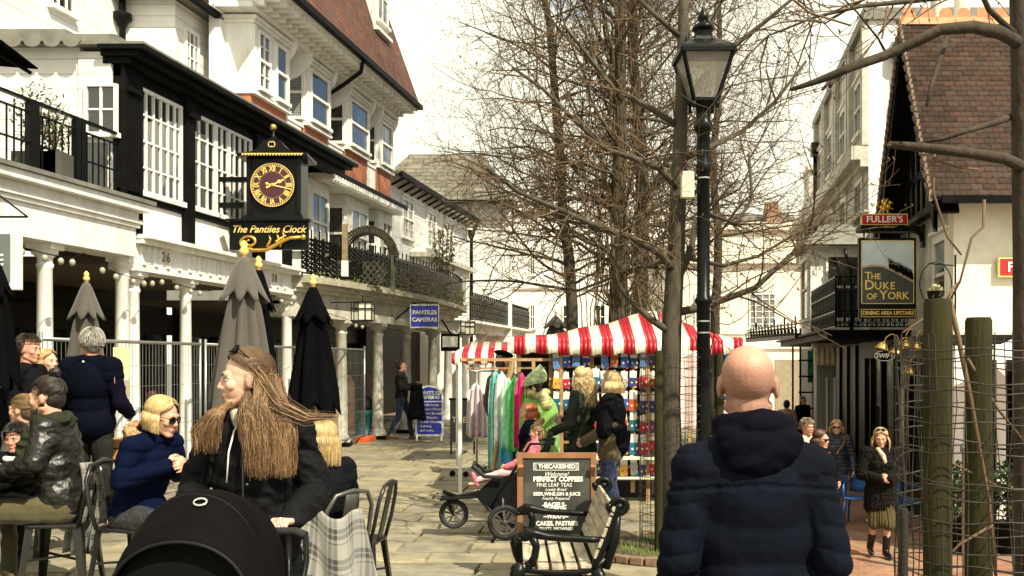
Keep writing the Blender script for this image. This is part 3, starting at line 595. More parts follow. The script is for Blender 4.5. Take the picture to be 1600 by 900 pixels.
part(B3C, 'entablature', WOLD, lambda b: [strip(b, 2.5, 2.68, -.12), strip(b, 2.681, 2.95, -.16), strip(b, 2.951, 3.02, -.05), strip(b, 3.021, 3.1, .06)], LF)
part(B3C, 'cornice', mat('mossy_stone', (.33, .31, .22), .9, var=.3, stain=(.13, .15, .05), stain_sc=3, stain_amt=.9, bump=1, bsc=18), lambda b: [strip(b, 3.101, 3.17, .2), strip(b, 3.171, 3.23, .14)], LF)
part(B3C, 'balcony_floor', LEAD, lambda b: b.box(-1.1, -.61, 17.1, 28.5, 3.1, 3.22), LF)
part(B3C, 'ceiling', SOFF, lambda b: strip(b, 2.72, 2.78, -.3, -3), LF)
for px in (533, 590, 634, 676):
    y_ = yL(px, .15); p = LF((bow(y_) - .32, y_, 0)); y2 = y_
    for _ in range(20): y2 = y2 + ((px - 800) / F * y2 - LF((bow(y2) - .32, y2, 0)).x) / (-.2 + (px - 800) / F) * -1
    p = LF((bow(y2) - .32, y2, 0)); column(B3C, p.x, y2, 2.36, .125, .08, m=WOLD)
    b = MB(); b.box(p.x - .2, p.x + .2, y2 - .2, y2 + .2, 0, .08); b.build('plinth', BLACK, B3C, world=True)
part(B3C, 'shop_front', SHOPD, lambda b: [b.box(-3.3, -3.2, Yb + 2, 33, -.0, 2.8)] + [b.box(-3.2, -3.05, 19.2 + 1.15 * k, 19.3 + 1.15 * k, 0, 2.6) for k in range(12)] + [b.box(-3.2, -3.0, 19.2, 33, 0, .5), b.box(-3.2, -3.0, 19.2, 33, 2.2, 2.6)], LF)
part(B3C, 'shop_window', GLI, lambda b: b.box(-3.16, -3.14, 19.3, 32.8, .51, 2.19), LF)
for a_ in (23.2, 26.4): part(B3C, 'wall_poster', mat('pale_poster', (.7, .68, .6), .6, var=.3, sc=9), lambda b: b.box(-3.04, -3.02, a_, a_ + .75, 1.1, 2.0), LF)
# iron balcony with dense lattice panels
BR = thing('balcony_railing', 'black cast iron lattice balcony railing overgrown with moss above the camera shop sign', 'railing', (-3, 21.5, 3.23))
def lattice(b):
    n = 46; ya, yb = 17.15, 28.4
    for i in range(n):
        y0_ = ya + (yb - ya) * i / n; y1_ = ya + (yb - ya) * (i + 1) / n; a_ = bow(y0_) + .05; c_ = bow(y1_) + .05; ym = (y0_ + y1_) / 2; cm = (a_ + c_) / 2
        for z in (3.28, 3.9): b.bar((a_, y0_, z), (c_, y1_, z), .03, .03)
        b.bar((a_, y0_, 3.23), (a_, y0_, 4.03), .022, .022)
        for k in range(7):
            z = 3.3 + k * .085; b.bar((a_, y0_, z), (c_, y1_, z + .085), .045, .02); b.bar((a_, y0_, z + .085), (c_, y1_, z), .045, .02)
        b.bar((cm, ym, 3.28), (cm, ym, 3.95), .03, .05)
        b.lathe([(.001, 4.1), (.02, 4.05), (.008, 4.02), (.012, 3.95)], (a_, y0_, 0), 6)
part(BR, 'lattice', BLACKM, lattice, LF)
def moss(b):
    rg = random.Random(5)
    for i in range(1400):
        y_ = 17.3 + 11 * rg.random() ** .8; z = 3.25 + .5 * rg.random() ** 2; v_ = bow(y_) + .06 + rg.uniform(-.03, .05); q = LF((v_, y_, z)); s_ = rg.uniform(.02, .05)
        r_ = Matrix.Rotation(rg.uniform(0, 6.28), 3, Vector((rg.random(), rg.random(), rg.random() + .1)).normalized())
        b.add([q + r_ @ Vector(t_) * s_ for t_ in ((-1, 0, 0), (0, -.4, 0), (1, 0, 0), (0, .4, .2))], [(0, 1, 2, 3)])
part(BR, 'moss_growth', mat('moss', (.10, .115, .03), .9, var=.5), moss)
AR = thing('trellis_arch', 'round wooden trellis arch standing on the iron balcony', 'trellis', LF((.1, 20, 3.25)))
def arch(b):
    c_ = P(575, 400, 19.2); Rr = .5
    for i in range(17):
        a_ = math.pi * i / 16; a2 = math.pi * (i + 1) / 16
        for rad in (.45, .56):
            for dy in (-.12, .12):
                if i < 16: b.bar(c_ + Vector((rad * math.cos(a_), dy, rad * math.sin(a_))), c_ + Vector((rad * math.cos(a2), dy, rad * math.sin(a2))), .03, .03)
        for t_ in (0, .5):
            a3 = a_ + t_ * math.pi / 16; b.bar(c_ + Vector((.43 * math.cos(a3), 0, .43 * math.sin(a3))), c_ + Vector((.6 * math.cos(a3), 0, .6 * math.sin(a3))), .03, .27, up=(0, 1, 0))
    for sx in (-.5, .5):
        for dy in (-.12, .12): b.bar(c_ + Vector((sx, dy, 0)), c_ + Vector((sx, dy, -.7)), .05, .04)
    for k in range(-4, 5):
        b.bar(c_ + Vector((k * .12, .0, -.55)), c_ + Vector((min(.48, k * .12 + .35), .0, -.1)), .02, .02); b.bar(c_ + Vector((k * .12, .02, -.55)), c_ + Vector((max(-.48, k * .12 - .35), .02, -.1)), .02, .02)
part(AR, 'arch', mat('weathered_wood_dark', (.06, .055, .035), .85, var=.4, bump=.5), arch)
GP = thing('wooden_post', 'weathered timber gate post with white foot on the iron balcony', 'post', P(539, 432, 18.4))
part(GP, 'shaft', mat('weathered_wood', (.22, .17, .09), .85, var=.4, bump=.6), lambda b: b.box(-.05, .05, -.05, .05, .3, 1.0)).location = (0, 0, 0)
for c in KIDS[GP.name]: c.data.transform(Matrix.Translation(GP.location))
part(GP, 'foot', WHITE, lambda b: b.box(*(GP.location.x + a_ for a_ in (-.06, .06)), *(GP.location.y + a_ for a_ in (-.06, .06)), GP.location.z, GP.location.z + .3))
# second balcony and far left house with the stone slate roof
B5 = thing('slate_roof_house', 'white house with a broad stone slate hipped roof behind the boarded house', 'building', (-3, 34, 0))
def w5(b): b.box(X_(560, 34), X_(800, 34), 34, 42, 0, Z_(318, 34))
part(B5, 'wall', WALLW, w5)
def r5(b):
    zc, zr = Z_(318, 34) - .05, Z_(241, 38); xl, xr = X_(555, 33.7), X_(803, 33.7)
    b.add([(xl, 33.6, zc), (xr, 33.6, zc), (X_(756, 38), 38, zr), (X_(640, 38), 38, zr), (xl, 42, zc), (xr, 42, zc)], [(0, 1, 2, 3), (1, 5, 2), (5, 4, 3, 2), (4, 0, 3)])
part(B5, 'roof', SLATE, r5)
part(B5, 'gutter', BLACK, lambda b: b.box(X_(555, 33.6), X_(803, 33.6), 33.45, 33.58, Z_(320, 34), Z_(316, 34)))
B5C = thing('far_colonnade', 'white colonnade with a black railed balcony past the drainpipe', 'colonnade', (-1.2, 33, 0))
part(B5C, 'entablature', WHITE, lambda b: [b.box(-.5, .2, 28.6, 38, 2.55, 2.75), b.box(-.5, .3, 28.6, 38, 2.751, 2.82), b.box(-.5, .45, 28.6, 38.1, 2.821, 2.9)], LF)
part(B5C, 'wall', SHOPD, lambda b: b.box(-3, -2.8, 28.6, 38, 0, 2.7), LF)
for px in (700, 727, 752, 775, 795): y_ = yL(px, -.1); p = LF((-.1, y_, 0)); column(B5C, p.x, y_, 2.48, .12, 0)
R2 = thing('far_railing', 'black cast iron balcony railing over the white colonnade past the drainpipe', 'railing', LF((.2, 33, 2.9)))
def rr2(b):
    y_ = 28.6
    b.bar((.3, 28.6, 3.6), (.3, 38, 3.6), .06); b.bar((.3, 28.6, 2.98), (.3, 38, 2.98), .06)
    while y_ < 38:
        b.bar((.3, y_, 2.9), (.3, y_, 3.75), .05); 
        for k in range(3):
            z = 3.02 + k * .19; b.bar((.3, y_, z), (.3, y_ + .3, z + .19), .05); b.bar((.3, y_, z + .19), (.3, y_ + .3, z), .05)
        y_ += .3
part(R2, 'panel', BLACKM, rr2, LF)
# ================= far row closing the view
B6 = thing('far_white_building', 'long plain white building with small dark windows behind the bare trees', 'building', (2, 46, 0))
part(B6, 'wall', WALLW, lambda b: [b.box(X_(785, 46), X_(1075, 46), 46, 54, -1, Z_(322, 46))])
part(B6, 'parapet', WHITE, lambda b: [b.box(X_(783, 45.8), X_(1077, 45.8), 45.8, 46, Z_(332, 46), Z_(322, 46)), b.box(X_(785, 45.9), X_(1077, 45.9), 45.9, 46, Z_(452, 46), Z_(447, 46))])
I6 = lambda p: Vector(p)
for px, pw in ((832, 5), (888, 10), (938, 9), (985, 9), (1030, 9)):
    for t0, t1 in ((475, 515), (385, 430)): win_perp(B6, I6, 45.99, X_(px - pw, 46), X_(px + pw, 46), Z_(t1, 46), Z_(t0, 46), 2, 2, fw=.08, bar=.04, gm=GLB, sash=True)
B7 = thing('cream_building', 'cream rendered building with string courses closing the street beyond the stall', 'building', (9, 40, 0))
part(B7, 'wall', CREAM, lambda b: [b.box(X_(1062, 40), X_(1300, 40), 40, 50, -1, Z_(352, 40)), b.box(X_(1062, 39.95), X_(1262, 39.95), 39.93, 39.999, Z_(522, 40), Z_(512, 40)), b.box(X_(1062, 39.9), X_(1262, 39.9), 39.9, 39.999, Z_(545, 40), Z_(536, 40)),
     b.box(X_(1062, 39.8), X_(1262, 39.8), 39.8, 39.998, Z_(412, 40), Z_(400, 40)), b.box(X_(1062, 39.8), X_(1262, 39.8), 39.8, 40.3, Z_(360, 40), Z_(348, 40))])
for a_, c_ in ((1085, 1118), (1170, 1212)): win_perp(B7, I6, 39.99, X_(a_, 40), X_(c_, 40), Z_(516, 40), Z_(458, 40), 4, 6, fw=.06, bar=.035, gm=BLIND)
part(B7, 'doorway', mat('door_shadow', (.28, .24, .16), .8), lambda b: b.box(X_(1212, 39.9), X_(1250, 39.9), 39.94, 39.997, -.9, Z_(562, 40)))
part(B7, 'ground_floor_bay', WHITE, lambda b: [b.box(X_(1120, 39), X_(1210, 39), 39, 39.9, -.9, Z_(560, 39))])
RB = thing('far_rooftops', 'slate roof with clay chimney pots behind the cream building', 'rooftop', (11, 52, 0))
part(RB, 'roof', SLATE, lambda b: b.add([(X_(1120, 50), 50.2, 8), (X_(1262, 50), 50.2, 8), (X_(1240, 54), 54, Z_(335, 54)), (X_(1150, 54), 54, Z_(335, 54))], [(0, 1, 2, 3)]))
part(RB, 'chimney', mat('chimney_brick', (.28, .15, .09), .85, var=.3), lambda b: [b.box(X_(1195, 53), X_(1218, 53), 52.6, 53.4, 7.5, Z_(330, 53))] + [b.lathe([(.16, 0), (.13, .5)], (X_(1198 + 7 * k, 53), 53, Z_(330, 53)), 8) for k in range(3)])
# ================= right side: the pub and the stucco terrace
def R0(b): pass
PB = thing('pub_building', 'pub with steep brown tiled roof, half timbered gable and lit cream end wall', 'building', (6.6, 15, -.9))
YP = 13.85; GND = -.9
part(PB, 'end_wall', CREAM, lambda b: [b.box(0.0, 9, YP, YP + .3, Z_(523, YP), 4.12)], RF)
part(PB, 'side_wall', GREYR, lambda b: [b.box(0, .3, YP + .3, 21, 2.1, 4.5), b.box(.42, .6, YP + .3, 21, GND, 2.1)], RF)
# gable triangle of the street front
gy0, gy1, gya, gz0, gz1 = 13.6, 17.6, 15.6, 4.02, 7.25
part(PB, 'gable_wall', GREYR, lambda b: b.prism([(gy0 + .3, gz0), (gy1 - .3, gz0), (gya, gz1 - .35)], lambda p: (.0, p[0], p[1]), lambda p: (.3, p[0], p[1])), RF)
def timb(b):
    for z in (4.1, 4.75, 5.4): 
        k = (z - gz0) / (gz1 - gz0) * 2; b.bar((-.03, gy0 + .3 + k * .85, z), (-.03, gy1 - .3 - k * .85, z), .12, .05, up=(1, 0, 0))
    for i in range(9):
        y_ = gy0 + .5 + i * .38; zt = gz0 + (gz1 - gz0) * (1 - abs(y_ - gya) / 2) - .3
        if zt > gz0 + .1: b.bar((-.035, y_, gz0), (-.035, y_, zt), .09, .05, up=(1, 0, 0))
    b.box(-.2, -.05, gy0 + .2, gy1 - .2, 3.95, 4.03)
part(PB, 'timbering', BLACK, timb, RF)
def barge(b):
    for ya in (gy0 - .2, gy1 + .2):
        b.add([(-.40, ya, 3.80), (-.40, gya, gz1 - .02), (-.40, gya, gz1 - .38), (-.40, ya, 3.5), (-.34, ya, 3.80), (-.34, gya, gz1 - .02), (-.34, gya, gz1 - .38), (-.34, ya, 3.5)], [(0, 1, 2, 3), (4, 5, 6, 7), (0, 1, 5, 4), (3, 2, 6, 7)])
part(PB, 'bargeboard', BLACK, barge, RF)
part(PB, 'soffit', BLACK, lambda b: [b.add([(-.38, gy0 - .05, 3.8), (-.38, gya, gz1 - .15), (.0, gya, gz1 - .15), (.0, gy0 - .05, 3.8)], [(0, 1, 2, 3)]), b.add([(-.38, gy1 + .25, 3.62), (-.38, gya, gz1 - .15), (.0, gya, gz1 - .15), (.0, gy1 + .25, 3.62)], [(0, 1, 2, 3)])], RF, solid=.05)
RT = MB(RF)
rz_ = random.Random(11)
# individual tile courses on the near slope so that each row casts a line
n = 34; ya, yb, za, zb2 = 13.42, gya, 4.02, gz1
for i in range(n):
    t0, t1 = i / n, (i + 1) / n; y0_, y1_ = ya + (yb - ya) * t0, ya + (yb - ya) * t1; z0_, z1_ = za + (zb2 - za) * t0, za + (zb2 - za) * t1
    x = -.42 - (.08 if i % 2 else 0); sag = .0
    while x < 3.9:
        w = .165; k = rz_.uniform(.75, 1.18); base = rz_.choice([(.055, .034, .025), (.050, .032, .024), (.060, .034, .025), (.046, .031, .025), (.056, .039, .030)]); RT.col = tuple(c * k for c in base)
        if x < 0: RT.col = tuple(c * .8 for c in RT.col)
        j = rz_.uniform(0, .012); up_ = .028 + j
        RT.add([(x, y0_ - .02, z0_ + up_ - .03), (x + w - .006, y0_ - .02, z0_ + up_ - .03 + rz_.uniform(-.004, .004)), (x + w - .006, y1_, z1_ + .006), (x, y1_, z1_ + .006), (x, y0_ - .02, z0_ - .02), (x + w - .006, y0_ - .02, z0_ - .02)], [(0, 1, 2, 3), (4, 5, 1, 0)])
        x += w
RT.col = (.1, .06, .045); RT.add([(-.42, gy1 + .4, za - .1), (3.9, gy1 + .4, za - .1), (3.9, gya, gz1 - .02), (-.42, gya, gz1 - .02)], [(0, 1, 2, 3)])
RT.add([(-.4, ya, za - .06), (3.9, ya, za - .06), (3.9, gya, gz1 - .06), (-.38, gya, gz1 - .06)], [(0, 1, 2, 3)])
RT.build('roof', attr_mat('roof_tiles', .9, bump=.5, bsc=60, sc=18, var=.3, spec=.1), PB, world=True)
def ridge(b):
    x = -.42
    while x < 4.0:
        b.prism([(-.13, -.12), (0, .05), (.13, -.12)], lambda p: (x, gya + p[0], gz1 + p[1]), lambda p: (x + .29, gya + p[0], gz1 + p[1]))
        # crest with rounded lobes
        pts = [(0, .02)] + [(.145 + .1 * math.cos(R(t_)), .1 + .09 * math.sin(R(t_))) for t_ in range(200, -21, -20)] + [(.29, .02)]
        b.prism(pts, lambda p: (x + p[0], gya - .015, gz1 + p[1]), lambda p: (x + p[0], gya + .015, gz1 + p[1]))
        b.mi = 1; b.lathe([(.022, 0), (.022, .004)], (0, 0, 0), 8) if False else None; b.mi = 0
        x += .3
part(PB, 'ridge_tiles', mat('terracotta', (.58, .22, .10), .75, var=.2, bump=.4), ridge, RF)
part(PB, 'gutter', BLACK, lambda b: b.box(-.3, 9, ya - .12, ya - .02, 3.9, 4.0), RF)
part(PB, 'verge_tiles', mat('verge_edge', (.20, .14, .09), .8, var=.5, sc=30), lambda b: [b.box(-.45, -.41, ya + (yb - ya) * i / 30, ya + (yb - ya) * (i + .8) / 30, za + (zb2 - za) * i / 30 - .08, za + (zb2 - za) * i / 30 + .08) for i in range(30)] + [b.box(-.45, -.41, gy1 + .4 - (gy1 + .4 - gya) * (i + .8) / 30, gy1 + .4 - (gy1 + .4 - gya) * i / 30, za - .1 + (zb2 - za) * i / 30 - .08, za - .1 + (zb2 - za) * i / 30 + .08) for i in range(30)], RF)
for x in (.35, .75, 1.7): part(PB, 'chimney_pot', CREAM, lambda b: b.lathe([(.14, -.6), (.12, .6)], RF((x, 16.2, 7.3)), 10))
win_par(PB, RF, 0.0, yR(1482), yR(1462), 2.45, 3.55, 1, 2, facing=-1, gm=GLB, sash=True, trim=.09)
# lower end front behind the wire cage
part(PB, 'bar_front', SHOPD, lambda b: [b.box(-.05, 9, YP - .05, YP + .02, Z_(538, YP), Z_(523, YP)), b.box(0.3, 9, YP + .05, YP + .3, GND, Z_(540, YP))], RF)
part(PB, 'bar_pillar', WALLW, lambda b: [b.box(.0, .22, YP - .04, YP + .3, GND, Z_(540, YP) - .002), b.box(.62, .75, YP - .02, YP + .04, GND, Z_(540, YP) - .002)], RF)
for k in range(3): win_perp(PB, RF, YP + .03, .85 + k * .95, 1.65 + k * .95, -.1, 1.6, 2, 3, gm=GLI, fm=SHOPD)
part(PB, 'wall_lamp', mat('lamp_glass_small', (.8, .75, .6), .3), lambda b: [b.ball(RF((x, YP - .15, .95)), .05, 8, 6) for x in (1.05, 1.4)])
RS = mat('sign_red', (.46, .015, .02), .35, var=.08)
SW = mat('sign_white', (.82, .80, .72), .5, var=.03)
def board(name, label, cat, c_, w, h, m, frame=None, fw=.03, th=.03, group=None, par=None):
    T = thing(name, label, cat, c_, group=group) if par is None else par
    b = MB(); b.box(-w / 2, w / 2, -th / 2, th / 2, -h / 2, h / 2); b.build('panel', m, T, bevel=.004)
    if frame:
        f = MB(); a_, e = w / 2, h / 2
        for (x0, x1, z0, z1) in ((-a_ - fw, -a_, -e - fw, e + fw), (a_, a_ + fw, -e - fw, e + fw), (-a_, a_, e, e + fw), (-a_, a_, -e - fw, -e)): f.box(x0, x1, -th / 2 - .012, th / 2 + .005, z0, z1)
        f.build('frame', frame, T)
    return T
T = board('wall_sign', "red FULLER'S sign on the cream end wall of the pub at the right edge", 'sign', P(1600, 418, YP - .06) + Vector((.14, 0, 0)), 1.0, .24, RS, GOLDP, .02)
text('lettering', "FULLER'S", .2, SW, (0, -.022, 0), T, offs=.004)
# shopfront of the pub, facing the walk
part(PB, 'shop_front', SHOPD, lambda b: [b.box(-.2, .02, 14.2, 21, 1.75, 2.1), b.box(.3, .4, 14, 21, GND, 1.8)] + [b.box(-.06, .05, y_, y_ + .14, GND, 1.75) for y_ in (14.1, 15.4, 16.6, 17.9, 19.2, 20.4)] + [b.box(-.03, .05, 14.1, 20.4, GND, -.35)], RF)
part(PB, 'shop_window', GLI, lambda b: b.box(.0, .015, 14.2, 20.4, -.34, 1.74), RF)
part(PB, 'lit_opening', mat('pale_poster_right', (.55, .5, .35), .6), lambda b: b.box(-.02, -.005, 17.2, 17.5, .2, 1.2), RF)
text('lettering', '1887', .11, SW, RF((-.21, 18.8, 1.92)), PB, rot=(R(90), 0, R(-78)), world=True)
# projecting shop pilaster in grey with lit capital
GP2 = mat('grey_paint', (.22, .21, .18), .5, var=.1)
part(PB, 'pilaster', GP2, lambda b: [b.box(-1.25, -.88, 20.05, 20.15, GND, 1.6), b.box(-1.2, -1.12, 20.0, 20.06, -.5, 1.3), b.box(-1.25, -1.15, 20.151, 20.6, GND, 1.6)], RF)
part(PB, 'door_trim', WALLW, lambda b: [b.box(-.90, -.87, 19.96, 20.04, GND, 1.35), b.box(-1.06, -1.03, 19.96, 20.04, GND, 1.35)], RF)
part(PB, 'pilaster_cap', mat('stone_capital', (.6, .5, .36), .8, var=.25, bump=.6), lambda b: [b.box(-1.3, -.86, 19.9, 20.2, 1.6, 2.0), b.box(-1.34, -.82, 19.86, 20.2, 1.98, 2.06)] + [b.lathe([(.05, 1.62), (.07, 1.8), (.05, 1.98)], (-1.25 + .11 * k, 19.9, 0), 8) for k in range(4)], RF)
# iron balcony of the pub
BB = thing('pub_balcony', 'black iron balcony with scroll railing projecting from the pub front', 'balcony', RF((-.6, 18, 2.15)))
vb = -1.3
part(BB, 'floor', BLACK, lambda b: [b.box(vb - .15, -.0, 16.75, 27, 2.08, 2.2), b.box(vb - .28, 0, 16.65, 27, 2.2, 2.24)], RF)
def scroll(b, A, n, w, z0, z1):
    for i in range(n):
        s0 = w * i / n; s1 = w * (i + 1) / n; m_ = (s0 + s1) / 2
        b.bar(A(s0, z0), A(s0, z1), .02, .02, up=(0, 1, 0))
        for zc in (z0 + .14, z1 - .14):
            pts = [A(m_ + (s1 - s0) * .42 * math.cos(R(t_)), zc + .1 * math.sin(R(t_))) for t_ in range(0, 361, 40)]
            b.tube(pts, .009, 4, cap=False)
        b.tube([A(m_, z0), A(s0 + .02, (z0 + z1) / 2), A(m_, z1)], .009, 4); b.tube([A(m_, z0), A(s1 - .02, (z0 + z1) / 2), A(m_, z1)], .009, 4)
    for z in (z0, z0 + .27, z1 - .27, z1): b.bar(A(0, z), A(w, z), .02, .025)
part(BB, 'front_railing', BLACKM, lambda b: scroll(b, lambda s_, z: (vb + s_, 16.8, z), 8, 1.28, 2.3, 3.17), RF)
part(BB, 'side_railing', BLACKM, lambda b: scroll(b, lambda s_, z: (vb, 16.8 + s_, z), 16, 3.8, 2.3, 3.17), RF)
part(BB, 'dark_screen', BLACK, lambda b: b.box(vb + .02, vb + .05, 16.95, 20.5, 2.32, 3.1), RF)
def cren(b):
    for i in range(15): 
        x = vb - .3 - .055 * i; z = 2.25
        b.tube([RF((x, 21 + .3 * i, z)), RF((x, 21 + .3 * i, z + .3 + (.12 if i % 3 == 0 else 0)))], .02, 4)
        b.tube([RF((x - .05 + .09 * math.cos(t_), 21 + .3 * i, z + .1 + .09 * math.sin(t_))) for t_ in (0, .9, 1.8, 2.7, 3.6, 4.5, 5.4, 6.28)], .014, 4)
    b.bar(RF((vb - .28, 20.8, 2.24)), RF((vb - 1.15, 25.5, 2.24)), .1, .12); b.bar(RF((vb - .28, 20.8, 2.5)), RF((vb - 1.15, 25.5, 2.5)), .03, .03)
part(BB, 'shop_cresting', BLACKM, cren)
# oriel with lead hood
part(PB, 'oriel', WHITE, lambda b: [b.box(vb + .02, 0, 20.9, 22.6, 2.25, 4.2)], RF)
part(PB, 'oriel_roof', LEAD, lambda b: [b.add([(vb - .25, 20.6, 4.2), (0, 20.6, 4.2), (0, 23, 4.2), (vb - .25, 23, 4.2), (-.9, 21.3, 4.72), (0, 21.3, 4.72), (0, 22.4, 4.72), (-.9, 22.4, 4.72)], [(0, 1, 5, 4), (3, 0, 4, 7), (2, 3, 7, 6), (4, 5, 6, 7), (0, 3, 2, 1)])], RF)
win_perp(PB, RF, 20.89, -.95, -.2, 2.6, 4.0, 1, 2, gm=GLB, fm=WHITE, sash=True)
win_par(PB, RF, vb + .02, 21.1, 22.4, 2.6, 4.0, 1, 2, facing=-1, gm=GLB, sash=True)
part(PB, 'downpipe', BLACKM, lambda b: [b.tube([(-.6, 20.5, 4.1), (-.55, 20.5, 3.9), (-.45, 20.5, 3.6), (-.45, 20.5, 2.2)], .04, 8)], RF)

# stucco terrace
ST = thing('stucco_terrace', 'tall grey white stucco terrace with heavy cornice beyond the pub roof', 'building', (9, 26, -.9))
YS, YE, ZS = 21.0, 30.9, 9.15
part(ST, 'wall', GREYR, lambda b: [b.box(0, .3, YS + .05, YE, GND, ZS), b.box(.0, .3, YE, YE + 5, GND, 6.2)], RF)
part(ST, 'end_wall', WALLW, lambda b: [b.box(.001, 6, YS, YS + .05, 4, ZS)], RF)
part(ST, 'shop_front', SHOPD, lambda b: [b.box(-.06, -.002, 20.7, YE + 4, GND, 2.1)] + [b.box(-.12, -.062, 20.8 + 1.3 * k, 21.0 + 1.3 * k, GND, 2.05) for k in range(8)], RF)
part(ST, 'parapet', LEAD, lambda b: [b.box(-.12, 6, YS - .08, YS + .2, ZS, ZS + .25), b.box(-.12, .3, YS + .2, YE, ZS, ZS + .22)], RF)
part(ST, 'cornice', GREYR, lambda b: [b.box(-.18, 0, YS, YE, 5.95, 6.1), b.box(-.38, 0, YS, YE, 6.101, 6.4), b.box(-.1, 0, YS, YE, 4.95, 5.0), b.box(-.15, 0, YS, YE, 3.9, 4.0), b.box(-.35, 0, YS, YE, 4.001, 4.15)] +
     [b.box(-.14, -.001, YS + k * 2.4 + a_, YS + k * 2.4 + a_ + .2, 6.42, ZS - .05) for k in range(4) for a_ in (0, 2.0)] + [b.box(-.30, -.001, YS + .4 + k * 1.6, YS + .75 + k * 1.6, 3.2, 3.9) for k in range(6)], RF)
for k in range(4):
    y_ = YS + .8 + k * 2.45
    for z0, z1 in ((6.9, 8.1), (4.35, 5.8), (2.3, 3.6)): 
        win_par(ST, RF, -.001, y_, y_ + .95, z0, z1, 2, 2, facing=-1, gm=GLS, sash=True, trim=.1)
    b = MB(RF); b.box(-.3, 0, y_ - .05, y_ + 1, 4.15, 4.32); b.build('sill_box', BLACK, ST, world=True)
part(ST, 'downpipe', BLACKM, lambda b: [b.tube([(-.12, YE - .8, 8.3), (-.12, YE - .8, GND)], .06, 8), b.box(-.25, -.02, YE - 1, YE - .6, 8.1, 8.5)], RF)
part(ST, 'hopper', BLACKM, lambda b: [b.lathe([(.1, 0), (.16, .1), (.16, .35), (.1, .36)], RF((.65, YS - .15, 0)) + Vector((0, 0, 8.2)), 8), b.tube([RF((.65, YS - .15, 8.2)), RF((.65, YS - .12, 7.7)), RF((.55, YS - .1, 7.3)), RF((.55, YS - .1, 4.5))], .05, 8), b.box(*sorted((RF((.55, YS, 0)).x, RF((.75, YS, 0)).x)), YS - .25, YS - .05, 8.5, 8.75)])
for k in range(5):
    def orn(b):
        y_ = YE + .5 + k * 1.0; b.lathe([(.2, 6.5), (.28, 6.75), (.1, 6.9), (.22, 7.15), (.05, 7.35), (.001, 7.6)], RF((.1, y_, 0)), 8)
    part(ST, 'parapet_urn', GREYR, orn)
part(ST, 'low_cornice', GREYR, lambda b: [b.box(-.45, .4, YE, YE + 5, 6.2, 6.5), b.box(-.25, .0, YE, YE + 5, 5.0, 5.15)] + [b.box(-.2, 0, YE + .5 + 1.3 * k, YE + .8 + 1.3 * k, 5.15, 6.2) for k in range(4)] + [b.box(.1, .6, YE + 3, YE + 4.6, 6.5, 8.4), b.box(0.05, .65, YE + 2.9, YE + 4.7, 8.4, 8.6)], RF)
for k in range(2): win_par(ST, RF, -.001, YE + 1 + 2.0 * k, YE + 1.9 + 2.0 * k, 3.2, 4.7, 2, 2, facing=-1, gm=GLB)
# ================= street things
def facing_mat(n): return n
# ---- clock
ck = P(427, 290, 14.5); s_ = F / 14.5
T = thing('hanging_clock', 'black box clock with burgundy dial and gold numerals on a signboard above the columns', 'clock', ck)
part_ = lambda par, name, m, fn, **k: (lambda b: (fn(b), b.build(name, m, par, **k))[1])(MB())
part_(T, 'case', BLACKM, lambda b: [b.box(-.40, .42, .0, .5, -.46, .42), b.box(-.43, .45, -.03, .53, -.53, -.44), b.box(-.40, -.33, -.035, 0, -.44, .42), b.box(.35, .42, -.035, 0, -.44, .42), b.box(-.52, .54, -.13, .6, .42, .47)], bevel=.01)
def crest(b):
    pts = [(-.5, .47), (-.3, .5), (-.2, .56), (-.13, .66), (0, .70), (.13, .66), (.2, .56), (.3, .5), (.52, .47)]
    b.prism(pts, lambda p: (p[0], -.1, p[1]), lambda p: (p[0], .5, p[1]))
    b.lathe([(.03, .68), (.05, .72), (.025, .76), (.02, .84)], (0, 0, 0), 10)
part_(T, 'crest', BLACKM, crest)
part_(T, 'finial', GOLD, lambda b: b.ball((0, 0, .88), .05))
part_(T, 'gold_fret', GOLDP, lambda b: [b.box(-.44, .48, -.14, -.131, .452, .462)] + [b.box(-.44 + .046 * k, -.415 + .046 * k, -.14, -.131, .43, .452) for k in range(20)])
part_(T, 'monogram', GOLDP, lambda b: [b.tube([(dx + .032 * math.cos(R(t_)), -.106, .60 + .04 * math.sin(R(t_))) for t_ in range(a_, a_ + 281, 20)], .007, 5) for dx, a_ in ((-.018, 40), (.018, -140))])
D = part_(T, 'dial', mat('burgundy_enamel', (.06, .013, .02), .3, var=.1), lambda b: b.tube([(0, -.04, 0), (0, -.055, 0)], .325, 48, sm=False))
def ring(b):
    for r_, w in ((.325, .007), (.292, .003), (.2, .002)):
        b.tube([(r_ * math.cos(R(t_)), -.058, r_ * math.sin(R(t_))) for t_ in range(0, 361, 6)], w, 5, cap=False)
    for k in range(60):
        a_ = R(6 * k); c, s2 = math.cos(a_), math.sin(a_); b.bar((c * .294, -.058, s2 * .294), (c * .318, -.058, s2 * .318), .008 if k % 5 else .014, .004, up=(0, 1, 0))
part_(D, 'minute_ring', GOLDP, ring)
for i, nn in enumerate(['XII', 'I', 'II', 'III', 'IIII', 'V', 'VI', 'VII', 'VIII', 'IX', 'X', 'XI']):
    a_ = R(30 * i); text('numeral', nn, .105, GOLDP, (.243 * math.sin(a_), -.058, .243 * math.cos(a_)), D, rot=(R(90), a_ if False else 0, 0), sx=.75, offs=.0035)
    o = KIDS[D.name][-1]; c_ = Vector((.243 * math.sin(a_), -.058, .243 * math.cos(a_))); o.data.transform(Matrix.Translation(c_) @ Matrix.Rotation(a_, 4, 'Y') @ Matrix.Translation(-c_))
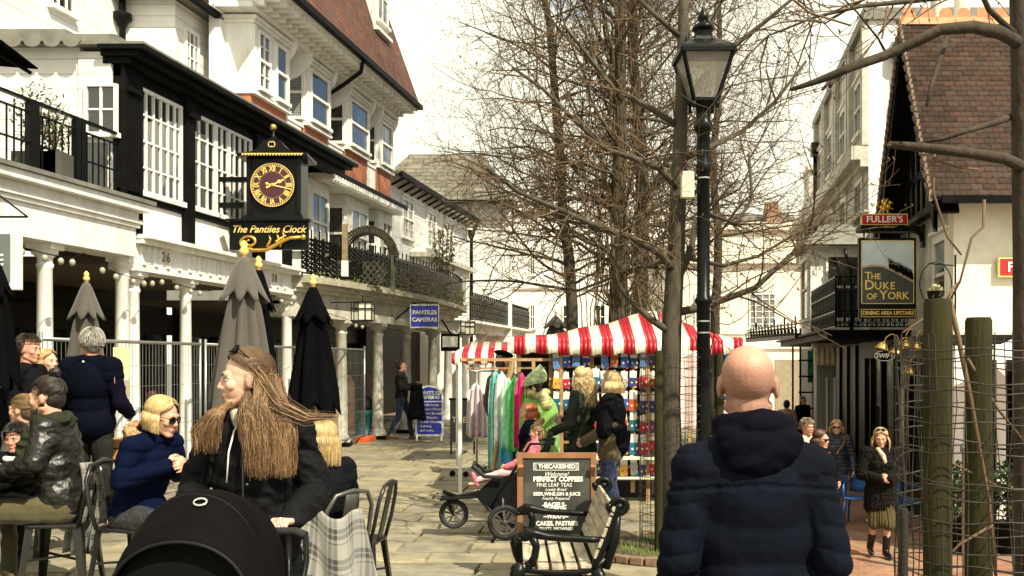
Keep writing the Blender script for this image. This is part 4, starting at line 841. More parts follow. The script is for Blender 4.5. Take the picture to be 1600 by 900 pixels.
def hand(a_, L, w, spade):
    def fn(b):
        d = Vector((math.sin(a_), 0, math.cos(a_))); n_ = Vector((math.cos(a_), 0, -math.sin(a_)))
        b.bar(d * -.09 + Vector((0, -.065, 0)), d * L + Vector((0, -.065, 0)), w, .006, up=(0, 1, 0)); b.ball(d * -.085 + Vector((0, -.065, 0)), (.022, .006, .022), 8, 6)
        if spade: b.ball(d * L * .62 + Vector((0, -.066, 0)), (.036, .006, .028), 10, 6)
        b.ball((0, -.066, 0), (.03, .008, .03), 10, 6)
    return fn
part_(D, 'hour_hand', GOLDP, hand(R(65), .19, .022, True)); part_(D, 'minute_hand', GOLDP, hand(R(103), .29, .018, False))
part_(T, 'signboard', BLACKM, lambda b: [b.box(-.68, .52, .06, .12, -.96, -.53), b.box(-.72, .56, -.02, .16, -.535, -.50)])
text('lettering', 'The Pantiles Clock', .155, GOLDP, (-.09, .05, -.655), T, shear=.35, offs=.002, sx=.95)
def scr(b):
    pts = [Vector((.45, .0, -.73)), Vector((.25, 0, -.74)), Vector((.08, 0, -.82)), Vector((-.1, 0, -.92)), Vector((-.3, 0, -.93))]
    for t_ in range(0, 560, 25): r_ = .15 * (1 - t_ / 700); pts.append(Vector((-.36 + r_ * math.cos(R(-80 - t_)), 0, -.80 + r_ * .75 * math.sin(R(-80 - t_)))))
    b.tube(pts, [.03] * 5 + [.028 * (1 - .5 * k / 22) for k in range(len(pts) - 5)], 8)
    for dx, dz, rr_ in ((-.1, -.74, 50), (.02, -.72, 120), (.1, -.68, 90)): b.tube([(dx, 0, -.88), (dx + .06, 0, dz - .02), (dx + .03, 0, dz + .05)], [.02, .018, .006], 6)
    for k in range(5): b.ball((.05 + .03 * k, -.01, -.79 + .02 * k), (.03, .015, .02), 6, 5)
    b.ball((.45, 0, -.73), .045)
o = part_(T, 'gold_scroll', GOLD, scr); o.data.transform(Matrix.Translation((0, 0, -.05)))
part_(T, 'wall_bracket', BLACKM, lambda b: [b.box(-1.0, -.5, .2, .3, -.3, -.22), b.box(-1.0, -.3, .2, .3, .1, .17)])

# ---- lamp post with box
T = thing('street_lamp', 'black cast iron street lamp with a four sided glass lantern beside the slim tree', 'street lamp', (1.675, 8.4, 0))
part_(T, 'post', BLACKM, lambda b: b.lathe([(.15, 0), (.15, .3), (.11, .35), (.1, .6), (.075, .7), (.066, .8), (.06, 1.4), (.057, 2.2), (.075, 2.22), (.075, 2.25), (.056, 2.27), (.056, 3.35), (.066, 3.36), (.066, 3.42), (.056, 3.44), (.056, 3.7), (.072, 3.72), (.085, 3.76), (.07, 3.8), (.062, 3.82), (.062, 3.93), (.1, 3.95), (.1, 3.97)], (0, 0, 0), 20))
q4 = [(-1, -1), (1, -1), (1, 1), (-1, 1)]
def lan(b):
    for (x, y_) in q4: b.bar((x * .10, y_ * .10, 3.97), (x * .215, y_ * .215, 4.36), .026, .026); b.tube([(x * .1, y_ * .1, 3.96), (x * .1, y_ * .1, 3.9)], .016, 6)
    for i in range(4):
        (x0, y0_), (x1, y1_) = q4[i], q4[(i + 1) % 4]; b.bar((x0 * .1, y0_ * .1, 3.975), (x1 * .1, y1_ * .1, 3.975), .028); b.bar((x0 * .222, y0_ * .222, 4.37), (x1 * .222, y1_ * .222, 4.37), .04, .035)
L_ = part_(T, 'lantern', BLACKM, lan)
def lroof(b):
    prof = [(.335, 4.385), (.33, 4.41), (.21, 4.47), (.13, 4.5), (.115, 4.53)]
    b.lathe(prof, (0, 0, 0), 4, sm=False, rot=math.pi / 4)
    b.lathe([(.09, 4.5), (.075, 4.58), (.085, 4.6), (.1, 4.605), (.09, 4.64), (.05, 4.66), (.03, 4.675), (.045, 4.69), (.048, 4.72), (.03, 4.76), (.012, 4.80), (.004, 4.84)], (0, 0, 0), 14)
part_(L_, 'roof', BLACKM, lroof)
gm_ = glass('lantern_glass', (.30, .27, .22), .35, see=.4)
part_(L_, 'pane', gm_, lambda b: [b.add([(x0 * .1, y0_ * .1, 3.985), (x1 * .1, y1_ * .1, 3.985), (x1 * .212, y1_ * .212, 4.355), (x0 * .212, y0_ * .212, 4.355)], [(0, 1, 2, 3)]) for (x0, y0_), (x1, y1_) in [(q4[i], q4[(i + 1) % 4]) for i in range(4)]])
part_(L_, 'lamp_head', mat('lamp_reflector', (.5, .48, .42), .4), lambda b: b.lathe([(.1, 4.3), (.12, 4.33), (.05, 4.36)], (0, 0, 0), 12))
part_(T, 'control_box', mat('cream_plastic', (.75, .66, .42), .5, var=.06), lambda b: b.box(-.20, -.09, -.06, .02, 3.13, 3.36), bevel=.008)
part_(T, 'bracket', BLACKM, lambda b: [b.box(-.09, .0, -.03, .0, 3.17, 3.2), b.box(-.09, 0, -.03, 0, 3.29, 3.32)])
part_(T, 'steel_band', mat('steel_band', (.5, .5, .48), .35, metal=.8), lambda b: [b.lathe([(.06, z), (.06, z + .012)], (0, 0, 0), 20) for z in (3.3, 2.05, 1.95)])

# ---- parasols
def parasol(name, label, X, Y, zt_, zb_, r, m, seed=1, folds=8, pole=True, polem=None, fin=GOLDP, cat='parasol', group='closed cafe parasols', tilt=0):
    g0 = stepz(X, Y) if Y < 20 else 0
    T = thing(name, label, cat, (X, Y, g0), group=group); rg = random.Random(seed); H_ = zt_ - g0; B_ = zb_ - g0; ph = [rg.uniform(-.5, .5) for _ in range(folds * 2)]
    def fab(u, v_, r0=.03):
        a_ = 2 * math.pi * u; t_ = v_
        rad = r0 + (r - r0) * (t_ ** .8) ; k = math.cos(folds * a_ + 1.2 * math.sin(a_ * 2 + seed)) ; k = (abs(k) ** .7) * (1 if k > 0 else -1)
        rad *= 1 + (.15 * min(1, t_ * 3)) * k + .05 * math.sin(3 * a_ + t_ * 4 + seed)
        z = H_ - .06 - (H_ - .06 - B_) * t_ - (.05 * k * t_ if t_ > .9 else 0)
        return (rad * math.cos(a_) + tilt * t_, rad * math.sin(a_), z)
    part_(T, 'canopy', m, lambda b: b.grid(lambda u, v_: fab(u, v_), 96, 26), solid=.006)
    def flap(u, v_):
        a_ = 2 * math.pi * u; k = math.cos(folds * a_ + 1.2 * math.sin(a_ * 2 + seed)); rad = .028 + (r * .72 - .028) * v_ ** .9 * (1 + .22 * k * v_)
        return (rad * math.cos(a_) + tilt * v_ * .3, rad * math.sin(a_), H_ - .04 - (H_ - B_) * .26 * v_ - .035 * k * v_)
    part_(T, 'top_flap', m, lambda b: b.grid(flap, 96, 8), solid=.006)
    part_(T, 'pole', polem or mat('teak', (.22, .11, .045), .5, var=.2), lambda b: b.tube([(0, 0, 0.05), (0, 0, H_)], .02, 12))
    part_(T, 'finial', fin, lambda b: b.lathe([(.012, H_ - .03), (.03, H_ - .01), (.034, H_ + .01), (.02, H_ + .03), (.028, H_ + .045), (.02, H_ + .065), (.004, H_ + .08)], (0, 0, 0), 10))
    part_(T, 'foot', BLACK, lambda b: b.lathe([(.25, 0), (.25, .04), (.05, .07), (.03, .3)], (0, 0, 0), 20))
    return T
GRY = mat('grey_canvas', (.070, .060, .048), .85, var=.12, sc=4, bump=.25, bsc=150, sheen=.2)
BCV = mat('black_canvas', (.003, .003, .0035), .95, spec=.03, var=.2, sc=4, bump=.25, bsc=150, sheen=0)
parasol('closed_parasol', 'closed grey parasol with gold finial behind the man in the padded gilet', X_(135, 9.6), 9.6, Z_(436, 9.6), Z_(640, 9.6), .22, GRY, 1)
parasol('closed_parasol', 'large closed grey parasol directly behind the long haired woman', X_(381, 6.5), 6.5, Z_(394, 6.5), Z_(632, 6.5), .215, GRY, 2)
parasol('closed_parasol', 'closed black parasol half hidden behind the large grey one', X_(404, 7.9), 7.9, Z_(415, 7.9), Z_(640, 7.9), .17, BCV, 3)
parasol('closed_parasol', 'closed black parasol on a wooden pole in front of the wire fence', X_(489, 8.6), 8.6, Z_(442, 8.6), Z_(640, 8.6), .215, BCV, 5)
parasol('closed_parasol', 'closed black parasol cut by the left edge of the picture', X_(-12, 6.2), 6.2, Z_(395, 6.2), Z_(600, 6.2), .16, BCV, 6)
parasol('closed_parasol', 'small closed grey parasol far off above the striped stall roof', X_(868, 24), 24, Z_(491, 24), Z_(560, 24), .4, GRY, 7)
T = thing('open_parasol', 'open black parasol whose edge shows at the upper left corner', 'parasol', (-4.21, 5.5, .2))
def opn(b):
    top = Vector((0, 0, 4.1)); c4 = [Vector((x, y_, 3.49)) for x, y_ in ((-1, -1), (1, -1), (1, 1), (-1, 1))]
    for k in range(4):
        a_, c = c4[k], c4[(k + 1) % 4]
        for i in range(8):
            p0, p1 = a_.lerp(c, i / 8), a_.lerp(c, (i + 1) / 8); b.add([top, p0 + Vector((0, 0, .05 * math.sin(math.pi * i / 8))), p1 + Vector((0, 0, .05 * math.sin(math.pi * (i + 1) / 8)))], [(0, 1, 2)])
part_(T, 'canopy', BCV, opn, solid=.01)
for k in range(4): part_(T, 'rib', BLACK, lambda b: b.bar((0, 0, 4.06), (.97 * (1, 1, -1, -1)[k], .97 * (1, -1, 1, -1)[k], 3.45), .02))
part_(T, 'pole', BLACK, lambda b: [b.tube([(0, 0, 0), (0, 0, 4.15)], .025, 10), b.lathe([(.3, 0), (.3, .05), (.04, .08)], (0, 0, 0), 16)])

# ---- signs
T = thing('hanging_sign', 'white framed grey hanging sign ending in the letter E at the left edge', 'sign', P(-22, 404, 7.6))
part_(T, 'frame', WHITE, lambda b: [b.box(-.45, .28, -.03, .03, -.25, .25)], bevel=.006)
part_(T, 'panel', mat('sign_grey', (.12, .14, .13), .5), lambda b: b.box(-.4, .21, -.04, -.031, -.19, .19))
text('lettering', 'CAFE', .125, SW, (.015, -.045, -.02), T, offs=.003)
part_(T, 'scroll_bracket', BLACKM, lambda b: [b.bar((-.5, 0, .33), (.33, 0, .33), .015), b.bar((-.05, 0, .62), (.33, 0, .33), .012), b.tube([((.01 + .011 * k / 2) * math.cos(k * .5) - .12, 0, .42 + (.01 + .011 * k / 2) * math.sin(k * .5)) for k in range(16)], .008, 5), b.bar((.1, 0, .33), (.1, 0, .25), .01)])
BLU = mat('sign_blue', (.018, .035, .40), .35, var=.06)
Yc_ = yL(663, 1.1); T = board('hanging_sign', 'blue rectangular sign reading PANTILES CAMERAS hung from the balcony', 'sign', P(663.5, 494, Yc_), .60, .47, BLU, SW, .02)
text('lettering', 'PANTILES', .125, SW, (0, -.022, .08), T, offs=.004); text('lettering', 'CAMERAS', .125, SW, (0, -.022, -.08), T, offs=.004)
part_(T, 'bracket', BLACKM, lambda b: [b.bar((-.9, .3, -.25), (-.2, .02, .3), .03), b.bar((-.3, .0, .3), (.3, 0, .3), .02)])
T = thing('pavement_sign', 'round topped blue pavement sign listing camera shop services', 'pavement sign', (X_(671, 20.4), 20.4, 0))
def arc_poly(w, h, n=14): return [(-w, 0), (w, 0)] + [(w * math.cos(math.pi * k / n), h - w * .85 + w * .85 * math.sin(math.pi * k / n)) for k in range(n + 1)]
part_(T, 'frame', WHITE, lambda b: [b.prism([(p[0], p[1] + .1) for p in arc_poly(.30, 1.08)], lambda p: (p[0], -.02, p[1]), lambda p: (p[0], .01, p[1]))] + [b.bar((x, -.02, .15), (x, -.1, 0), .04) for x in (-.26, .26)] + [b.bar((x, .0, 1.0), (x, .45, 0), .04) for x in (-.26, .26)])
part_(T, 'panel', BLU, lambda b: [b.prism([(p[0], p[1] + .85) for p in arc_poly(.26, .29)], lambda p: (p[0], -.03, p[1]), lambda p: (p[0], -.021, p[1])), b.box(-.26, .26, -.03, -.021, .14, .82)])
text('lettering', 'PANTILES', .11, SW, (0, -.035, 1.01), T, offs=.003); text('lettering', 'CAMERAS', .1, SW, (0, -.035, .92), T, offs=.003)
for k, w in enumerate(['. Film Exchange', '. Passport Photos', '. Camera Servicing', '. Film Transfer', '. Sensor Cleaning', '. Scanning', '. and more...']): text('lettering', w, .07, SW, (-.23, -.035, .76 - .09 * k), T, align='LEFT', offs=.001)
T = thing('blank_hanging_sign', 'black hanging box sign with a plain white face by the far colonnade', 'sign', P(704, 535, 20.9))
part_(T, 'case', BLACK, lambda b: b.box(-.21, .2, -.05, .05, -.19, .19)); part_(T, 'face', SW, lambda b: b.box(-.17, .16, -.06, -.051, -.10, .13)); part_(T, 'bracket', BLACK, lambda b: b.bar((0, 0, .19), (-.2, .2, .5), .03))
T = thing('cafe_board', 'low grey cafe barrier board lettered THE behind the pale dresses', 'board', (X_(722, 17.5), 17.5, 0))
part_(T, 'panel', mat('board_grey', (.06, .06, .055), .6), lambda b: [b.box(-.22, .24, -.01, .01, .22, .98)]); part_(T, 'frame', BLACK, lambda b: [b.box(-.24, .26, -.015, .015, .98, 1.02), b.bar((-.2, 0, .22), (-.2, 0, 0), .03), b.bar((.22, 0, .22), (.22, 0, 0), .03)])
text('lettering', 'THE', .15, SW, (-.05, -.015, .62), T)
# balcony lanterns
def wall_lantern(label, c, m=SW):
    T = thing('wall_lantern', label, 'lantern', c, group='iron lanterns under the balcony')
    def fr(b):
        for x in (-.19, -.06, .07, .19):
            for y_ in (-.15, .15): b.bar((x, y_, -.17), (x, y_, .17), .016)
        for z in (-.17, .05, .17):
            for y_ in (-.15, .15): b.bar((-.19, y_, z), (.19, y_, z), .02)
            for x in (-.19, .19): b.bar((x, -.15, z), (x, .15, z), .02)
        b.bar((-.6, 0, .17), (.2, 0, .17), .02); b.bar((0, 0, .17), (0, 0, .3), .02)
    part_(T, 'frame', BLACKM, fr); part_(T, 'glass', mat('opal_glass', (.7, .66, .52), .3), lambda b: b.box(-.06, .175, -.135, .135, -.15, .15))
wall_lantern('square iron lantern with opal glass left of the blue camera sign', P(567, 487, yL(567, .95)))
wall_lantern('square iron lantern with opal glass right of the blue camera sign', P(731, 513, yL(731, .9)))
# the pub sign
Yp = 15.6; T = thing('pub_sign', 'large hanging pub sign with a hill painting, reading THE DUKE OF YORK', 'sign', P(1385, 425, Yp)); k_ = Yp / F
part_(T, 'frame', BLACKM, lambda b: [b.box(-44 * k_, 45 * k_, -.04, .04, -56 * k_, 53 * k_), b.box(-43 * k_, 46 * k_, -.035, .035, -73 * k_, -56 * k_)], bevel=.006)
P_SKY = mat('painted_sky', (.60, .72, .80), .4, var=.3, sc=1.5, stain=(.85, .84, .74), stain_sc=1.2, stain_amt=.9)
part_(T, 'picture', P_SKY, lambda b: b.box(-41 * k_, 41 * k_, -.05, -.041, -50 * k_, 49 * k_))
hill = [(-41, 6), (-25, 9), (-8, 8), (10, 2), (28, -8), (41, -15)]
part_(T, 'painted_hill', mat('painted_slate', (.055, .062, .055), .4, var=.15), lambda b: b.prism([(-41, -50), (41, -50)] + hill[::-1], lambda p: (p[0] * k_, -.056, p[1] * k_), lambda p: (p[0] * k_, -.0505, p[1] * k_)))
part_(T, 'painted_path', mat('painted_sand', (.5, .33, .2), .5), lambda b: b.prism([(p[0], p[1] + 2) for p in hill] + [(p[0], p[1] - (1 if p[0] < 0 else 3)) for p in hill[::-1]], lambda p: (p[0] * k_, -.062, p[1] * k_), lambda p: (p[0] * k_, -.0565, p[1] * k_)))
def marchers(b):
    rg = random.Random(2)
    for i in range(26):
        x = 2 + 38 * i / 26; zb_ = 4 - .5 * x + rg.uniform(0, 3)
        b.bar((x * k_, -.06, (zb_ + 2) * k_), ((x + rg.uniform(-1, 1)) * k_, -.06, (zb_ + 9 + rg.uniform(0, 6)) * k_), 1.7 * k_, .01, up=(0, 1, 0)); b.bar((x * k_, -.06, (zb_ + 9) * k_), ((x - 2) * k_, -.06, (zb_ + 17) * k_), .4 * k_, .01, up=(0, 1, 0))
        b.bar((x * k_, -.06, (zb_) * k_), ((x + 1.2) * k_, -.06, (zb_ + 4) * k_), .6 * k_, .01, up=(0, 1, 0))
part_(T, 'painted_marchers', BLACK, marchers)
part_(T, 'gold_border', GOLDP, lambda b: [b.box(-41 * k_, 41 * k_, -.058, -.05, z * k_, (z + 1) * k_) for z in (-50, 48)] + [b.box(x * k_, (x + 1) * k_, -.058, -.05, -50 * k_, 49 * k_) for x in (-41, 40)] + [b.box(-41 * k_, 43 * k_, -.045, -.036, z * k_, (z + .8) * k_) for z in (-70.5, -59)] + [b.box(x * k_, (x + .8) * k_, -.045, -.036, -70.5 * k_, -58.5 * k_) for x in (-41, 43)])
text('lettering', 'T', 17 * k_, GOLDP, (-31 * k_, -.066, -7 * k_), T, offs=.002); text('lettering', 'HE', 12.5 * k_, GOLDP, (-19 * k_, -.066, -8 * k_), T, offs=.002)
text('lettering', 'D', 21 * k_, GOLDP, (-29 * k_, -.066, -21.5 * k_), T, offs=.002); text('lettering', 'UKE', 16 * k_, GOLDP, (-5 * k_, -.066, -22.5 * k_), T, offs=.002, sp=1.15)
text('lettering', 'OF', 13 * k_, GOLDP, (-25 * k_, -.066, -39 * k_), T, offs=.002); text('lettering', 'Y', 20 * k_, GOLDP, (-7 * k_, -.066, -37 * k_), T, offs=.002); text('lettering', 'ORK', 16 * k_, GOLDP, (16 * k_, -.066, -38 * k_), T, offs=.002)
text('lettering', 'DINING AREA UPSTAIRS', 8.6 * k_, GOLDP, (1 * k_, -.05, -64.5 * k_), T, offs=.0015, sx=.86)
part_(T, 'red_board', RS, lambda b: b.box(-39 * k_, 31 * k_, -.03, .03, 74 * k_, 89 * k_)); part_(T, 'red_board_frame', GOLDP, lambda b: [b.box(-40 * k_, 32 * k_, -.035, .02, 89 * k_, 90.5 * k_), b.box(-40 * k_, 32 * k_, -.035, .02, 72.5 * k_, 74 * k_), b.box(-40 * k_, -39 * k_, -.035, .02, 74 * k_, 89 * k_), b.box(31 * k_, 32 * k_, -.035, .02, 74 * k_, 89 * k_)])
text('lettering', "FULLER'S", 14 * k_, SW, (-4 * k_, -.036, 81.5 * k_), T, offs=.003, sp=1.05)
part_(T, 'hanging_arm', BLACKM, lambda b: [b.box(-44 * k_, 50 * k_, -.12, .12, 62 * k_, 70 * k_), b.box(-40 * k_, 30 * k_, -.04, .04, 70 * k_, 73 * k_), b.tube([(40 * k_, 0, 66 * k_), (52 * k_, 0, 60 * k_), (56 * k_, 0, 48 * k_)], .035, 8), b.box(54 * k_, 58 * k_, -.05, .05, 38 * k_, 74 * k_)] + [b.bar((x * k_, 0, 53 * k_), (x * k_, 0, 62 * k_), .02) for x in (-35, 35)])
def grif(b):
    z0 = 91
    for (x, z, rx, rz) in ((-3, 99, 7, 3.4), (3, 102, 4, 4), (6, 108, 3, 3), (-8, 101, 3, 3), (-2, 106, 4, 5), (-6, 109, 2.5, 4)): b.ball((x * k_, 0, z * k_), (rx * k_, .03, rz * k_), 8, 6)
    for (x0, z0_, x1, z1_) in ((-8, 98, -11, 91), (-4, 97, -5, 91), (2, 98, 3, 91), (5, 100, 11, 98), (-9, 101, -14, 105), (-14, 105, -12, 110), (6, 109, 10, 107), (-2, 107, 2, 114), (-5, 107, -3, 115)): b.bar((x0 * k_, 0, z0_ * k_), (x1 * k_, 0, z1_ * k_), 2.2 * k_, .03, up=(0, 1, 0))
    b.box(-10 * k_, 8 * k_, -.03, .03, 90 * k_, 91.5 * k_)
part_(T, 'gilded_figure', GOLD, grif)
T = thing('oval_sign', 'small black oval sign lettered SWIFT under the pub balcony', 'sign', P(1381, 556, 15.3))
part_(T, 'panel', BLACK, lambda b: b.tube([(0, -.02, 0), (0, .02, 0)], 1, 24, sm=False)).data.transform(Matrix.Diagonal((.17, 1, .09, 1)))
part_(T, 'rim', SW, lambda b: b.tube([(.16 * math.cos(t_ * .2618), -.025, .08 * math.sin(t_ * .2618)) for t_ in range(25)], .007, 5, cap=False)); text('lettering', 'SWIFT', .1, SW, (0, -.028, 0), T, shear=.2, offs=.003); part_(T, 'bracket', BLACK, lambda b: b.bar((0, 0, .08), (.3, 0, .35), .02))
BRS = mat('brass', (.62, .42, .12), .2, metal=.9)
def dome(label, c, tilt):
    T = thing('brass_lamp', label, 'lamp', c, group='brass dome lamps on the pub front', scale=.68)
    part_(T, 'shade', BRS, lambda b: b.lathe([(.03, .1), (.05, .09), (.09, .05), (.13, -.03), (.16, -.08), (.15, -.085), (.08, .03)], (0, 0, 0), 16))
    part_(T, 'arm', BRS, lambda b: b.tube([(0, 0, .1), (.02, 0, .22), (.1, 0, .32), (.2, 0, .33), (.28, 0, .28), (.3, 0, .1)], .011, 6)); T.rotation_euler = (0, R(tilt), 0)
for (px, py, l, t_) in ((1379, 541, 'brass dome lamp nearest the oval sign, left of its row', 18), (1401, 548, 'brass dome lamp second from the left under the pub sign', 12), (1417, 538, 'brass dome lamp hanging close above the wire cage rim', -8), (1434, 541, 'brass dome lamp right of the row next to the timber post', -10), (1422, 578, 'lowest brass dome lamp seen through the wire cage', 0)): dome(l, P(px, py, 14.6), t_)
T = thing('hanging_basket', 'round iron hanging basket bracket with a pale flowering plant on the pub wall', 'hanging basket', P(1462, 455, 13.2))
part_(T, 'iron_hoop', BLACKM, lambda b: [b.tube([(.22 * math.cos(t_ * .3), 0, .1 + .3 * math.sin(t_ * .3)) for t_ in range(22)], .008, 5), b.bar((.27, 0, -.4), (.27, 0, .5), .02), b.bar((-.1, 0, .38), (.27, 0, .35), .015), b.bar((0, 0, .38), (.0, 0, .05), .006)])
def leaves(n, c, r, s_, seed, up=1):
    def fn(b):
        rg = random.Random(seed)
        for i in range(n):
            d = Vector((rg.gauss(0, 1), rg.gauss(0, 1), rg.gauss(0, 1))).normalized() * rg.random() ** .4; q = Vector(c) + Vector((d.x * r[0], d.y * r[1], d.z * r[2])); L = s_ * rg.uniform(.6, 1.3)
            m_ = Matrix.Rotation(rg.uniform(0, 6.28), 3, 'Z') @ Matrix.Rotation(rg.uniform(-1, 1), 3, 'X'); b.add([q + m_ @ Vector(t_) * L for t_ in ((0, -1, 0), (.38, -.1, .15), (0, 1, -.1), (-.38, -.1, .15))], [(0, 1, 2), (0, 2, 3)])
    return fn
part_(T, 'plant', mat('pale_flowers', (.5, .48, .25), .7, var=.4, sc=30), leaves(160, (0, 0, -.02), (.11, .11, .12), .03, 4))
part_(T, 'basket', BLACKM, lambda b: b.lathe([(.04, -.16), (.1, -.1), (.12, 0)], (0, 0, 0), 10))

# ---- string lights along the colonnade
T = thing('string_lights', 'string of small round bulbs on a dark cable slung along the colonnade', 'string lights', P(120, 390, 10.5))
BULB = mat('bulb_glass', (.34, .32, .24), .15, var=.05)
pts_px = [(-40, 372, 9.3), (34, 386, 9.9), (70, 396, 10.2), (95, 401, 10.4), (113, 403, 10.5), (131, 395, 10.8), (160, 416, 11.2), (181, 426, 11.5), (208, 434, 12.0), (225, 437, 12.2), (238, 437, 12.5), (253, 435, 12.8), (276, 444, 13.2), (298, 450, 13.6), (312, 453, 13.9), (324, 455, 14.2), (338, 452, 14.4), (370, 452, 15.2), (440, 466, 16.3), (455, 470, 16.8), (545, 500, 18.4), (556, 505, 18.7), (566, 507, 19), (577, 505, 19.2)]
cab = [P(*p) - T.location for p in pts_px]
part_(T, 'cable', BLACK, lambda b: b.tube(cab, .006, 4))
for i, c in enumerate(cab[1:-1]):
    if i in (4, 14, 15, 16): continue
    b = MB(); b.ball(c - Vector((0, 0, .05)), (.034, .034, .04), 10, 8); b.build('bulb', BULB, T); 

# ---- temporary wire fence
GAL = mat('galvanised_steel', (.36, .36, .33), .35, metal=.7, var=.15)
def fence_panel(label, a_, c):
    a_, c = Vector(a_), Vector(c); d = (c - a_); L = d.length; T = thing('fence_panel', label, 'fence', a_, rz=math.atan2(d.y, d.x), group='temporary wire fence panels')
    part_(T, 'frame', GAL, lambda b: [b.tube([(x, 0, .08), (x, 0, 2.0)], .021, 8) for x in (.03, L - .05)] + [b.tube([(.03, 0, z), (L - .05, 0, z)], .02, 8) for z in (.15, 1.93)])
    part_(T, 'mesh', GAL, lambda b: [b.bar((.06 + .075 * k, 0, .15), (.06 + .075 * k, 0, 1.93), .0045) for k in range(int((L - .1) / .075))] + [b.bar((.03, .0, z), (L - .05, .0, z), .0045) for z in (.4, .65, .9, 1.15, 1.4, 1.65)])
    part_(T, 'block_foot', mat('orange_foot', (.62, .12, .03), .7), lambda b: b.box(L - .3, L + .4, -.12, .12, -.02, .11), bevel=.02)
fl = lambda Y: (-6.37 + .164 * Y, Y, 0)
fence_panel('nearest wire fence panel, with the elderly man before it', fl(9.7), fl(13.08)); fence_panel('wire fence panel between the white columns and the large grey parasol', fl(13.15), fl(16.6)); fence_panel('farthest wire fence panel, ending at the orange foot', fl(16.67), fl(20.1))
T = thing('notice', 'yellowed paper notice fixed on the wire fence beside the standing man', 'notice', P(189, 566, 10.9)); part_(T, 'sheet', mat('notice_paper', (.7, .62, .35), .8, var=.08), lambda b: b.box(-.09, .09, 0, .01, -.17, .17)); part_(T, 'lower_sheet', mat('notice_dim', (.42, .37, .24), .8, var=.08), lambda b: b.box(-.06, .1, .0, .01, -.4, -.2))
T = thing('timber_sheet', 'brown plywood sheet leaning inside the wire fence', 'board', (X_(508, 19), 19, 0)); part_(T, 'board', mat('plywood', (.38, .22, .09), .7, var=.25, stretch=(1, 1, 6)), lambda b: b.box(-.35, .25, 0, .03, 0, 1.15)); 
T = thing('carved_board', 'dark brown oval topped wooden board behind the wire fence', 'board', (X_(538, 20.3), 20.3, 0)); part_(T, 'board', mat('dark_plywood', (.11, .055, .025), .7, var=.4), lambda b: b.prism([(p[0], p[1] + .2) for p in arc_poly(.22, 1.2)], lambda p: (p[0], 0, p[1]), lambda p: (p[0], .05, p[1])))
T = thing('litter_bin', 'teal and black litter bin beside a stone column', 'bin', (X_(570, 21), 21, 0))
part_(T, 'body', mat('teal_paint', (.02, .17, .20), .45), lambda b: b.lathe([(.24, 0), (.27, .05), (.2, .12), (.2, .5), (.26, .55), (.26, .62)], (0, 0, 0), 16)); part_(T, 'lid', BLACK, lambda b: b.lathe([(.25, .62), (.22, .8), (.1, .92), (.02, .95)], (0, 0, 0), 16))

# ---- striped market stalls
def awning_mat(name, per): return stripes_mat(name, ((.42, .006, .018), (.78, .72, .56)), 0, per, .5, rough=.45)
ST1 = awning_mat('awning_stripes', .265)
T = thing('market_stall', 'red and white striped market stall hung with rows of bright socks', 'market stall', (1.35, 12.2, 0))
Ys = 11.6; x0, x1 = X_(798, Ys), X_(1160, Ys); zf = Z_(545, Ys); zc = Z_(527, Ys); ap = P(1022, 484, 12.4); x1b = X_(1062, 12.6)
def awn(b):
    n = 64
    for i in range(n):
        a_, c = x0 + (x1 - x0) * i / n, x0 + (x1 - x0) * (i + 1) / n
        def top(x):
            pk = ap.x; t_ = (x - x0) / (pk - x0) if x < pk else (x1 - x) / (x1 - pk); t_ = max(0, min(1, t_)); return Vector((x, Ys + (ap.y - Ys) * t_ ** .9, zc + (ap.z - zc) * t_ ** 1.25 + .012 * math.sin(x * 9) - .03 * math.sin(t_ * math.pi)))
        def low(x): return Vector((x, Ys - .02 + .02 * math.sin(x * 24), zc - .03 + .012 * math.sin(x * 7)))
        def hem(x): return Vector((x, Ys - .05 + .035 * math.sin(x * 24), zf - .05 + .03 * abs(math.sin((x - x0) * math.pi / .265 / 1)) * -1 + .012 * math.sin(x * 5)))
        b.add([hem(a_), hem(c), low(c), low(a_)], [(0, 1, 2, 3)], True); b.add([low(a_), low(c), top(c), top(a_)], [(0, 1, 2, 3)], True)
        bk = lambda x: Vector((x, 13.9, zc - .03)); b.add([top(a_), top(c), bk(c), bk(a_)], [(0, 1, 2, 3)], True)
part(T, 'awning', ST1, awn, solid=.006)
WD = mat('pine_slats', (.36, .22, .09), .7, var=.25, bump=.3)
def fr_(b):
    for x in (x0 + .1, .6, 1.65, x1 - .25):
        b.bar((x, Ys + .06, 0), (x, Ys + .06, zc - .05), .045)
        b.bar((x, 13.7, 0), (x, 13.7, zc - .05), .045)
    for z in (1.86,): b.bar((x0, Ys + .06, z), (x1, Ys + .06, z), .04)
    b.bar((ap.x, 12.4, 0), (ap.x, 12.4, ap.z - .03), .04)
part(T, 'frame', WD, fr_)
part(T, 'slat_rack', WD, lambda b: [b.box(.45, 1.95, Ys + .09, Ys + .11, z, z + .03) for z in (1.75, 1.62, 1.47, 1.3, 1.15, 1.0, .85, .7, .55, .40, .25)] + [b.box(x, x + .05, Ys + .112, Ys + .14, .1, 1.85) for x in (.45, .95, 1.45, 1.9)])
part(T, 'back_cloth', mat('dark_cloth', (.02, .018, .018), .9), lambda b: [b.box(.4, 1.9, Ys + .4, Ys + .42, 0, 1.9), b.box(x0 + .1, x0 + .5, Ys + .6, Ys + .62, .2, 1.9)])
part(T, 'shelf', mat('shelf_white', (.6, .58, .5), .6), lambda b: [b.box(.75, 2.4, Ys - .1, Ys + .05, .52, .55), b.box(.75, 2.5, Ys - .05, Ys + .05, .28, .3)])
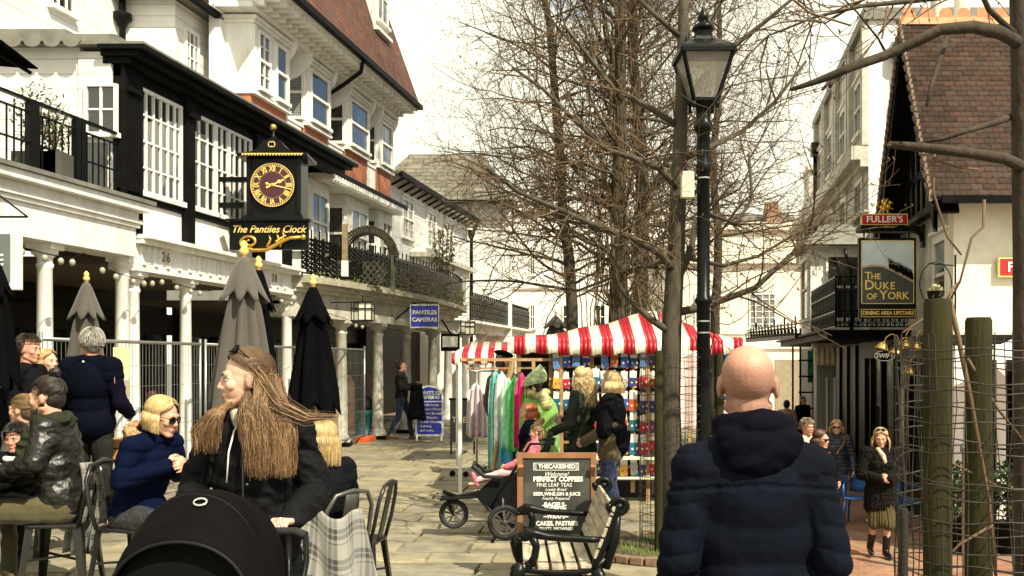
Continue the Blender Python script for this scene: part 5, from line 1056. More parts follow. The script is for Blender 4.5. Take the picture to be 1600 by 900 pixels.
# hanging socks
SC = [(.03, .08, .30), (.01, .10, .16), (.42, .015, .025), (.025, .035, .15), (.10, .19, .40), (.62, .36, .04), (.36, .07, .02), (.20, .04, .16), (.05, .20, .28), (.33, .36, .34)]
SN = ['blue', 'teal', 'red', 'navy', 'pale blue', 'yellow', 'rust orange', 'purple', 'turquoise', 'grey']
sock_mats = []
def sock_mat(i):
    nm = 'sock_knit_' + SN[i].replace(' ', '_')
    if nm in MT: return MT[nm]
    m = mat(nm, SC[i], .85, var=.1); n, l = m.node_tree.nodes, m.node_tree.links
    t = n.new('ShaderNodeTexCoord'); v = n.new('ShaderNodeTexVoronoi'); v.inputs['Scale'].default_value = 15; l.new(t.outputs['Object'], v.inputs['Vector'])
    r = n.new('ShaderNodeMath'); r.operation = 'LESS_THAN'; r.inputs[1].default_value = .24; l.new(v.outputs['Distance'], r.inputs[0])
    x = n.new('ShaderNodeMix'); x.data_type = 'RGBA'; b_ = n['Principled BSDF']; old = b_.inputs['Base Color'].links[0].from_socket; l.new(old, x.inputs[6]); x.inputs[7].default_value = (*[(.7, .66, .5), (.7, .7, .6), (.75, .6, .5), (.6, .5, .1), (.1, .1, .3), (.5, .05, .05), (.7, .5, .1), (.6, .4, .6), (.8, .7, .2), (.5, .05, .1)][i], 1)
    l.new(r.outputs[0], x.inputs[0]); l.new(x.outputs[2], b_.inputs['Base Color']); return m
def sock_mesh(i, w=.104, h=.13):
    T = thing('sock_pair', '', 'socks', (0, 0, 0), group='pairs of socks hung on the stall')
    part_(T, 'card', mat('sock_card', (.78, .76, .68), .6, var=.05), lambda b: [b.box(-w * .42, w * .42, -.006, .0, 0, .10), b.box(-.01, .01, -.006, 0, .10, .115)])
    pts = [(-w / 2, 0.005), (w / 2, 0.005), (w / 2, -h * .85), (w * .42, -h), (-w * .42, -h), (-w / 2, -h * .85)]
    part_(T, 'sock', sock_mat(i), lambda b: b.prism(pts, lambda p: (p[0], -.02, p[1]), lambda p: (p[0], -.0065, p[1])), bevel=.006)
    part_(T, 'toe', sock_mat((i + 2) % 10), lambda b: b.prism([(w * .45, -h * .9), (w * .1, -h * .9), (w * .1, -h * 1.12), (w * .4, -h * 1.1)], lambda p: (p[0], -.022, p[1]), lambda p: (p[0], -.008, p[1])), bevel=.004)
    return T
protos = {}
rg = random.Random(8)
rows = [1.79, 1.53, 1.27, 1.01, .75, .49]
order = ['top', 'second', 'third', 'fourth', 'fifth', 'lowest']
cnames = ['first', 'second', 'third', 'fourth', 'fifth', 'sixth', 'seventh', 'eighth', 'ninth', 'tenth', 'eleventh', 'twelfth', 'thirteenth']
for r_, z in enumerate(rows):
    for c in range(12):
        x = .54 + .117 * c + rg.uniform(-.008, .008)
        if r_ >= 3 and c < 4: continue
        if rg.random() < .06: continue
        i = rg.choice([0, 0, 4, 4, 3, 4, 8, 6]) if r_ == 0 else rg.choice([1, 2, 5, 3, 0, 6, 4, 9] if r_ == 1 else [6, 9, 1, 7, 3, 2, 0] if r_ < 4 else [2, 1, 3, 8, 9, 5])
        lab = '%s patterned socks on a card, %s stall row, %s from the left' % (SN[i], order[r_], cnames[c])
        if i not in protos: T2 = sock_mesh(i); protos[i] = T2
        else: T2 = dup(protos[i])
        T2.location = (x, Ys + .055, z + rg.uniform(-.02, .02) - .04); T2['label'] = lab; T2.rotation_euler = (0, R(rg.uniform(-5, 5)), 0); T2.scale = (rg.uniform(.85, 1.05), 1, rg.uniform(.85, 1.12))
# right hand end of the stall: pink gingham and blue cloth
GING = stripes_mat('pink_gingham', ((.72, .42, .40), (.80, .70, .62)), 0, .05, .5)
def drape(name, label, cat, m, x0_, x1_, y_, z1_, z0_, folds=5, amp=.03, seed=0, group=None, taper=1.0):
    T = thing(name, label, cat, ((x0_ + x1_) / 2, y_, z0_), group=group); w = x1_ - x0_
    def fn(u, v_):
        sh = .72 + .28 * min(1, v_ * 4) if taper != 1.0 else 1
        ww = w * sh * (1 + (taper - 1) * v_ * .3); x = (u - .5) * ww
        y2 = amp * math.sin(u * folds * 6.28 + seed + v_) * (.3 + .7 * v_) + amp * .5 * math.sin(u * 17 + seed * 2)
        z = (z1_ - z0_) * (1 - v_) + .01 * math.sin(u * 20 + seed) * v_ - (.10 * abs(u - .5) * 2 * (1 - v_) if taper != 1.0 else 0)
        return (x, y2, z)
    part_(T, 'cloth', m, lambda b: [b.grid(fn, 30, 16), b.grid(lambda u, v_: (lambda q: (q[0], q[1] + .05 + amp * 2, q[2]))(fn(u, v_)), 30, 16)], solid=.004)
    return T
drape('hanging_cloth', 'pink gingham cloth hanging at the stall end behind the slim tree', 'cloth', GING, X_(1030, 11.3), X_(1092, 11.3), 11.3, Z_(548, 11.3), Z_(672, 11.3), 3, .02, 1)
drape('hanging_cloth', 'dark blue patterned cloth hanging at the far right of the stall', 'cloth', sock_mat(3), X_(1118, 12), X_(1152, 12), 12, Z_(548, 12), Z_(640, 12), 3, .02, 2)
T = thing('hanging_tag', 'yellow diamond tag on the dark blue cloth', 'tag', P(1137, 581, 11.85)); part_(T, 'tag', mat('tag_yellow', (.75, .7, .08), .6), lambda b: b.prism([(-.06, 0), (0, -.075), (.06, 0), (0, .075)], lambda p: (p[0], -.01, p[1]), lambda p: (p[0], 0, p[1])))
# second stall behind
T = thing('market_stall', 'smaller red and white striped stall over a clothes rail, left of the sock stall', 'market stall', (-.6, 15.8, 0))
Y2 = 15.4; xa, xb = X_(706, Y2), X_(803, Y2)
def awn2(b):
    n = 30
    for i in range(n):
        a_, c = xa + (xb - xa) * i / n, xa + (xb - xa) * (i + 1) / n; lo = lambda x: Vector((x, Y2, Z_(553, Y2))); he = lambda x: Vector((x, Y2 - .03 + .02 * math.sin(x * 30), Z_(569, Y2) + .02 * math.sin(x * 30))); tp = lambda x: Vector((x + .25, 16.8, Z_(545, 16.8) + .12))
        b.add([he(a_), he(c), lo(c), lo(a_)], [(0, 1, 2, 3)], True); b.add([lo(a_), lo(c), tp(c), tp(a_)], [(0, 1, 2, 3)], True)
part(T, 'awning', awning_mat('awning_stripes_small', .21), awn2, solid=.006)
part(T, 'frame', GAL, lambda b: [b.bar((x, y_, 0), (x, y_, 1.8), .035) for x in (xa + .08, xb) for y_ in (Y2 + .05, 16.7)])
# clothes rails and garments
RAILM = mat('chrome_rail', (.6, .6, .58), .2, metal=.9)
T = thing('clothes_rail', 'chrome clothes rail on castors carrying the pale dresses', 'clothes rail', (X_(745, 14.3), 14.3, 0))
part_(T, 'rail', RAILM, lambda b: [b.tube([(-.35, -.2, .12), (.35, .2, .12)], .015, 8), b.tube([(0, 0, .12), (0, 0, 1.55)], .015, 8), b.tube([(-.15, -.3, .12), (.1, .3, .12)], .015, 8), b.tube([(-.1, -.1, 1.55), (.3, .3, 1.55)], .015, 8)]); part_(T, 'castor', BLACK, lambda b: [b.ball(p, .045, 8, 6) for p in ((-.35, -.2, .05), (.35, .2, .05), (-.15, -.3, .05), (.1, .3, .05))])
T = thing('clothes_rail', 'white and wooden garment rail holding the long green and pink clothes', 'clothes rail', (X_(800, 11.2), 11.2, 0))
part_(T, 'post', WHITE, lambda b: b.box(-.62, -.58, -.1, -.06, 0, 1.75)); part_(T, 'rail', WD, lambda b: [b.bar((-.6, -.1, 1.72), (.55, .5, 1.72), .035), b.bar((.25, .0, 1.7), (.3, .0, .0), .04), b.bar((.0, .0, 1.7), (-.3, -.35, 0), .04)]); part_(T, 'coat_hanger', WD, lambda b: [b.bar((-.5 + .13 * k, -.2 + .07 * k, 1.62), (-.38 + .13 * k, .1 + .07 * k, 1.62), .02) for k in range(7)])
DR = mat('lilac_cotton', (.62, .52, .55), .85, var=.1)
drape('dress', 'pale lilac sleeveless dress, nearer of the two on the chrome rail', 'dress', DR, X_(733, 14), X_(758, 14), 14.0, Z_(600, 14), Z_(683, 14), 3, .04, 1, 'pale dresses', 1.5)
drape('dress', 'cream white dress hanging just behind the lilac dress', 'dress', mat('cream_cotton', (.7, .62, .6), .85), X_(730, 14.3), X_(750, 14.3), 14.3, Z_(600, 14.3), Z_(680, 14.3), 3, .04, 3, 'pale dresses', 1.4)
gar = [(766, 782, 578, 735, 'teal and white printed long scarf dress at the left end of the rail', (.10, .42, .38), 0), (775, 792, 580, 730, 'white long garment next to the teal print dress', (.80, .79, .72), 1), (783, 797, 640, 740, 'bright blue towel like garment hanging low on the rail', (.05, .33, .5), 2), (786, 802, 590, 700, 'mint green garment between the white and pink ones', (.45, .78, .55), 3), (796, 812, 586, 705, 'vivid green cardigan on the garment rail', (.10, .62, .16), 4), (806, 824, 582, 700, 'hot pink garment on the garment rail', (.75, .02, .22), 5), (818, 828, 600, 720, 'lime green garment to the right of the pink one', (.28, .55, .04), 6)]
for k, (pa, pb, ya_, yb_, lab, c, sd) in enumerate(gar):
    Yg = 11.1 - .07 * k; mm = mat('garment_cloth_' + str(sd), c, .8, var=.25, sc=12, stain=(.7, .7, .65) if sd == 0 else None, stain_sc=14, stain_amt=.9, sheen=.2)
    drape('garment', lab, 'garment', mm, X_(pa - 3, Yg), X_(pb + 4, Yg), Yg, Z_(ya_, Yg), Z_(yb_, Yg), 2, .03, sd, 'clothes on the market rail', 1.12)
# poncho display figure
T = thing('display_dummy', 'display dummy in a lime green poncho with a knitted hat and flowery scarf', 'display dummy', (X_(842, 10.6), 10.6, -.06))
LIME = mat('lime_fleece', (.17, .37, .07), .9, var=.12, bump=.3, bsc=40, sheen=.3)
def ponch(u, v_):
    a_ = 2 * math.pi * u; w_ = .05 + .165 * math.sin(min(1, v_ * 2.2) * math.pi / 2); k = math.cos(7 * a_) * .12 * v_
    return (w_ * math.cos(a_) * (1 + k * .5), w_ * .62 * math.sin(a_) * (1 + k), 1.42 - .06 * (1 - math.cos(v_ * 3)) - .72 * v_ ** 1.35)
part_(T, 'poncho', LIME, lambda b: b.grid(ponch, 60, 20), solid=.008)
MULTI = mat('multicolour_knit', (.34, .42, .22), .9, var=.6, sc=26, stain=(.62, .55, .35), stain_sc=24, stain_amt=1, bump=.8, bsc=80)
def hatf(u, v_):
    a_ = 2 * math.pi * u; r_ = .125 * math.sin(min(1, .12 + v_ * 1.05) * math.pi / 2); return (-.045 + r_ * math.cos(a_) * 1.05 - .04 * v_ + .03, r_ * math.sin(a_), 1.70 - .19 * v_ + .03 * math.cos(a_))
part_(T, 'knitted_hat', MULTI, lambda b: b.grid(hatf, 30, 14), solid=.012)
part_(T, 'head', mat('dummy_head', (.08, .05, .04), .6), lambda b: [b.ball((-.02, 0, 1.57), (.075, .09, .11)), b.tube([(0, 0, 1.5), (0, 0, .1)], .03, 8)])
part_(T, 'scarf', mat('flower_scarf', (.42, .40, .16), .9, var=.6, sc=20, stain=(.45, .16, .40), stain_sc=16, stain_amt=1), lambda b: [b.ball((.09 * math.cos(k) - .02, .07 * math.sin(k) - .03, 1.42 - .02 * (k % 3)), (.055, .05, .045), 8, 6) for k in range(9)] + [b.ball((.04 + .012 * k, -.10, 1.38 - .035 * k), (.065, .05, .055), 10, 8) for k in range(4)])
part_(T, 'stand', WD, lambda b: [b.bar((0, 0, .75), (-.2, -.2, 0), .035), b.bar((0, 0, .75), (.2, -.2, 0), .035), b.bar((0, 0, .75), (0, .25, 0), .035)])

# ---- chalkboard
T = thing('chalkboard', 'wooden framed chalkboard listing coffees, bagels and cakes behind the bench', 'chalkboard', (X_(870.5, 7.35), 7.35, 0)); k_ = 7.35 / F
zt_ = CH + (HZ - 708) * k_
FR = mat('redwood_frame', (.27, .12, .05), .6, var=.3, sc=5, stretch=(1, 1, .3), bump=.3)
tl = R(5); 
def tilt_(o): o.data.transform(Matrix.Rotation(-tl, 4, 'X'))
hw = 62.5 * k_
for o in (part_(T, 'frame', FR, lambda b: [b.box(-hw, -hw + .045, -.02, .02, 0, zt_), b.box(hw - .045, hw, -.02, .02, 0, zt_), b.box(-hw + .045, hw - .045, -.02, .02, zt_ - .045, zt_), b.box(-hw + .045, hw - .045, -.02, .02, .12, .17)], bevel=.003),
          part_(T, 'board', mat('chalk_slate', (.030, .030, .026), .8, var=.25, sc=3, stain=(.12, .12, .10), stain_sc=3, stain_amt=.6), lambda b: b.box(-hw + .045, hw - .045, -.008, .008, .17, zt_ - .045))): tilt_(o)
CHK = mat('chalk_white', (.78, .76, .68), .9, var=.15, sc=40)
for (w, sz, dy, sh, sp_, dx, of) in (('THECAKESHED', .055, 30, 0, 1.0, -2, .0015), ('Welcome!', .058, 42, .4, 1, -3, 0), ('PERFECT COFFEES', .062, 50, 0, 1, 0, .0022), ('FINE LEAF TEAS', .052, 59, 0, 1, -6, 0), ('Lovely Bread', .04, 66, .4, 1, -4, 0), ('BEER,WINE,GIN & JUICE', .045, 73, 0, 1, -2, .001), ('Freshly Prepared', .04, 80, .4, 1, -4, 0), ('-BAGELS-', .06, 90, 0, 1, -6, .002), ('SANDWICHES', .034, 96, 0, 1, -4, .001), ('~WRAPS~', .056, 108, .2, 1, -4, .002), ('CAKES, PASTRIES', .056, 119, 0, 1, -2, .002), ('FRUITS, BROWNIES', .04, 127, 0, 1, -3, .0005)):
    o = text('chalk_lettering', w, sz * .82, CHK, ((dx + 2) * k_, -.011, zt_ - (dy - 8) * k_), T, shear=sh, offs=of, ext=.001, sx=.93); tilt_(o)
o = part_(T, 'chalk_box', CHK, lambda b: [b.box(-37 * k_, 34 * k_, -.011, -.0085, zt_ - z * k_, zt_ - (z - .8) * k_) for z in (17, 28)] + [b.box(x * k_, (x + .8) * k_, -.011, -.0085, zt_ - 28 * k_, zt_ - 16 * k_) for x in (-37, -35, -33, 30, 32, 34)]); tilt_(o)
for x in (-hw + .03, hw - .03): part_(T, 'rear_leg', FR, lambda b: b.bar((x, .02, zt_ - .1), (x, .55, 0), .035))
T.location.y -= 0
# ---- bench: cast iron ends, slats along Y, seat facing -X
T = thing('park_bench', 'slatted bench with ornate black cast iron ends, empty, before the chalkboard', 'bench', (.33, 6.2, 0)); T.scale = (1.05, .86, .93)
def bend(y_):
    def fn(b):
        # back curve from seat to scroll
        b.tube([(.18, y_, .38), (.22, y_, .48), (.27, y_, .60), (.31, y_, .72), (.335, y_, .80), (.345, y_, .84)], [.028, .026, .026, .026, .026, .03], 8)
        b.tube([(.31 + .05 * math.cos(R(t_)) * (1 - t_ / 900) + .03, y_, .835 + .05 * math.sin(R(t_)) * (1 - t_ / 900)) for t_ in range(180, -200, -25)], .022, 8)
        b.ball((.345, y_, .83), (.03, .032, .03), 10, 8)
        # arm rest: sweeps down from the back, forward to a lion scroll
        b.tube([(.24, y_, .60), (.17, y_, .60), (.10, y_, .605), (.0, y_, .61), (-.1, y_, .62), (-.17, y_, .64), (-.215, y_, .645), (-.25, y_, .62)], [.02, .024, .026, .026, .028, .034, .04, .03], 8)
        b.ball((-.235, y_, .625), (.045, .036, .04), 10, 8); b.ball((-.27, y_, .605), (.028, .03, .022), 8, 6); b.ball((-.21, y_, .66), (.03, .036, .02), 8, 6)
        b.tube([(-.19, y_, .62), (-.165, y_, .55), (-.175, y_, .48), (-.2, y_, .42)], [.03, .024, .024, .032], 8)
        # seat rail (curved) and front leg with paw scroll
        b.tube([(-.26, y_, .40), (-.18, y_, .385), (-.05, y_, .37), (.08, y_, .37), (.2, y_, .40), (.26, y_, .47)], .024, 8)
        b.tube([(-.26, y_, .42), (-.285, y_, .36), (-.27, y_, .27), (-.245, y_, .18), (-.25, y_, .08), (-.29, y_, .0)], [.04, .046, .04, .03, .026, .034], 8)
        b.ball((-.275, y_, .39), (.05, .036, .05), 10, 8); b.ball((-.21, y_, .42), (.035, .03, .035), 8, 6)
        b.tube([(.2, y_, .40), (.245, y_, .30), (.275, y_, .18), (.30, y_, .08), (.34, y_, .0)], [.04, .036, .032, .028, .03], 8)
        b.tube([(.34, y_, .8), (.32, y_, .6), (.26, y_, .4)], [.018, .03, .03], 8)
        for k in range(6):
            x = -.21 + .075 * k; b.bar((x, y_, .22), (x + .05, y_, .34), .014); b.bar((x + .05, y_, .22), (x, y_, .34), .014)
        b.bar((-.25, y_, .345), (.26, y_, .345), .016); b.bar((-.25, y_, .215), (.26, y_, .215), .016)
    return fn
for y_ in (0, 1.22): part_(T, 'iron_end', BLACKM, bend(y_))
SLT = mat('weathered_slat', (.38, .33, .24), .8, var=.35, sc=7, stretch=(3, .5, 3), bump=.5, bsc=30, stain=(.12, .10, .07), stain_sc=6, stain_amt=.6)
for k in range(5):
    x = -.21 + .088 * k; z = .415 - .012 * math.sin(k / 4 * math.pi) - .0; part_(T, 'seat_slat', SLT, lambda b: b.box(x - .034, x + .034, -.02, 1.24, z - .012, z + .012), bevel=.004)
for k in range(5):
    t_ = k / 4; c = Vector((.235 + .10 * t_, 0, .50 + .30 * t_)); ax = Vector((.28, 0, .96)).normalized()
    part_(T, 'back_slat', SLT, lambda b: b.obox(c + Vector((-.03, .61, 0)), ax * .066, Vector((0, 1.26, 0)), ax.cross(Vector((0, 1, 0))) * .022), bevel=.004)
part_(T, 'rear_stay', BLACKM, lambda b: b.tube([(.22, 0, .38), (.22, 1.22, .38)], .012, 6))

# ---- metal cafe chairs
STL = mat('gunmetal_paint', (.030, .028, .026), .3, metal=.5, var=.2)
def cafe_chair(label, X, Y, z, rz, m=STL):
    T = thing('metal_chair', label, 'chair', (X, Y, z), rz, group='metal cafe chairs')
    part_(T, 'seat', m, lambda b: b.prism([(-.16, -.18), (.16, -.18), (.18, -.14), (.18, .15), (.14, .18), (-.14, .18), (-.18, .15), (-.18, -.14)], lambda p: (p[0], p[1], .455), lambda p: (p[0], p[1], .43)), bevel=.008)
    for sx in (-1, 1):
        for sy in (-1, 1): part_(T, 'leg', m, lambda b: b.add([(sx * .16, sy * .17, .44), (sx * .105, sy * .175, .44), (sx * .175, sy * .215, 0), (sx * .215, sy * .215, 0), (sx * .165, sy * .12, .44), (sx * .16, sy * .115, .43), (sx * .215, sy * .18, 0), (sx * .21, sy * .178, 0)], [(0, 1, 2, 3), (0, 4, 6, 3), (0, 1, 4), (2, 3, 6)]), solid=.006)
    part_(T, 'brace', m, lambda b: [b.bar((-.17, -.19, .22), (.17, .19, .22), .014), b.bar((.17, -.19, .22), (-.17, .19, .22), .014)])
    part_(T, 'back_hoop', m, lambda b: b.tube([(-.17, .16, .44), (-.19, .2, .6), (-.185, .23, .75), (-.13, .25, .84), (0, .26, .86), (.13, .25, .84), (.185, .23, .75), (.19, .2, .6), (.17, .16, .44)], .014, 8))
    part_(T, 'back_splat', m, lambda b: b.grid(lambda u, v_: ((u - .5) * .11, .17 + .09 * v_, .45 + .4 * v_), 3, 6), solid=.006)
    return T
cafe_chair('black metal cafe chair under the man in the leather jacket', -2.98, 6.36, .2, R(-84))
cafe_chair('dark metal cafe chair under the woman in the blue hooded coat', X_(212, 6.2), 6.2, .2, R(68))
cafe_chair('grey metal cafe chair draped with a checked blanket', X_(508, 6.1), 6.1, 0.05, R(-128), mat('grey_metal_paint', (.09, .085, .075), .35, metal=.5, var=.2))
cafe_chair('black metal cafe chair standing behind the checked blanket', X_(556, 6.7), 6.7, .02, R(-100))
cafe_chair('metal cafe chair further back between the seated group and the standing man', X_(88, 7.6), 7.6, .2, R(40))
T = thing('wooden_crate', 'orange brown wooden planter box beside the standing man', 'crate', (X_(192, 9.0), 9.0, .16)); part_(T, 'box', mat('orange_wood', (.45, .22, .05), .6, var=.3, stretch=(1, 1, 5)), lambda b: [b.box(-.12, .14, -.15, .15, .75 + .07 * 0, .82), b.box(-.12, .14, -.15, .15, .6, .73)]); part_(T, 'stand', mat('pale_grey_box', (.42, .40, .34), .6), lambda b: b.box(-.13, .15, -.16, .16, 0, .6))
# small cafe tables
T = thing('cafe_table', 'small dark cafe table between the seated boy and the leather jacket man', 'table', (-3.62, 6.3, .2)); part_(T, 'top', BLACK, lambda b: b.box(-.36, .42, -.35, .3, .70, .73), bevel=.01); part_(T, 'stem', BLACK, lambda b: [b.tube([(0, 0, .02), (0, 0, .7)], .03, 10), b.lathe([(.22, 0), (.22, .02), (.03, .05)], (0, 0, 0), 16)])
# plaid blankets
def plaid(name, c0, c1, c2, per=.16):
    m = bpy.data.materials.new(name); m.use_nodes = True; n, l = m.node_tree.nodes, m.node_tree.links; b = n['Principled BSDF']; b.inputs['Roughness'].default_value = .9; b.inputs['Sheen Weight'].default_value = .3
    t = n.new('ShaderNodeTexCoord'); s = n.new('ShaderNodeSeparateXYZ'); l.new(t.outputs['UV'], s.inputs[0]); outs = []
    for ax in (0, 1):
        w = n.new('ShaderNodeMath'); w.operation = 'MULTIPLY'; l.new(s.outputs[ax], w.inputs[0]); w.inputs[1].default_value = 1 / per; f = n.new('ShaderNodeMath'); f.operation = 'FRACT'; l.new(w.outputs[0], f.inputs[0])
        r = n.new('ShaderNodeValToRGB'); r.color_ramp.interpolation = 'CONSTANT'; e = r.color_ramp.elements; e[0].color = (1, 1, 1, 1); e[1].position = .35; e[1].color = (.12, .12, .12, 1)
        for ps, v in ((.5, .75), (.56, .12), (.7, 1), (.82, .3), (.87, 1)): k = e.new(ps); k.color = (v, v, v, 1)
        l.new(f.outputs[0], r.inputs[0]); outs.append(r.outputs[0])
    x = n.new('ShaderNodeMix'); x.data_type = 'RGBA'; x.inputs[0].default_value = .5; l.new(outs[0], x.inputs[6]); l.new(outs[1], x.inputs[7])
    y = n.new('ShaderNodeMix'); y.data_type = 'RGBA'; l.new(x.outputs[2], y.inputs[0]); y.inputs[6].default_value = (*c0, 1); y.inputs[7].default_value = (*c1, 1); l.new(y.outputs[2], b.inputs['Base Color']); MT[name] = m; return m
PLD = plaid('checked_wool', (.004, .004, .005), (.25, .24, .21), None)
def blanket(label, fn, nu, nv, loc, name='checked_blanket', uvs=(1, 1)):
    b = MB(); b.grid(fn, nu, nv); T = b.build(name, PLD, None, solid=.008, cat='blanket', label=label); T.location = loc
    uv = T.data.uv_layers.new(name='uv'); idx = [(i / nu, j / nv) for j in range(nv + 1) for i in range(nu + 1)]
    for lp in T.data.loops: u, v_ = idx[lp.vertex_index]; uv.data[lp.index].uv = (u * uvs[0], v_ * uvs[1])
    return T
blanket('black and white checked blanket hanging over the grey chair to the ground', lambda u, v_: (.23 * (.72 + .38 * v_) * math.cos(u * 3.3 - .4) * (1 + .3 * math.sin(u * 15 + v_ * 2) * (.25 + v_)), -.24 * (.72 + .38 * v_) * math.sin(u * 3.3 - .4) * (1 + .28 * math.sin(u * 15 + v_ * 2) * (.25 + v_)),   .72 - .66 * v_ + .04 * math.sin(u * 9) + .12 * u), 50, 26, (X_(520, 5.95), 5.95, .02), uvs=(.75, .6))
blanket('checked shawl with fringe hanging beside the leather jacket man', lambda u, v_: (.16 * (u - .5) * (1 + .5 * v_) + .03 * math.sin(v_ * 5), .05 * math.sin(u * 12) * (.4 + v_), .62 - .60 * v_), 24, 24, (X_(133, 6.35), 6.35, .42), 'checked_shawl', uvs=(.45, .9))
# blue chairs of the lower walk
BLC = mat('blue_paint', (.025, .10, .30), .4, var=.15)
def blue_chair(label, X, Y, rz):
    T = thing('blue_chair', label, 'chair', (X, Y, -.9), rz, group='blue chairs outside the pub')
    part_(T, 'seat', BLC, lambda b: b.box(-.22, .22, -.22, .22, .42, .45), bevel=.01); part_(T, 'backrest', BLC, lambda b: b.grid(lambda u, v_: ((u - .5) * .42, .2 + .03 * v_ - .06 * math.cos((u - .5) * 2.5) + .05, .5 + .38 * v_), 6, 4), solid=.02)
    for sx in (-1, 1):
        for sy in (-1, 1): part_(T, 'leg', BLC, lambda b: b.bar((sx * .2, sy * .19, .43), (sx * .24, sy * .25, 0), .03))
        part_(T, 'armrest', BLC, lambda b: b.tube([(sx * .22, .2, .66), (sx * .24, -.05, .66), (sx * .23, -.2, .62), (sx * .22, -.2, .44)], .016, 6))
blue_chair('blue chair with arms between the padded jacket woman and the fur coat woman', X_(1345, 15.2), 15.2, R(-30)); blue_chair('blue chair on the right of the fur coat woman', X_(1412, 14.8), 14.8, R(20))
T = thing('cafe_table', 'round pale cafe table behind the fur coat woman', 'table', (X_(1375, 15.6), 15.6, -.9)); part_(T, 'top', mat('pale_table', (.45, .42, .35), .5), lambda b: b.lathe([(.34, .7), (.34, .73)], (0, 0, 0), 24)); part_(T, 'stem', GAL, lambda b: [b.tube([(0, 0, 0), (0, 0, .7)], .03, 8), b.lathe([(.22, 0), (.2, .02), (.03, .05)], (0, 0, 0), 12)])
# planters by the pub wall
for px, lab in ((1500, 'leafy evergreen shrub in a dark pot left of the timber posts gap'), (1575, 'leafy evergreen shrub in a dark pot behind the right timber post')):
    T = thing('potted_shrub', lab, 'plant', (X_(px, 13), 13, -.9), group='potted shrubs by the pub wall'); part_(T, 'pot', BLACK, lambda b: b.lathe([(.16, 0), (.2, .4), (.22, .42)], (0, 0, 0), 14)); part_(T, 'foliage', mat('evergreen_leaf', (.045, .075, .02), .5, var=.5), leaves(420, (0, 0, .85), (.28, .28, .42), .07, px)); part_(T, 'stem', TWIG, lambda b: b.tube([(0, 0, .4), (0, 0, .9)], .02, 6))
T = thing('canopy_umbrella', 'cream cafe umbrella seen through the wire cage at the right edge', 'parasol', (X_(1625, 12.8), 12.8, -.9)); part_(T, 'canopy', WALLW, lambda b: b.lathe([(.95, 2.62), (.02, 3.05)], (0, 0, 0), 8, sm=False)); part_(T, 'pole', GAL, lambda b: b.tube([(0, 0, 0), (0, 0, 3.05)], .03, 8))
T = thing('iron_bollard', 'grey metal bollard post between the two timber posts', 'bollard', (X_(1510, 11.5), 11.5, -.9)); part_(T, 'shaft', GAL, lambda b: b.lathe([(.05, 0), (.05, 1.5), (.07, 1.52), (.07, 1.6), (.035, 1.62), (.035, 2.0), (.01, 2.03)], (0, 0, 0), 12))
# roof terrace plants
for px, py, lab, s2 in ((62, 210, 'olive shrub in a pot on the roof terrace behind the railing', 1), (85, 280, 'low planter with scrubby plants on the roof terrace', .6)):
    Yt = 10.9; c = P(px, 262, Yt); T = thing('terrace_plant', lab, 'plant', (c.x, Yt, 3.76)); part_(T, 'pot', mat('grey_planter', (.07, .065, .055), .7), lambda b: b.box(-.25 * s2, .25 * s2, -.15, .15, 0, .3)); 
    part_(T, 'foliage', mat('olive_leaf', (.09, .10, .035), .7, var=.5), leaves(int(420 * s2), (0, 0, .3 + .42 * s2), (.33 * s2, .3 * s2, .42 * s2), .035, px)); part_(T, 'stem', TWIG, lambda b: [b.tube([(0, 0, .3), (.05 * k, 0, .5), (.1 * k, .05, .5 + .4 * s2)], .01, 5) for k in (-1, 0, 1)])
T = thing('balcony_plant', 'tall wispy bamboo like plant growing on the iron balcony', 'plant', P(692, 440, 25.5)); part_(T, 'foliage', mat('bamboo_leaf', (.16, .17, .05), .7, var=.4), leaves(260, (0, 0, .7), (.35, .2, .8), .09, 3)); part_(T, 'stem', TWIG, lambda b: [b.tube([(.05 * k, 0, -.3), (.12 * k, 0, 1.4)], .012, 4) for k in (-2, -1, 0, 1, 2)])
# scaffold by the cream building
T = thing('scaffold', 'dark scaffold frame with green netting beside the cream building', 'scaffold', (X_(1268, 30), 30, -.9)); part_(T, 'frame', BLACK, lambda b: [b.bar((x, y_, 0), (x, y_, 3.6), .05) for x in (-.35, .3) for y_ in (0, .8)] + [b.bar((-.4, 0, z), (.35, 0, z), .05) for z in (.6, 1.1, 1.6, 2.1, 2.6, 3.1)]); part_(T, 'netting', mat('green_net', (.01, .16, .10), .8), lambda b: b.box(-.1, .32, .05, .07, 1.9, 2.9))
# ================= trees, cages and the planted ring
big_tree('tall bare tree at the centre, thickest trunk behind the sock stall', (X_(965, 17), 17, 0), 12.5, .20, 21, 84, 2.9, shoots=150, lowz=3.2)
big_tree('bare tree behind and right of the central trunk, leaning slightly left', (X_(1010, 20), 20, 0), 14, .19, 5, 72, 3.2, lowz=3.8, lean=(-.6, 0), shoots=50)
big_tree('bare tree with the leftmost crown, its trunk rising behind the striped awning', (X_(905, 19), 19, 0), 13, .14, 9, 80, 3.1, lean=(-1.0, 0), lowz=2.9)
big_tree('bare tree on the right of the group, its twigs showing beyond the lamp', (X_(1115, 22), 22, 0), 13, .13, 33, 62, 2.8, lean=(.5, 0), lowz=4.5, group='bare trees behind the market stall')
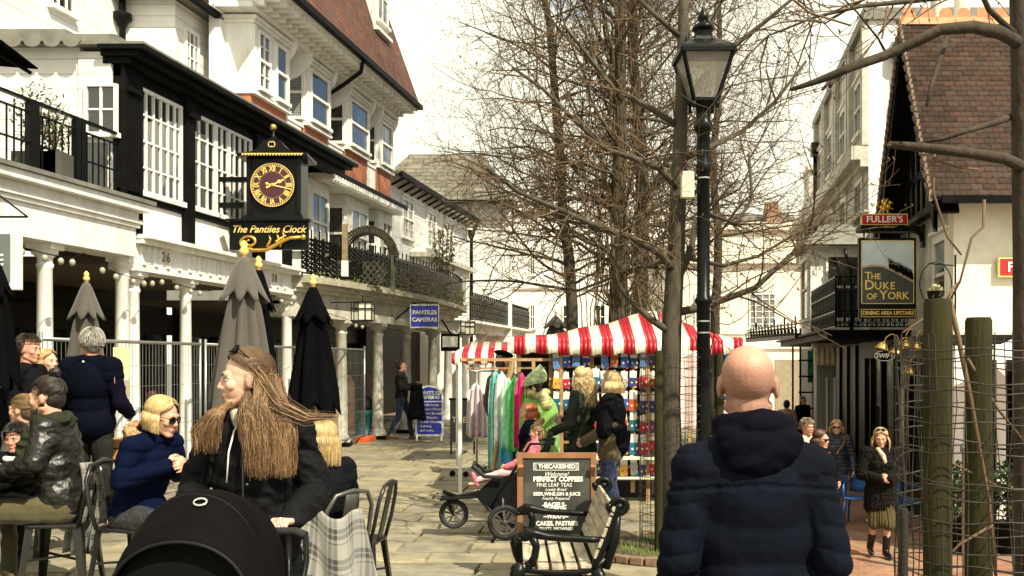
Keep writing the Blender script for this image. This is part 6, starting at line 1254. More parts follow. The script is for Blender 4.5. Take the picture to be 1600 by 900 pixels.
# slim tree by the lamp with hand placed limbs
rng = random.Random(4)
T = thing('slim_tree', 'slim lichen grey tree trunk in a wire cage just left of the lamp post', 'tree', (X_(1050, 8.6), 8.6, 0)); a = MB(); b = MB()
L0 = T.location
tr = [P(1051, 900, 8.6), P(1050, 760, 8.6), P(1047, 620, 8.6), P(1050, 500, 8.6), P(1057, 380, 8.6), P(1062, 240, 8.6), P(1066, 120, 8.6), P(1068, 0, 8.6), P(1066, -160, 8.6)]
a.tube([p - L0 for p in tr], [.115, .10, .092, .088, .078, .066, .056, .045, .03], 12)
limbs = [([(1055, 425), (1030, 395), (985, 370), (930, 352), (880, 330), (810, 300), (760, 262)], .04, 8.25), ([(1048, 520), (1015, 497), (985, 470), (965, 445), (958, 400), (957, 350)], .035, 8.45),
         ([(1058, 488), (1090, 482), (1140, 465), (1180, 450), (1215, 418), (1250, 385), (1290, 330)], .04, 8.75), ([(1062, 430), (1080, 390), (1085, 350), (1110, 335), (1150, 350), (1175, 310), (1170, 240)], .035, 8.75),
         ([(1063, 300), (1030, 262), (985, 245), (950, 235), (900, 190), (850, 140), (800, 105)], .035, 8.35), ([(1064, 200), (1010, 165), (960, 140), (905, 70), (880, 40)], .03, 8.65), ([(1065, 170), (1100, 120), (1150, 70), (1200, 30), (1260, -20)], .034, 8.95),
         ([(1064, 250), (1110, 230), (1160, 205), (1210, 160), (1260, 95)], .03, 8.95), ([(1060, 400), (1130, 415), (1185, 400), (1235, 370), (1280, 350)], .022, 8.65), ([(1057, 420), (1000, 415), (940, 440), (900, 455), (850, 430)], .02, 8.85), ([(1066, 60), (1020, 20), (960, -40)], .03, 8.65), ([(1066, 90), (1110, 40), (1140, -30)], .03, 8.65)]
for pts, r_, Y in limbs:
    n = len(pts); ps = [P(x, y_, Y + (8.6 - Y) * (1 - min(1, i / 2)) + .12 * math.sin(i * 2 + r_ * 99)) - L0 for i, (x, y_) in enumerate(pts)]; ps[0] = P(*pts[0], 8.6) - L0
    a.tube(ps, [r_ * (1 - .75 * i / n) for i in range(n)], 7)
    for i in range(1, n):
        for _ in range(3):
            t_ = rng.random(); q = ps[i - 1].lerp(ps[i], t_); d = (ps[i] - ps[i - 1]).normalized(); nd = (d + Vector((rng.gauss(0, .7), rng.gauss(0, .7), rng.gauss(.1, .7)))).normalized()
            grow(a, b, q, nd, rng.uniform(.45, 1.0), r_ * .3, rng, 2, 3, up=.02, wig=.15, split=(3, 5), thick=.02)
a.build('trunk', BARK, T); b.build('crown', TWIG, T)
# right foreground tree
T = thing('foreground_tree', 'dark bare tree trunk at the right edge with thick limbs reaching left', 'tree', (X_(1592, 5.2), 5.2, -.0)); a = MB(); b = MB(); L0 = T.location; rng = random.Random(6)
BK2 = mat('dark_bark', (.035, .022, .012), .9, var=.45, sc=20, bump=1.2, bsc=35, stretch=(1, 1, .4), stain=(.06, .055, .03), stain_sc=6, stain_amt=.7)
tr = [P(1606, 1000, 5.2), P(1603, 800, 5.2), P(1600, 600, 5.2), P(1600, 400, 5.2), P(1598, 250, 5.2), P(1596, 100, 5.2), P(1590, -80, 5.2), P(1580, -260, 5.2)]
a.tube([p - L0 for p in tr], [.07, .063, .058, .056, .056, .054, .046, .035], 14)
for pts, rs_, Y in (([(1594, 68), (1560, 50), (1520, 42), (1470, 46), (1430, 66), (1380, 88), (1330, 105), (1300, 118), (1268, 130), (1236, 140)], [.034, .036, .033, .03, .028, .026, .023, .022, .016, .011], 5.0), ([(1600, 262), (1570, 248), (1520, 240), (1470, 234), (1425, 229), (1388, 226)], [.034, .03, .027, .025, .023, .018], 5.0),
                   ([(1590, 178), (1560, 190), (1510, 205), (1470, 218), (1446, 222)], [.02, .017, .014, .011, .008], 5.1), ([(1480, 60), (1468, 95), (1456, 130), (1448, 165)], [.012, .015, .012, .008], 4.95), ([(1305, 115), (1297, 135)], [.012, .01], 4.98), ([(1300, 118), (1290, 135), (1285, 140)], [.01, .009, .007], 4.99),
                   ([(1593, 60), (1545, 15), (1520, -40)], [.018, .014, .012], 5.0), ([(1385, 84), (1372, 60), (1340, 20), (1300, -20)], [.008, .006, .005, .004], 5.1)):
    a.tube([P(x, y_, Y + (.2 - .2 * min(1, i)) + .05 * math.sin(i * 1.7)) - L0 for i, (x, y_) in enumerate(pts)], rs_, 10)
tw = [([(1460, 229), (1458, 300), (1480, 370), (1502, 398)], 5.0), ([(1538, 312), (1536, 355), (1518, 372), (1500, 440), (1484, 470)], 4.7), ([(1484, 468), (1500, 540), (1516, 620), (1530, 700), (1545, 780), (1556, 900)], 4.6), ([(1512, 560), (1560, 640), (1600, 690)], 4.7), ([(1552, 820), (1500, 850), (1470, 880)], 4.6), ([(1500, 440), (1440, 500), (1410, 520)], 4.8), ([(1440, 700), (1500, 730), (1560, 760)], 4.7), ([(1240, 0), (1265, 20), (1330, 40)], 5.2), ([(1388, 226), (1392, 228)], 5.0), ([(1460, 250), (1500, 262), (1530, 265)], 5.0), ([(1387, 10), (1380, 50), (1378, 60)], 5.2)]
for i_, (pts, Y) in enumerate(tw):
    r_ = .012 if i_ in (2,) else .006; n = len(pts); b = MB(); b.tube([P(x, y_, Y + .04 * math.sin(i * 2)) - L0 for i, (x, y_) in enumerate(pts)], [r_ * (1 - .6 * i / n) + .0015 for i in range(n)], 6); b.build('branch', mat('brown_shoot', (.12, .07, .03), .7, var=.3), T)
for k in range(26):
    x = rng.uniform(1120, 1320); y_ = rng.uniform(-40, 40); d = Vector((rng.uniform(-.4, .5), 0, rng.uniform(-.9, -.1))); grow(a, b, P(x, y_ - 60, 5.4) - L0, d, rng.uniform(.2, .5), .004, rng, 2, 3, up=-.05, wig=.2, split=(2, 4), thick=.02, tipr=.0013) if False else None
a.build('trunk', BK2, T)
# thin upper right branches coming from the tree beyond the frame
T = thing('overhanging_tree', 'bare tree with its trunk outside the right edge, thin boughs crossing the terrace front', 'tree', (6.6, 6.5, -.9)); a = MB(); b = MB(); L0 = T.location
a.tube([(0, 0, 0), (0.1, 0, 3), (.0, .1, 6), (-.2, 0, 9)], [.16, .13, .1, .05], 10)
for (x0, y0_, x1, y1_) in ((1640, -120, 1290, 40), (1640, -60, 1200, 60), (1640, 300, 1400, 330)):
    ps = [P(x0 + (x1 - x0) * t_ / 6, y0_ + (y1_ - y0_) * t_ / 6 + 14 * math.sin(t_), 6.5) - L0 for t_ in range(7)]; ps[0] = Vector((0, 0, ps[0].z))
    if y0_ < 200: a.tube(ps, [.03 - .004 * k for k in range(7)], 6)
    if y0_ < 200:
        for i in range(2, 7):
            for _ in range(2): grow(a, b, ps[i], Vector((rng.uniform(-1, .2), rng.gauss(0, .3), rng.uniform(-.8, .3))), rng.uniform(.5, .9), .008, rng, 2, 3, up=-.02, wig=.16, split=(2, 4), thick=.02)
a.build('trunk', BARK, T); b.build('crown', TWIG, T)
# planted ring round the slim tree
T = thing('tree_ring', 'low brick edged tree pit with patchy grass around the slim tree', 'planter', (X_(1050, 8.6), 8.6, 0)); rr_ = random.Random(2)
def ringb(bb):
    for k in range(36):
        a_ = 2 * math.pi * k / 36; c, s2 = math.cos(a_), math.sin(a_); bb.obox((.74 * c, .62 * s2, .03), Vector((-s2, c, 0)) * .115, Vector((c, s2, .12)) * .13, (0, 0, .07 + rr_.uniform(-.01, .01)))
part_(T, 'brick_edge', mat('edge_brick', (.20, .125, .085), .85, var=.4, sc=10, bump=.5), ringb, bevel=.008)
part_(T, 'soil', mat('soil', (.07, .052, .03), .95, var=.5, sc=14, bump=1.5, bsc=25), lambda bb: bb.lathe([(.7, .0), (.66, .035), (.3, .05)], (0, 0, 0), 24, sq=.84))
def grass(bb):
    for i in range(2600):
        a_ = rr_.uniform(0, 6.28); r_ = .68 * rr_.random() ** .5; x, y_ = r_ * math.cos(a_), r_ * math.sin(a_) * .84
        if noise.noise((x * 4, y_ * 4, 0)) < -.12: continue
        h = rr_.uniform(.02, .06); dx, dy = rr_.uniform(-.02, .02), rr_.uniform(-.02, .02); w = .004; bb.add([(x - w, y_, .04), (x + w, y_, .04), (x + dx, y_ + dy, .04 + h)], [(0, 1, 2)])
gr = MB(); grass(gr); o = gr.build('grass_tufts', mat('grass_blade', (.14, .17, .04), .8, var=.5), T, kind='stuff')
# cages
WIRE = mat('rusty_wire', (.055, .045, .035), .6, metal=.4, var=.4)
MOSSW = mat('mossy_timber', (.032, .029, .012), .9, spec=.1, var=.4, sc=6, bump=.8, bsc=30, stretch=(2, 2, .25), stain=(.045, .065, .008), stain_sc=2.5, stain_amt=.7)
def cage(label, X, Y, r, z0, z1, hs, nv, w=.0035, jit=.012, sd=1):
    T = thing('wire_cage', label, 'tree guard', (X, Y, z0)); g_ = random.Random(sd); H_ = z1 - z0
    def fn(b):
        for k in range(nv):
            a_ = 2 * math.pi * (k + .3 * g_.random()) / nv; ps = [(r * math.cos(a_) + g_.gauss(0, jit), r * math.sin(a_) + g_.gauss(0, jit), H_ * t_ / 6) for t_ in range(7)]; b.tube(ps, w * .8, 4, cap=False)
        for j in range(hs):
            z = H_ * (j + .3) / hs; ph = g_.uniform(0, 6); tl_ = g_.gauss(0, .02); b.tube([((r + .01 * math.sin(3 * a_ * .19 + ph)) * math.cos(a_ * .19635), (r + .01 * math.sin(a_ + ph)) * math.sin(a_ * .19635), z + tl_ * math.cos(a_ * .19635 + ph) + .008 * math.sin(a_ * 1.3 + ph)) for a_ in range(33)], w, 4, cap=False)
    part_(T, 'wire_mesh', WIRE, fn); return T
cage('wire mesh tree guard around the slim tree beside the stall', X_(1054, 8.6), 8.6, .31, .02, 1.78, 22, 30, .0028, .006, 3)
for px, Y, zt_ in ((1029, 8.35, 1.8), (1124, 8.7, 1.78)):
    T = thing('timber_stake', 'rough timber stake of the slim tree guard, %s of the trunk' % ('left' if px < 1050 else 'right'), 'stake', (X_(px, Y), Y, 0), group='stakes of the small tree guard'); part_(T, 'shaft', MOSSW, lambda b: b.lathe([(.036, 0), (.037, .9), (.035, zt_ - .02), (.028, zt_)], (0, 0, 0), 9))
cage('tall rusty wire mesh cage around the foreground timber posts', X_(1536, 4.55), 4.55, .385, -.3, 1.84, 30, 40, .0034, .012, 5)
for px, Y, py, lab in ((1465, 4.5, 467, 'taller mossy timber post inside the wire cage, on the left'), (1529, 4.75, 496, 'shorter mossy timber post inside the wire cage, nearer the trunk')):
    zt_ = Z_(py, Y) + .3; T = thing('timber_post', lab, 'post', (X_(px, Y), Y, -.3)); part_(T, 'shaft', MOSSW, lambda b: b.lathe([(.066, 0), (.064, .8), (.062, zt_ - .02), (.055, zt_)], (0, 0, 0), 16)); 
T = thing('timber_post', 'dark thin timber post at the left side of the wire cage', 'post', (X_(1412, 4.4), 4.4, -.3)); part_(T, 'shaft', mat('dark_timber', (.018, .015, .010), .85, var=.4, bump=.6), lambda b: b.lathe([(.022, 0), (.022, .25 + .3), (.02, Z_(795, 4.4) + .3)], (0, 0, 0), 8))
# ================= people
def skin(name, col, extra=None):
    m = mat(name, col, .5, var=.10, sc=14, bump=.2, bsc=200, spec=.35, stain=(col[0] * .82, col[1] * .52, col[2] * .50), stain_sc=11, stain_amt=.55)
    b = m.node_tree.nodes['Principled BSDF']; b.inputs['Subsurface Weight'].default_value = .12; b.inputs['Subsurface Radius'].default_value = (.02, .008, .004); b.inputs['Subsurface Scale'].default_value = .3
    return m
SK1 = skin('skin_fair', (.62, .34, .23)); SK2 = skin('skin_ruddy', (.58, .29, .19)); SK3 = skin('skin_pale', (.66, .40, .29)); SKM = skin('skin_bald_man', (.56, .28, .19))
def stubble(m):
    n, l = m.node_tree.nodes, m.node_tree.links; b = n['Principled BSDF']; old = b.inputs['Base Color'].links[0].from_socket
    t = n.new('ShaderNodeTexCoord'); s = n.new('ShaderNodeSeparateXYZ'); l.new(t.outputs['Object'], s.inputs[0]); f = []
    for a_, c in ((1.490, 1.525), (1.675, 1.625)):
        r = n.new('ShaderNodeMapRange'); r.interpolation_type = 'SMOOTHSTEP'; r.inputs[1].default_value = a_; r.inputs[2].default_value = c; l.new(s.outputs[2], r.inputs[0]); f.append(r.outputs[0])
    q = n.new('ShaderNodeMath'); q.operation = 'MULTIPLY'; l.new(f[0], q.inputs[0]); l.new(f[1], q.inputs[1])
    z = n.new('ShaderNodeTexNoise'); z.inputs['Scale'].default_value = 420; l.new(t.outputs['Object'], z.inputs['Vector']); w = n.new('ShaderNodeMath'); w.operation = 'MULTIPLY'; l.new(q.outputs[0], w.inputs[0]); l.new(z.outputs['Fac'], w.inputs[1])
    x = n.new('ShaderNodeMix'); x.data_type = 'RGBA'; l.new(w.outputs[0], x.inputs[0]); l.new(old, x.inputs[6]); x.inputs[7].default_value = (.12, .075, .055, 1); l.new(x.outputs[2], b.inputs['Base Color'])
stubble(SKM)
EYEW = mat('eye_white', (.75, .72, .68), .2, var=.02); IRIS = mat('iris_dark', (.03, .02, .015), .1); LIPM = mat('lips', (.42, .12, .11), .4, var=.05); BROWM = mat('eyebrow', (.07, .04, .02), .8)
HAIR = attr_mat('hair_strands', .45, var=.15, sc=30, spec=.45)
def cap(b, p0, p1, r0, r1, n=12):
    p0, p1 = Vector(p0), Vector(p1)
    b.ball(p0, r0, n, 8); b.ball(p1, r1, n, 8); b.tube([p0, p1], [r0, r1], n)
def chain(b, pts, rs):
    for i in range(len(pts) - 1): cap(b, pts[i], pts[i + 1], rs[i], rs[i + 1])
def remesh(b, name, m, parent, vox=.008, it=3, disp=None, loc=None):
    me = bpy.data.meshes.new('t'); me.from_pydata(b.v, [], b.f); o = bpy.data.objects.new('t', me); COL.objects.link(o)
    q = o.modifiers.new('r', 'REMESH'); q.mode = 'VOXEL'; q.voxel_size = vox; q.use_smooth_shade = True
    if it: q = o.modifiers.new('s', 'SMOOTH'); q.factor = .5; q.iterations = it
    dg = bpy.context.evaluated_depsgraph_get(); dg.update(); m2 = bpy.data.meshes.new_from_object(o.evaluated_get(dg)); bpy.data.objects.remove(o); bpy.data.meshes.remove(me)
    m2.name = name; m2.materials.clear(); m2.materials.append(m)
    if disp:
        nn = [v.normal.copy() for v in m2.vertices]
        for v, n_ in zip(m2.vertices, nn): v.co += n_ * disp(v.co, n_)
        m2.update()
    m2.polygons.foreach_set('use_smooth', [True] * len(m2.polygons))
    t = bpy.data.objects.new(name, m2); COL.objects.link(t); adopt(t, parent); return t
def fold(amp, fx=5, fz=9, seed=0, ridge=True):
    def f(c, n_):
        q = noise.noise(Vector((c.x * fx + seed, c.y * fx, c.z * fz + c.x * 3))); q2 = noise.noise(Vector((c.x * fx * 3, c.y * fx * 3 + seed, c.z * fz * 2.2)))
        return amp * ((.5 - abs(q) * 2) if ridge else q) + amp * .35 * q2
    return f
def quilt(amp, pitch, fa=.002, seed=0, z0=0, z1=9):
    fo = fold(fa, seed=seed)
    def f(c, n_):
        w_ = c.z + .012 * noise.noise(c * 6) + .05 * abs(c.x) * .3
        return (amp * (abs(math.sin(math.pi * w_ / pitch)) ** .45 - .8) if z0 < c.z < z1 else 0) + fo(c, n_)
    return f
def furf(amp):
    return lambda c, n_: amp * noise.noise(c * 42) + amp * .8 * noise.noise(c * 90)
def headM(J, yaw, pitch, roll=0): return Matrix.Translation(Vector(J['head'])) @ Euler((R(pitch), R(roll), R(yaw)), 'XYZ').to_matrix().to_4x4()
def head_prims(b, M, male=False):
    old = b.tf; b.tf = lambda p: M @ Vector(p)
    b.ball((0, .022, .030), (.076, .096, .088), 24, 16); b.ball((0, -.022, -.028), (.060, .068, .083), 20, 14); b.ball((0, .0, .0), (.070, .08, .08), 16, 12)
    jw = 1.1 if male else .95
    cap(b, (.045 * jw, .0, -.062), (.012, -.062, -.098), .022, .020); cap(b, (-.045 * jw, .0, -.062), (-.012, -.062, -.098), .022, .020); cap(b, (-.010, -.068, -.098), (.010, -.068, -.098), .017, .017)
    cap(b, (0, -.080, .012), (0, -.100, -.028), .008, .0105, 8); b.ball((.011, -.090, -.032), .0085, 8, 6); b.ball((-.011, -.090, -.032), .0085, 8, 6)
    cap(b, (-.036, -.070, .024), (.036, -.070, .024), .014, .014); b.ball((.04, -.056, -.022), (.024, .024, .024), 10, 8); b.ball((-.04, -.056, -.022), (.024, .024, .024), 10, 8)
    cap(b, (-.016, -.080, -.062), (.016, -.080, -.062), .0095, .0095, 8); cap(b, (-.013, -.078, -.074), (.013, -.078, -.074), .0095, .0095, 8)
    for s_ in (-1, 1):
        b.ball((s_ * .081, .016, -.006), (.010, .021, .034), 10, 8); b.ball((s_ * .078, .022, .006), (.009, .014, .018), 8, 6)
        cap(b, (s_ * .044, -.063, .009), (s_ * .018, -.072, .009), .0095, .0095, 8); cap(b, (s_ * .042, -.064, -.006), (s_ * .020, -.072, -.007), .007, .007, 8)
    b.tf = old
def face_bits(T, M, brow=BROWM, lip=LIPM, closed=False):
    for s_ in (-1, 1):
        b = MB(lambda p: M @ Vector(p)); b.ball((s_ * .031, -.0715, .002), (.0122, .0118, .0062), 12, 8); e = b.build('eye', EYEW, T)
        b = MB(lambda p: M @ Vector(p)); b.ball((s_ * .031, -.0818, .0025), (.0056, .003, .0052), 10, 6); b.tube([(s_ * .018, -.0795, .0045), (s_ * .031, -.0845, .0082), (s_ * .043, -.0755, .0045)], .0013, 5); b.build('iris', IRIS, e)
        b = MB(lambda p: M @ Vector(p)); b.tube([(s_ * .017, -.087, .021), (s_ * .032, -.085, .0265), (s_ * .046, -.072, .021)], [.0026, .003, .0014], 6); b.build('eyebrow', brow, T)
    b = MB(lambda p: M @ Vector(p)); b.tube([(-.022, -.078, -.067), (-.01, -.0895, -.0635), (0, -.0905, -.065), (.01, -.0895, -.0635), (.022, -.078, -.067)], [.0015, .0042, .0038, .0042, .0015], 8); b.tube([(-.020, -.078, -.069), (0, -.0885, -.0735), (.020, -.078, -.069)], [.0015, .0052, .0015], 8)
    b.build('lips', lip, T)
def glasses(T, M, m, z=0.004, up=False, thin=False):
    M2 = M if not up else M @ Matrix.Translation((0, .024, .058)) @ Euler((R(-50), 0, 0)).to_matrix().to_4x4()
    b = MB(lambda p: M2 @ Vector(p))
    for s_ in (-1, 1):
        ps = [(s_ * .032 + .026 * math.cos(k * .524), -.092 + .010 * abs(math.cos(k * .524)) * (1 if s_ * math.cos(k * .524) > 0 else 0), z - .002 + .020 * math.sin(k * .524)) for k in range(13)]
        b.tube(ps, .0016 if thin else .003, 5, cap=False); b.tube([(s_ * .058, -.084, z + .006), (s_ * .076, -.03, z + .008), (s_ * .080, .02, z + .004)], .0022, 5)
    b.tube([(-.007, -.093, z + .004), (.007, -.093, z + .004)], .002, 5); fr = b.build('glasses', m, T)
    if not thin:
        b = MB(lambda p: M2 @ Vector(p))
        for s_ in (-1, 1): b.add([(s_ * .032 + .026 * math.cos(k * .524), -.093 + .010 * abs(math.cos(k * .524)) * (1 if s_ * math.cos(k * .524) > 0 else 0), z - .002 + .020 * math.sin(k * .524)) for k in range(12)], [tuple(range(12))])
        b.build('lenses', mat('dark_lens', (.008, .007, .006), .06, spec=.8), fr)
def hand_prims(b, wr, d, pn, side, curl=30, k=1.0, thumb=35, spread=1):
    wr, d, pn = Vector(wr), Vector(d).normalized(), Vector(pn).normalized(); s_ = d.cross(pn).normalized() * side; pn = s_.cross(d).normalized() * side
    kn = []
    for i in range(4):
        o = (-.030 + .020 * i) * k; q = wr + d * (.082 - .006 * abs(i - 1.3)) * k + s_ * -o * spread; kn.append(q); cap(b, wr + s_ * -o * .55 + d * .012 * k, q, .0145 * k, .0115 * k, 8)
    for i, (q, L) in enumerate(zip(kn, (.068, .076, .070, .054))):
        dd = d.copy(); p = q
        for j, f in enumerate((.44, .31, .25)):
            dd = dd.copy(); dd.rotate(Matrix.Rotation(R(curl * (1 + .25 * j)) * side, 3, s_ * 1) if False else Matrix.Rotation(R(curl * (1 + .2 * j)), 3, d.cross(pn).normalized())); n_ = p + dd * L * f * k; cap(b, p, n_, (.0095 - .001 * j) * k, (.0088 - .001 * j) * k, 8); p = n_
    t0 = wr + d * .018 * k + s_ * .022 * k; td = (d * .75 + s_ * .75 + pn * .25).normalized(); t1 = t0 + td * .042 * k; t2 = t1 + (d * .9 + s_ * .1 + pn * .5).normalized() * .03 * k; t3 = t2 + (d * .8 - s_ * .25 + pn * .6).normalized() * .024 * k
    chain(b, [t0, t1, t2, t3], [.014 * k, .0115 * k, .0105 * k, .008 * k])
STAND = dict(pelvis=(0, .01, .93), waist=(0, 0, 1.07), chest=(0, .012, 1.26), neck=(0, .022, 1.42), head=(0, -.004, 1.585), shL=(.175, .02, 1.385), shR=(-.175, .02, 1.385), elL=(.235, .05, 1.11), elR=(-.235, .05, 1.11), wrL=(.235, -.04, .88), wrR=(-.235, -.04, .88),
             hipL=(.088, .01, .90), hipR=(-.088, .01, .90), knL=(.098, -.015, .49), knR=(-.098, -.015, .49), anL=(.10, .03, .09), anR=(-.10, .03, .09))
SIT = {k: (v[0], v[1], v[2] - .40) for k, v in STAND.items()}
SIT.update(knL=(.12, -.42, .50), knR=(-.12, -.42, .50), anL=(.13, -.38, .09), anR=(-.13, -.38, .09), elL=(.24, -.02, .74), elR=(-.24, -.02, .74), wrL=(.12, -.22, .62), wrR=(-.12, -.22, .62))
def lean(J, deg, side=0, pivot='pelvis'):
    J = dict(J); pv = Vector(J[pivot]); M = Euler((R(deg), R(side), 0)).to_matrix()
    for k in ('waist', 'chest', 'neck', 'head', 'shL', 'shR', 'elL', 'elR', 'wrL', 'wrR'): J[k] = tuple(pv + M @ (Vector(J[k]) - pv))
    return J
def torso(b, J, t, fem, upto=1.0, low=True, belly=0):
    ax = (Vector(J['neck']) - Vector(J['pelvis'])).normalized(); side = (Vector(J['shL']) - Vector(J['shR'])).normalized(); fw = ax.cross(side).normalized(); Rm = Matrix((side, fw, ax)).transposed()
    w = .92 if fem else 1.04
    if low: b.ball(J['pelvis'], (.150 * (1.04 if fem else 1) + t, .112 + t, .115 + t), 20, 14, Rm)
    b.ball(Vector(J['waist']) - Rm @ Vector((0, .0 + belly, 0)), (.128 * w + t, .100 + t + belly, .14 + t), 20, 14, Rm); b.ball(J['chest'], (.152 * w + t, .112 + t, .165 + t), 20, 14, Rm)
    cap(b, Vector(J['shR']), Vector(J['shL']), .058 + t * .8, .058 + t * .8); cap(b, Vector(J['shR']) + ax * -.06, Vector(J['shL']) + ax * -.06, .062 + t * .8, .062 + t * .8)
    for s_ in ('shL', 'shR'): cap(b, Vector(J['neck']) + ax * -.01, J[s_], .064 + t * .6, .054 + t * .75)
    if fem:
        for s_ in (-1, 0, 1): b.ball(Vector(J['chest']) + Rm @ Vector((s_ * .055, -.070, -.02)), .055 + t, 14, 10)
def arm(b, J, s_, t, frac=1.0, k=1.0):
    sh, el, wr = (Vector(J[n + s_]) for n in ('sh', 'el', 'wr')); cap(b, sh, el, .052 * k + t, .042 * k + t)
    if frac > 0: cap(b, el, el.lerp(wr, frac), .042 * k + t, .030 * k + t)
def legs(b, J, t, to=1.0, k=1.0, th=1.0):
    for s_ in 'LR':
        hp, kn, an = (Vector(J[n + s_]) for n in ('hip', 'kn', 'an')); cap(b, hp, kn, .082 * k * th + t, .057 * k + t); cap(b, hp.lerp(kn, .3), kn, .08 * k * th + t, .056 * k + t)
        m_ = kn.lerp(an, .32) + Vector((0, .015, 0)); e = kn.lerp(an, to); cap(b, kn, m_, .055 * k + t, .054 * k + t); cap(b, m_, e, .053 * k + t, (.036 + .018 * (1 - to)) * k + t)
def shoe_prims(b, J, boot=0, r=.04, foot=None, sides='LR'):
    for s_ in sides:
        an, kn = Vector(J['an' + s_]), Vector(J['kn' + s_]); up = (kn - an).normalized(); fd = Vector((.12 * (1 if s_ == 'L' else -1), -1, 0)).normalized()
        if foot and s_ in foot: fd = Vector(foot[s_]).normalized()
        hl = an + Vector((0, 0, -.052)) - fd * .03; to = hl + fd * .205; to.z = hl.z - .008 if abs(fd.z) < .05 else to.z
        cap(b, hl + Vector((0, 0, .008)), an, .036, .042); cap(b, hl, hl + fd * .12, .033, .040); cap(b, hl + fd * .12, to, .040, .028); cap(b, an, to - fd * .07, .04, .03)
        if boot: cap(b, an, an + up * boot, .047, .052 if boot < .2 else .064)
def paint_hair(T, name, M, col, n, L, seed=0, style='down', w=.0022, vol=1.0, spread=.03, part_x=0, curl=0, fringe=False, ends=.42, dark=.42, tip=1.3, back_only=False, segs=12):
    """individual strands combed from the parting over the skull, then falling"""
    rg = random.Random(seed); b = MB(); c0 = Vector((0, .024, .034)); rad = Vector((.0865, .108, .101)) * vol
    down = (M.to_3x3().inverted() @ Vector((0, 0, -1))).normalized()
    for i in range(n):
        th0 = rg.uniform(2, 62); ph = rg.uniform(-180, 180)   # phi 0 = front
        if back_only and abs(ph) < 60: continue
        if style != 'short' and abs(ph) < 62 and th0 > 48: continue
        if style == 'short' and abs(ph) < 70 and th0 > 55: continue
        pts = []; sgn = 1 if ph > 0 else -1; jr = rg.uniform(.9, 1.16)
        if style == 'down':
            tgt = sgn * max(abs(ph), rg.uniform(66, 95)) if abs(ph) < 90 else ph
            K = 7
            for k in range(K + 1):
                u = k / K; th = th0 + (98 - th0) * u; p_ = ph + (tgt - ph) * min(1, u * 1.25); a_ = R(p_); t_ = R(th); pts.append(c0 + Vector((rad.x * math.sin(t_) * math.sin(a_), -rad.y * math.sin(t_) * math.cos(a_), rad.z * math.cos(t_))) * 1 + (Vector((math.sin(a_), -math.cos(a_), .4)) * (.006 * jr * math.sin(u * 3)) ))
            e = pts[-1]; out = Vector((e.x, e.y - .02, 0)).normalized(); Lx = L * rg.uniform(1 - ends, 1)
            for k in range(1, segs + 1):
                u = k / segs; cu = curl * math.sin(u * 16 + i * .7) * min(1, u * 3); pts.append(e + down * Lx * u + out * (spread * math.sin(min(1, u * 1.6) * 1.57) * jr + cu - spread * .7 * max(0, u - .6)) + Vector((cu * .6, cu * .4, 0)))
        elif style == 'short':
            Lx = L * rg.uniform(.7, 1.2); K = 4
            a_ = R(ph); 
            for k in range(K + 1):
                u = k / K; th = R(th0 * 1.75 + math.degrees(Lx / .09) * u * .6); th = min(th, R(118 if abs(ph) > 75 else 70)); lift = .004 + .012 * u * (L / .05)
                pts.append(c0 + Vector(((rad.x + lift) * math.sin(th) * math.sin(a_), -(rad.y + lift) * math.sin(th) * math.cos(a_), (rad.z + lift) * math.cos(th))))
        elif style == 'back':  # combed back to a bun or tail
            bun = Vector((0, .118, .035 + .05 * (curl > 0))); a_ = R(ph); th = R(min(100, th0 * 1.7)); s0 = c0 + Vector((rad.x * math.sin(th) * math.sin(a_), -rad.y * math.sin(th) * math.cos(a_), rad.z * math.cos(th)))
            for k in range(7):
                u = k / 6; p = s0.lerp(bun, u) - c0; q = Vector((p.x / rad.x, p.y / rad.y, p.z / rad.z)); ln = max(1e-3, q.length); 
                if ln < 1 and u < .9: q = q / ln; 
                pts.append(c0 + Vector((q.x * rad.x, q.y * rad.y, q.z * rad.z)) * (1.0 + .01 * jr))
        v_ = rg.uniform(dark, tip); b.col = tuple(x * v_ for x in (col if rg.random() < .7 else tuple(x * 1.25 for x in col)))
        N = len(pts); b.tube([M @ p for p in pts], [w * (1 if k < N * .6 else 1 - .75 * (k - N * .6) / (N * .4)) for k in range(N)], 3, cap=False)
    return b.build(name, HAIR, T)
def hair_base(T, M, col, vol=1.0, L=0, kind='cap', vox=.008, nm='hair_volume', wide=1.0):
    m = mat('hair_%d_%d_%d' % tuple(int(c * 999) for c in col), tuple(c * .6 for c in col), .55, var=.35, sc=40, stretch=(1, 1, .15), bump=.6, bsc=60)
    b = MB(lambda p: M @ Vector(p)); b.ball((0, .034, .045), (.078 * vol, .094 * vol, .086 * vol), 20, 14); b.ball((0, .055, -.005), (.070 * vol, .066 * vol, .08), 16, 12)
    if L:
        for s_ in (-1, 1): cap(b, (s_ * .060 * wide, .025, .02), (s_ * .066 * wide, .02, -L * .95), .024, .016)
        for x in (-.04, -.013, .013, .04): cap(b, (x * wide, .085, .0), (x * 1.2 * wide, .075, -L), .03, .018)
    return remesh(b, nm, m, T, vox, 3, fold(.003, 20, 4))
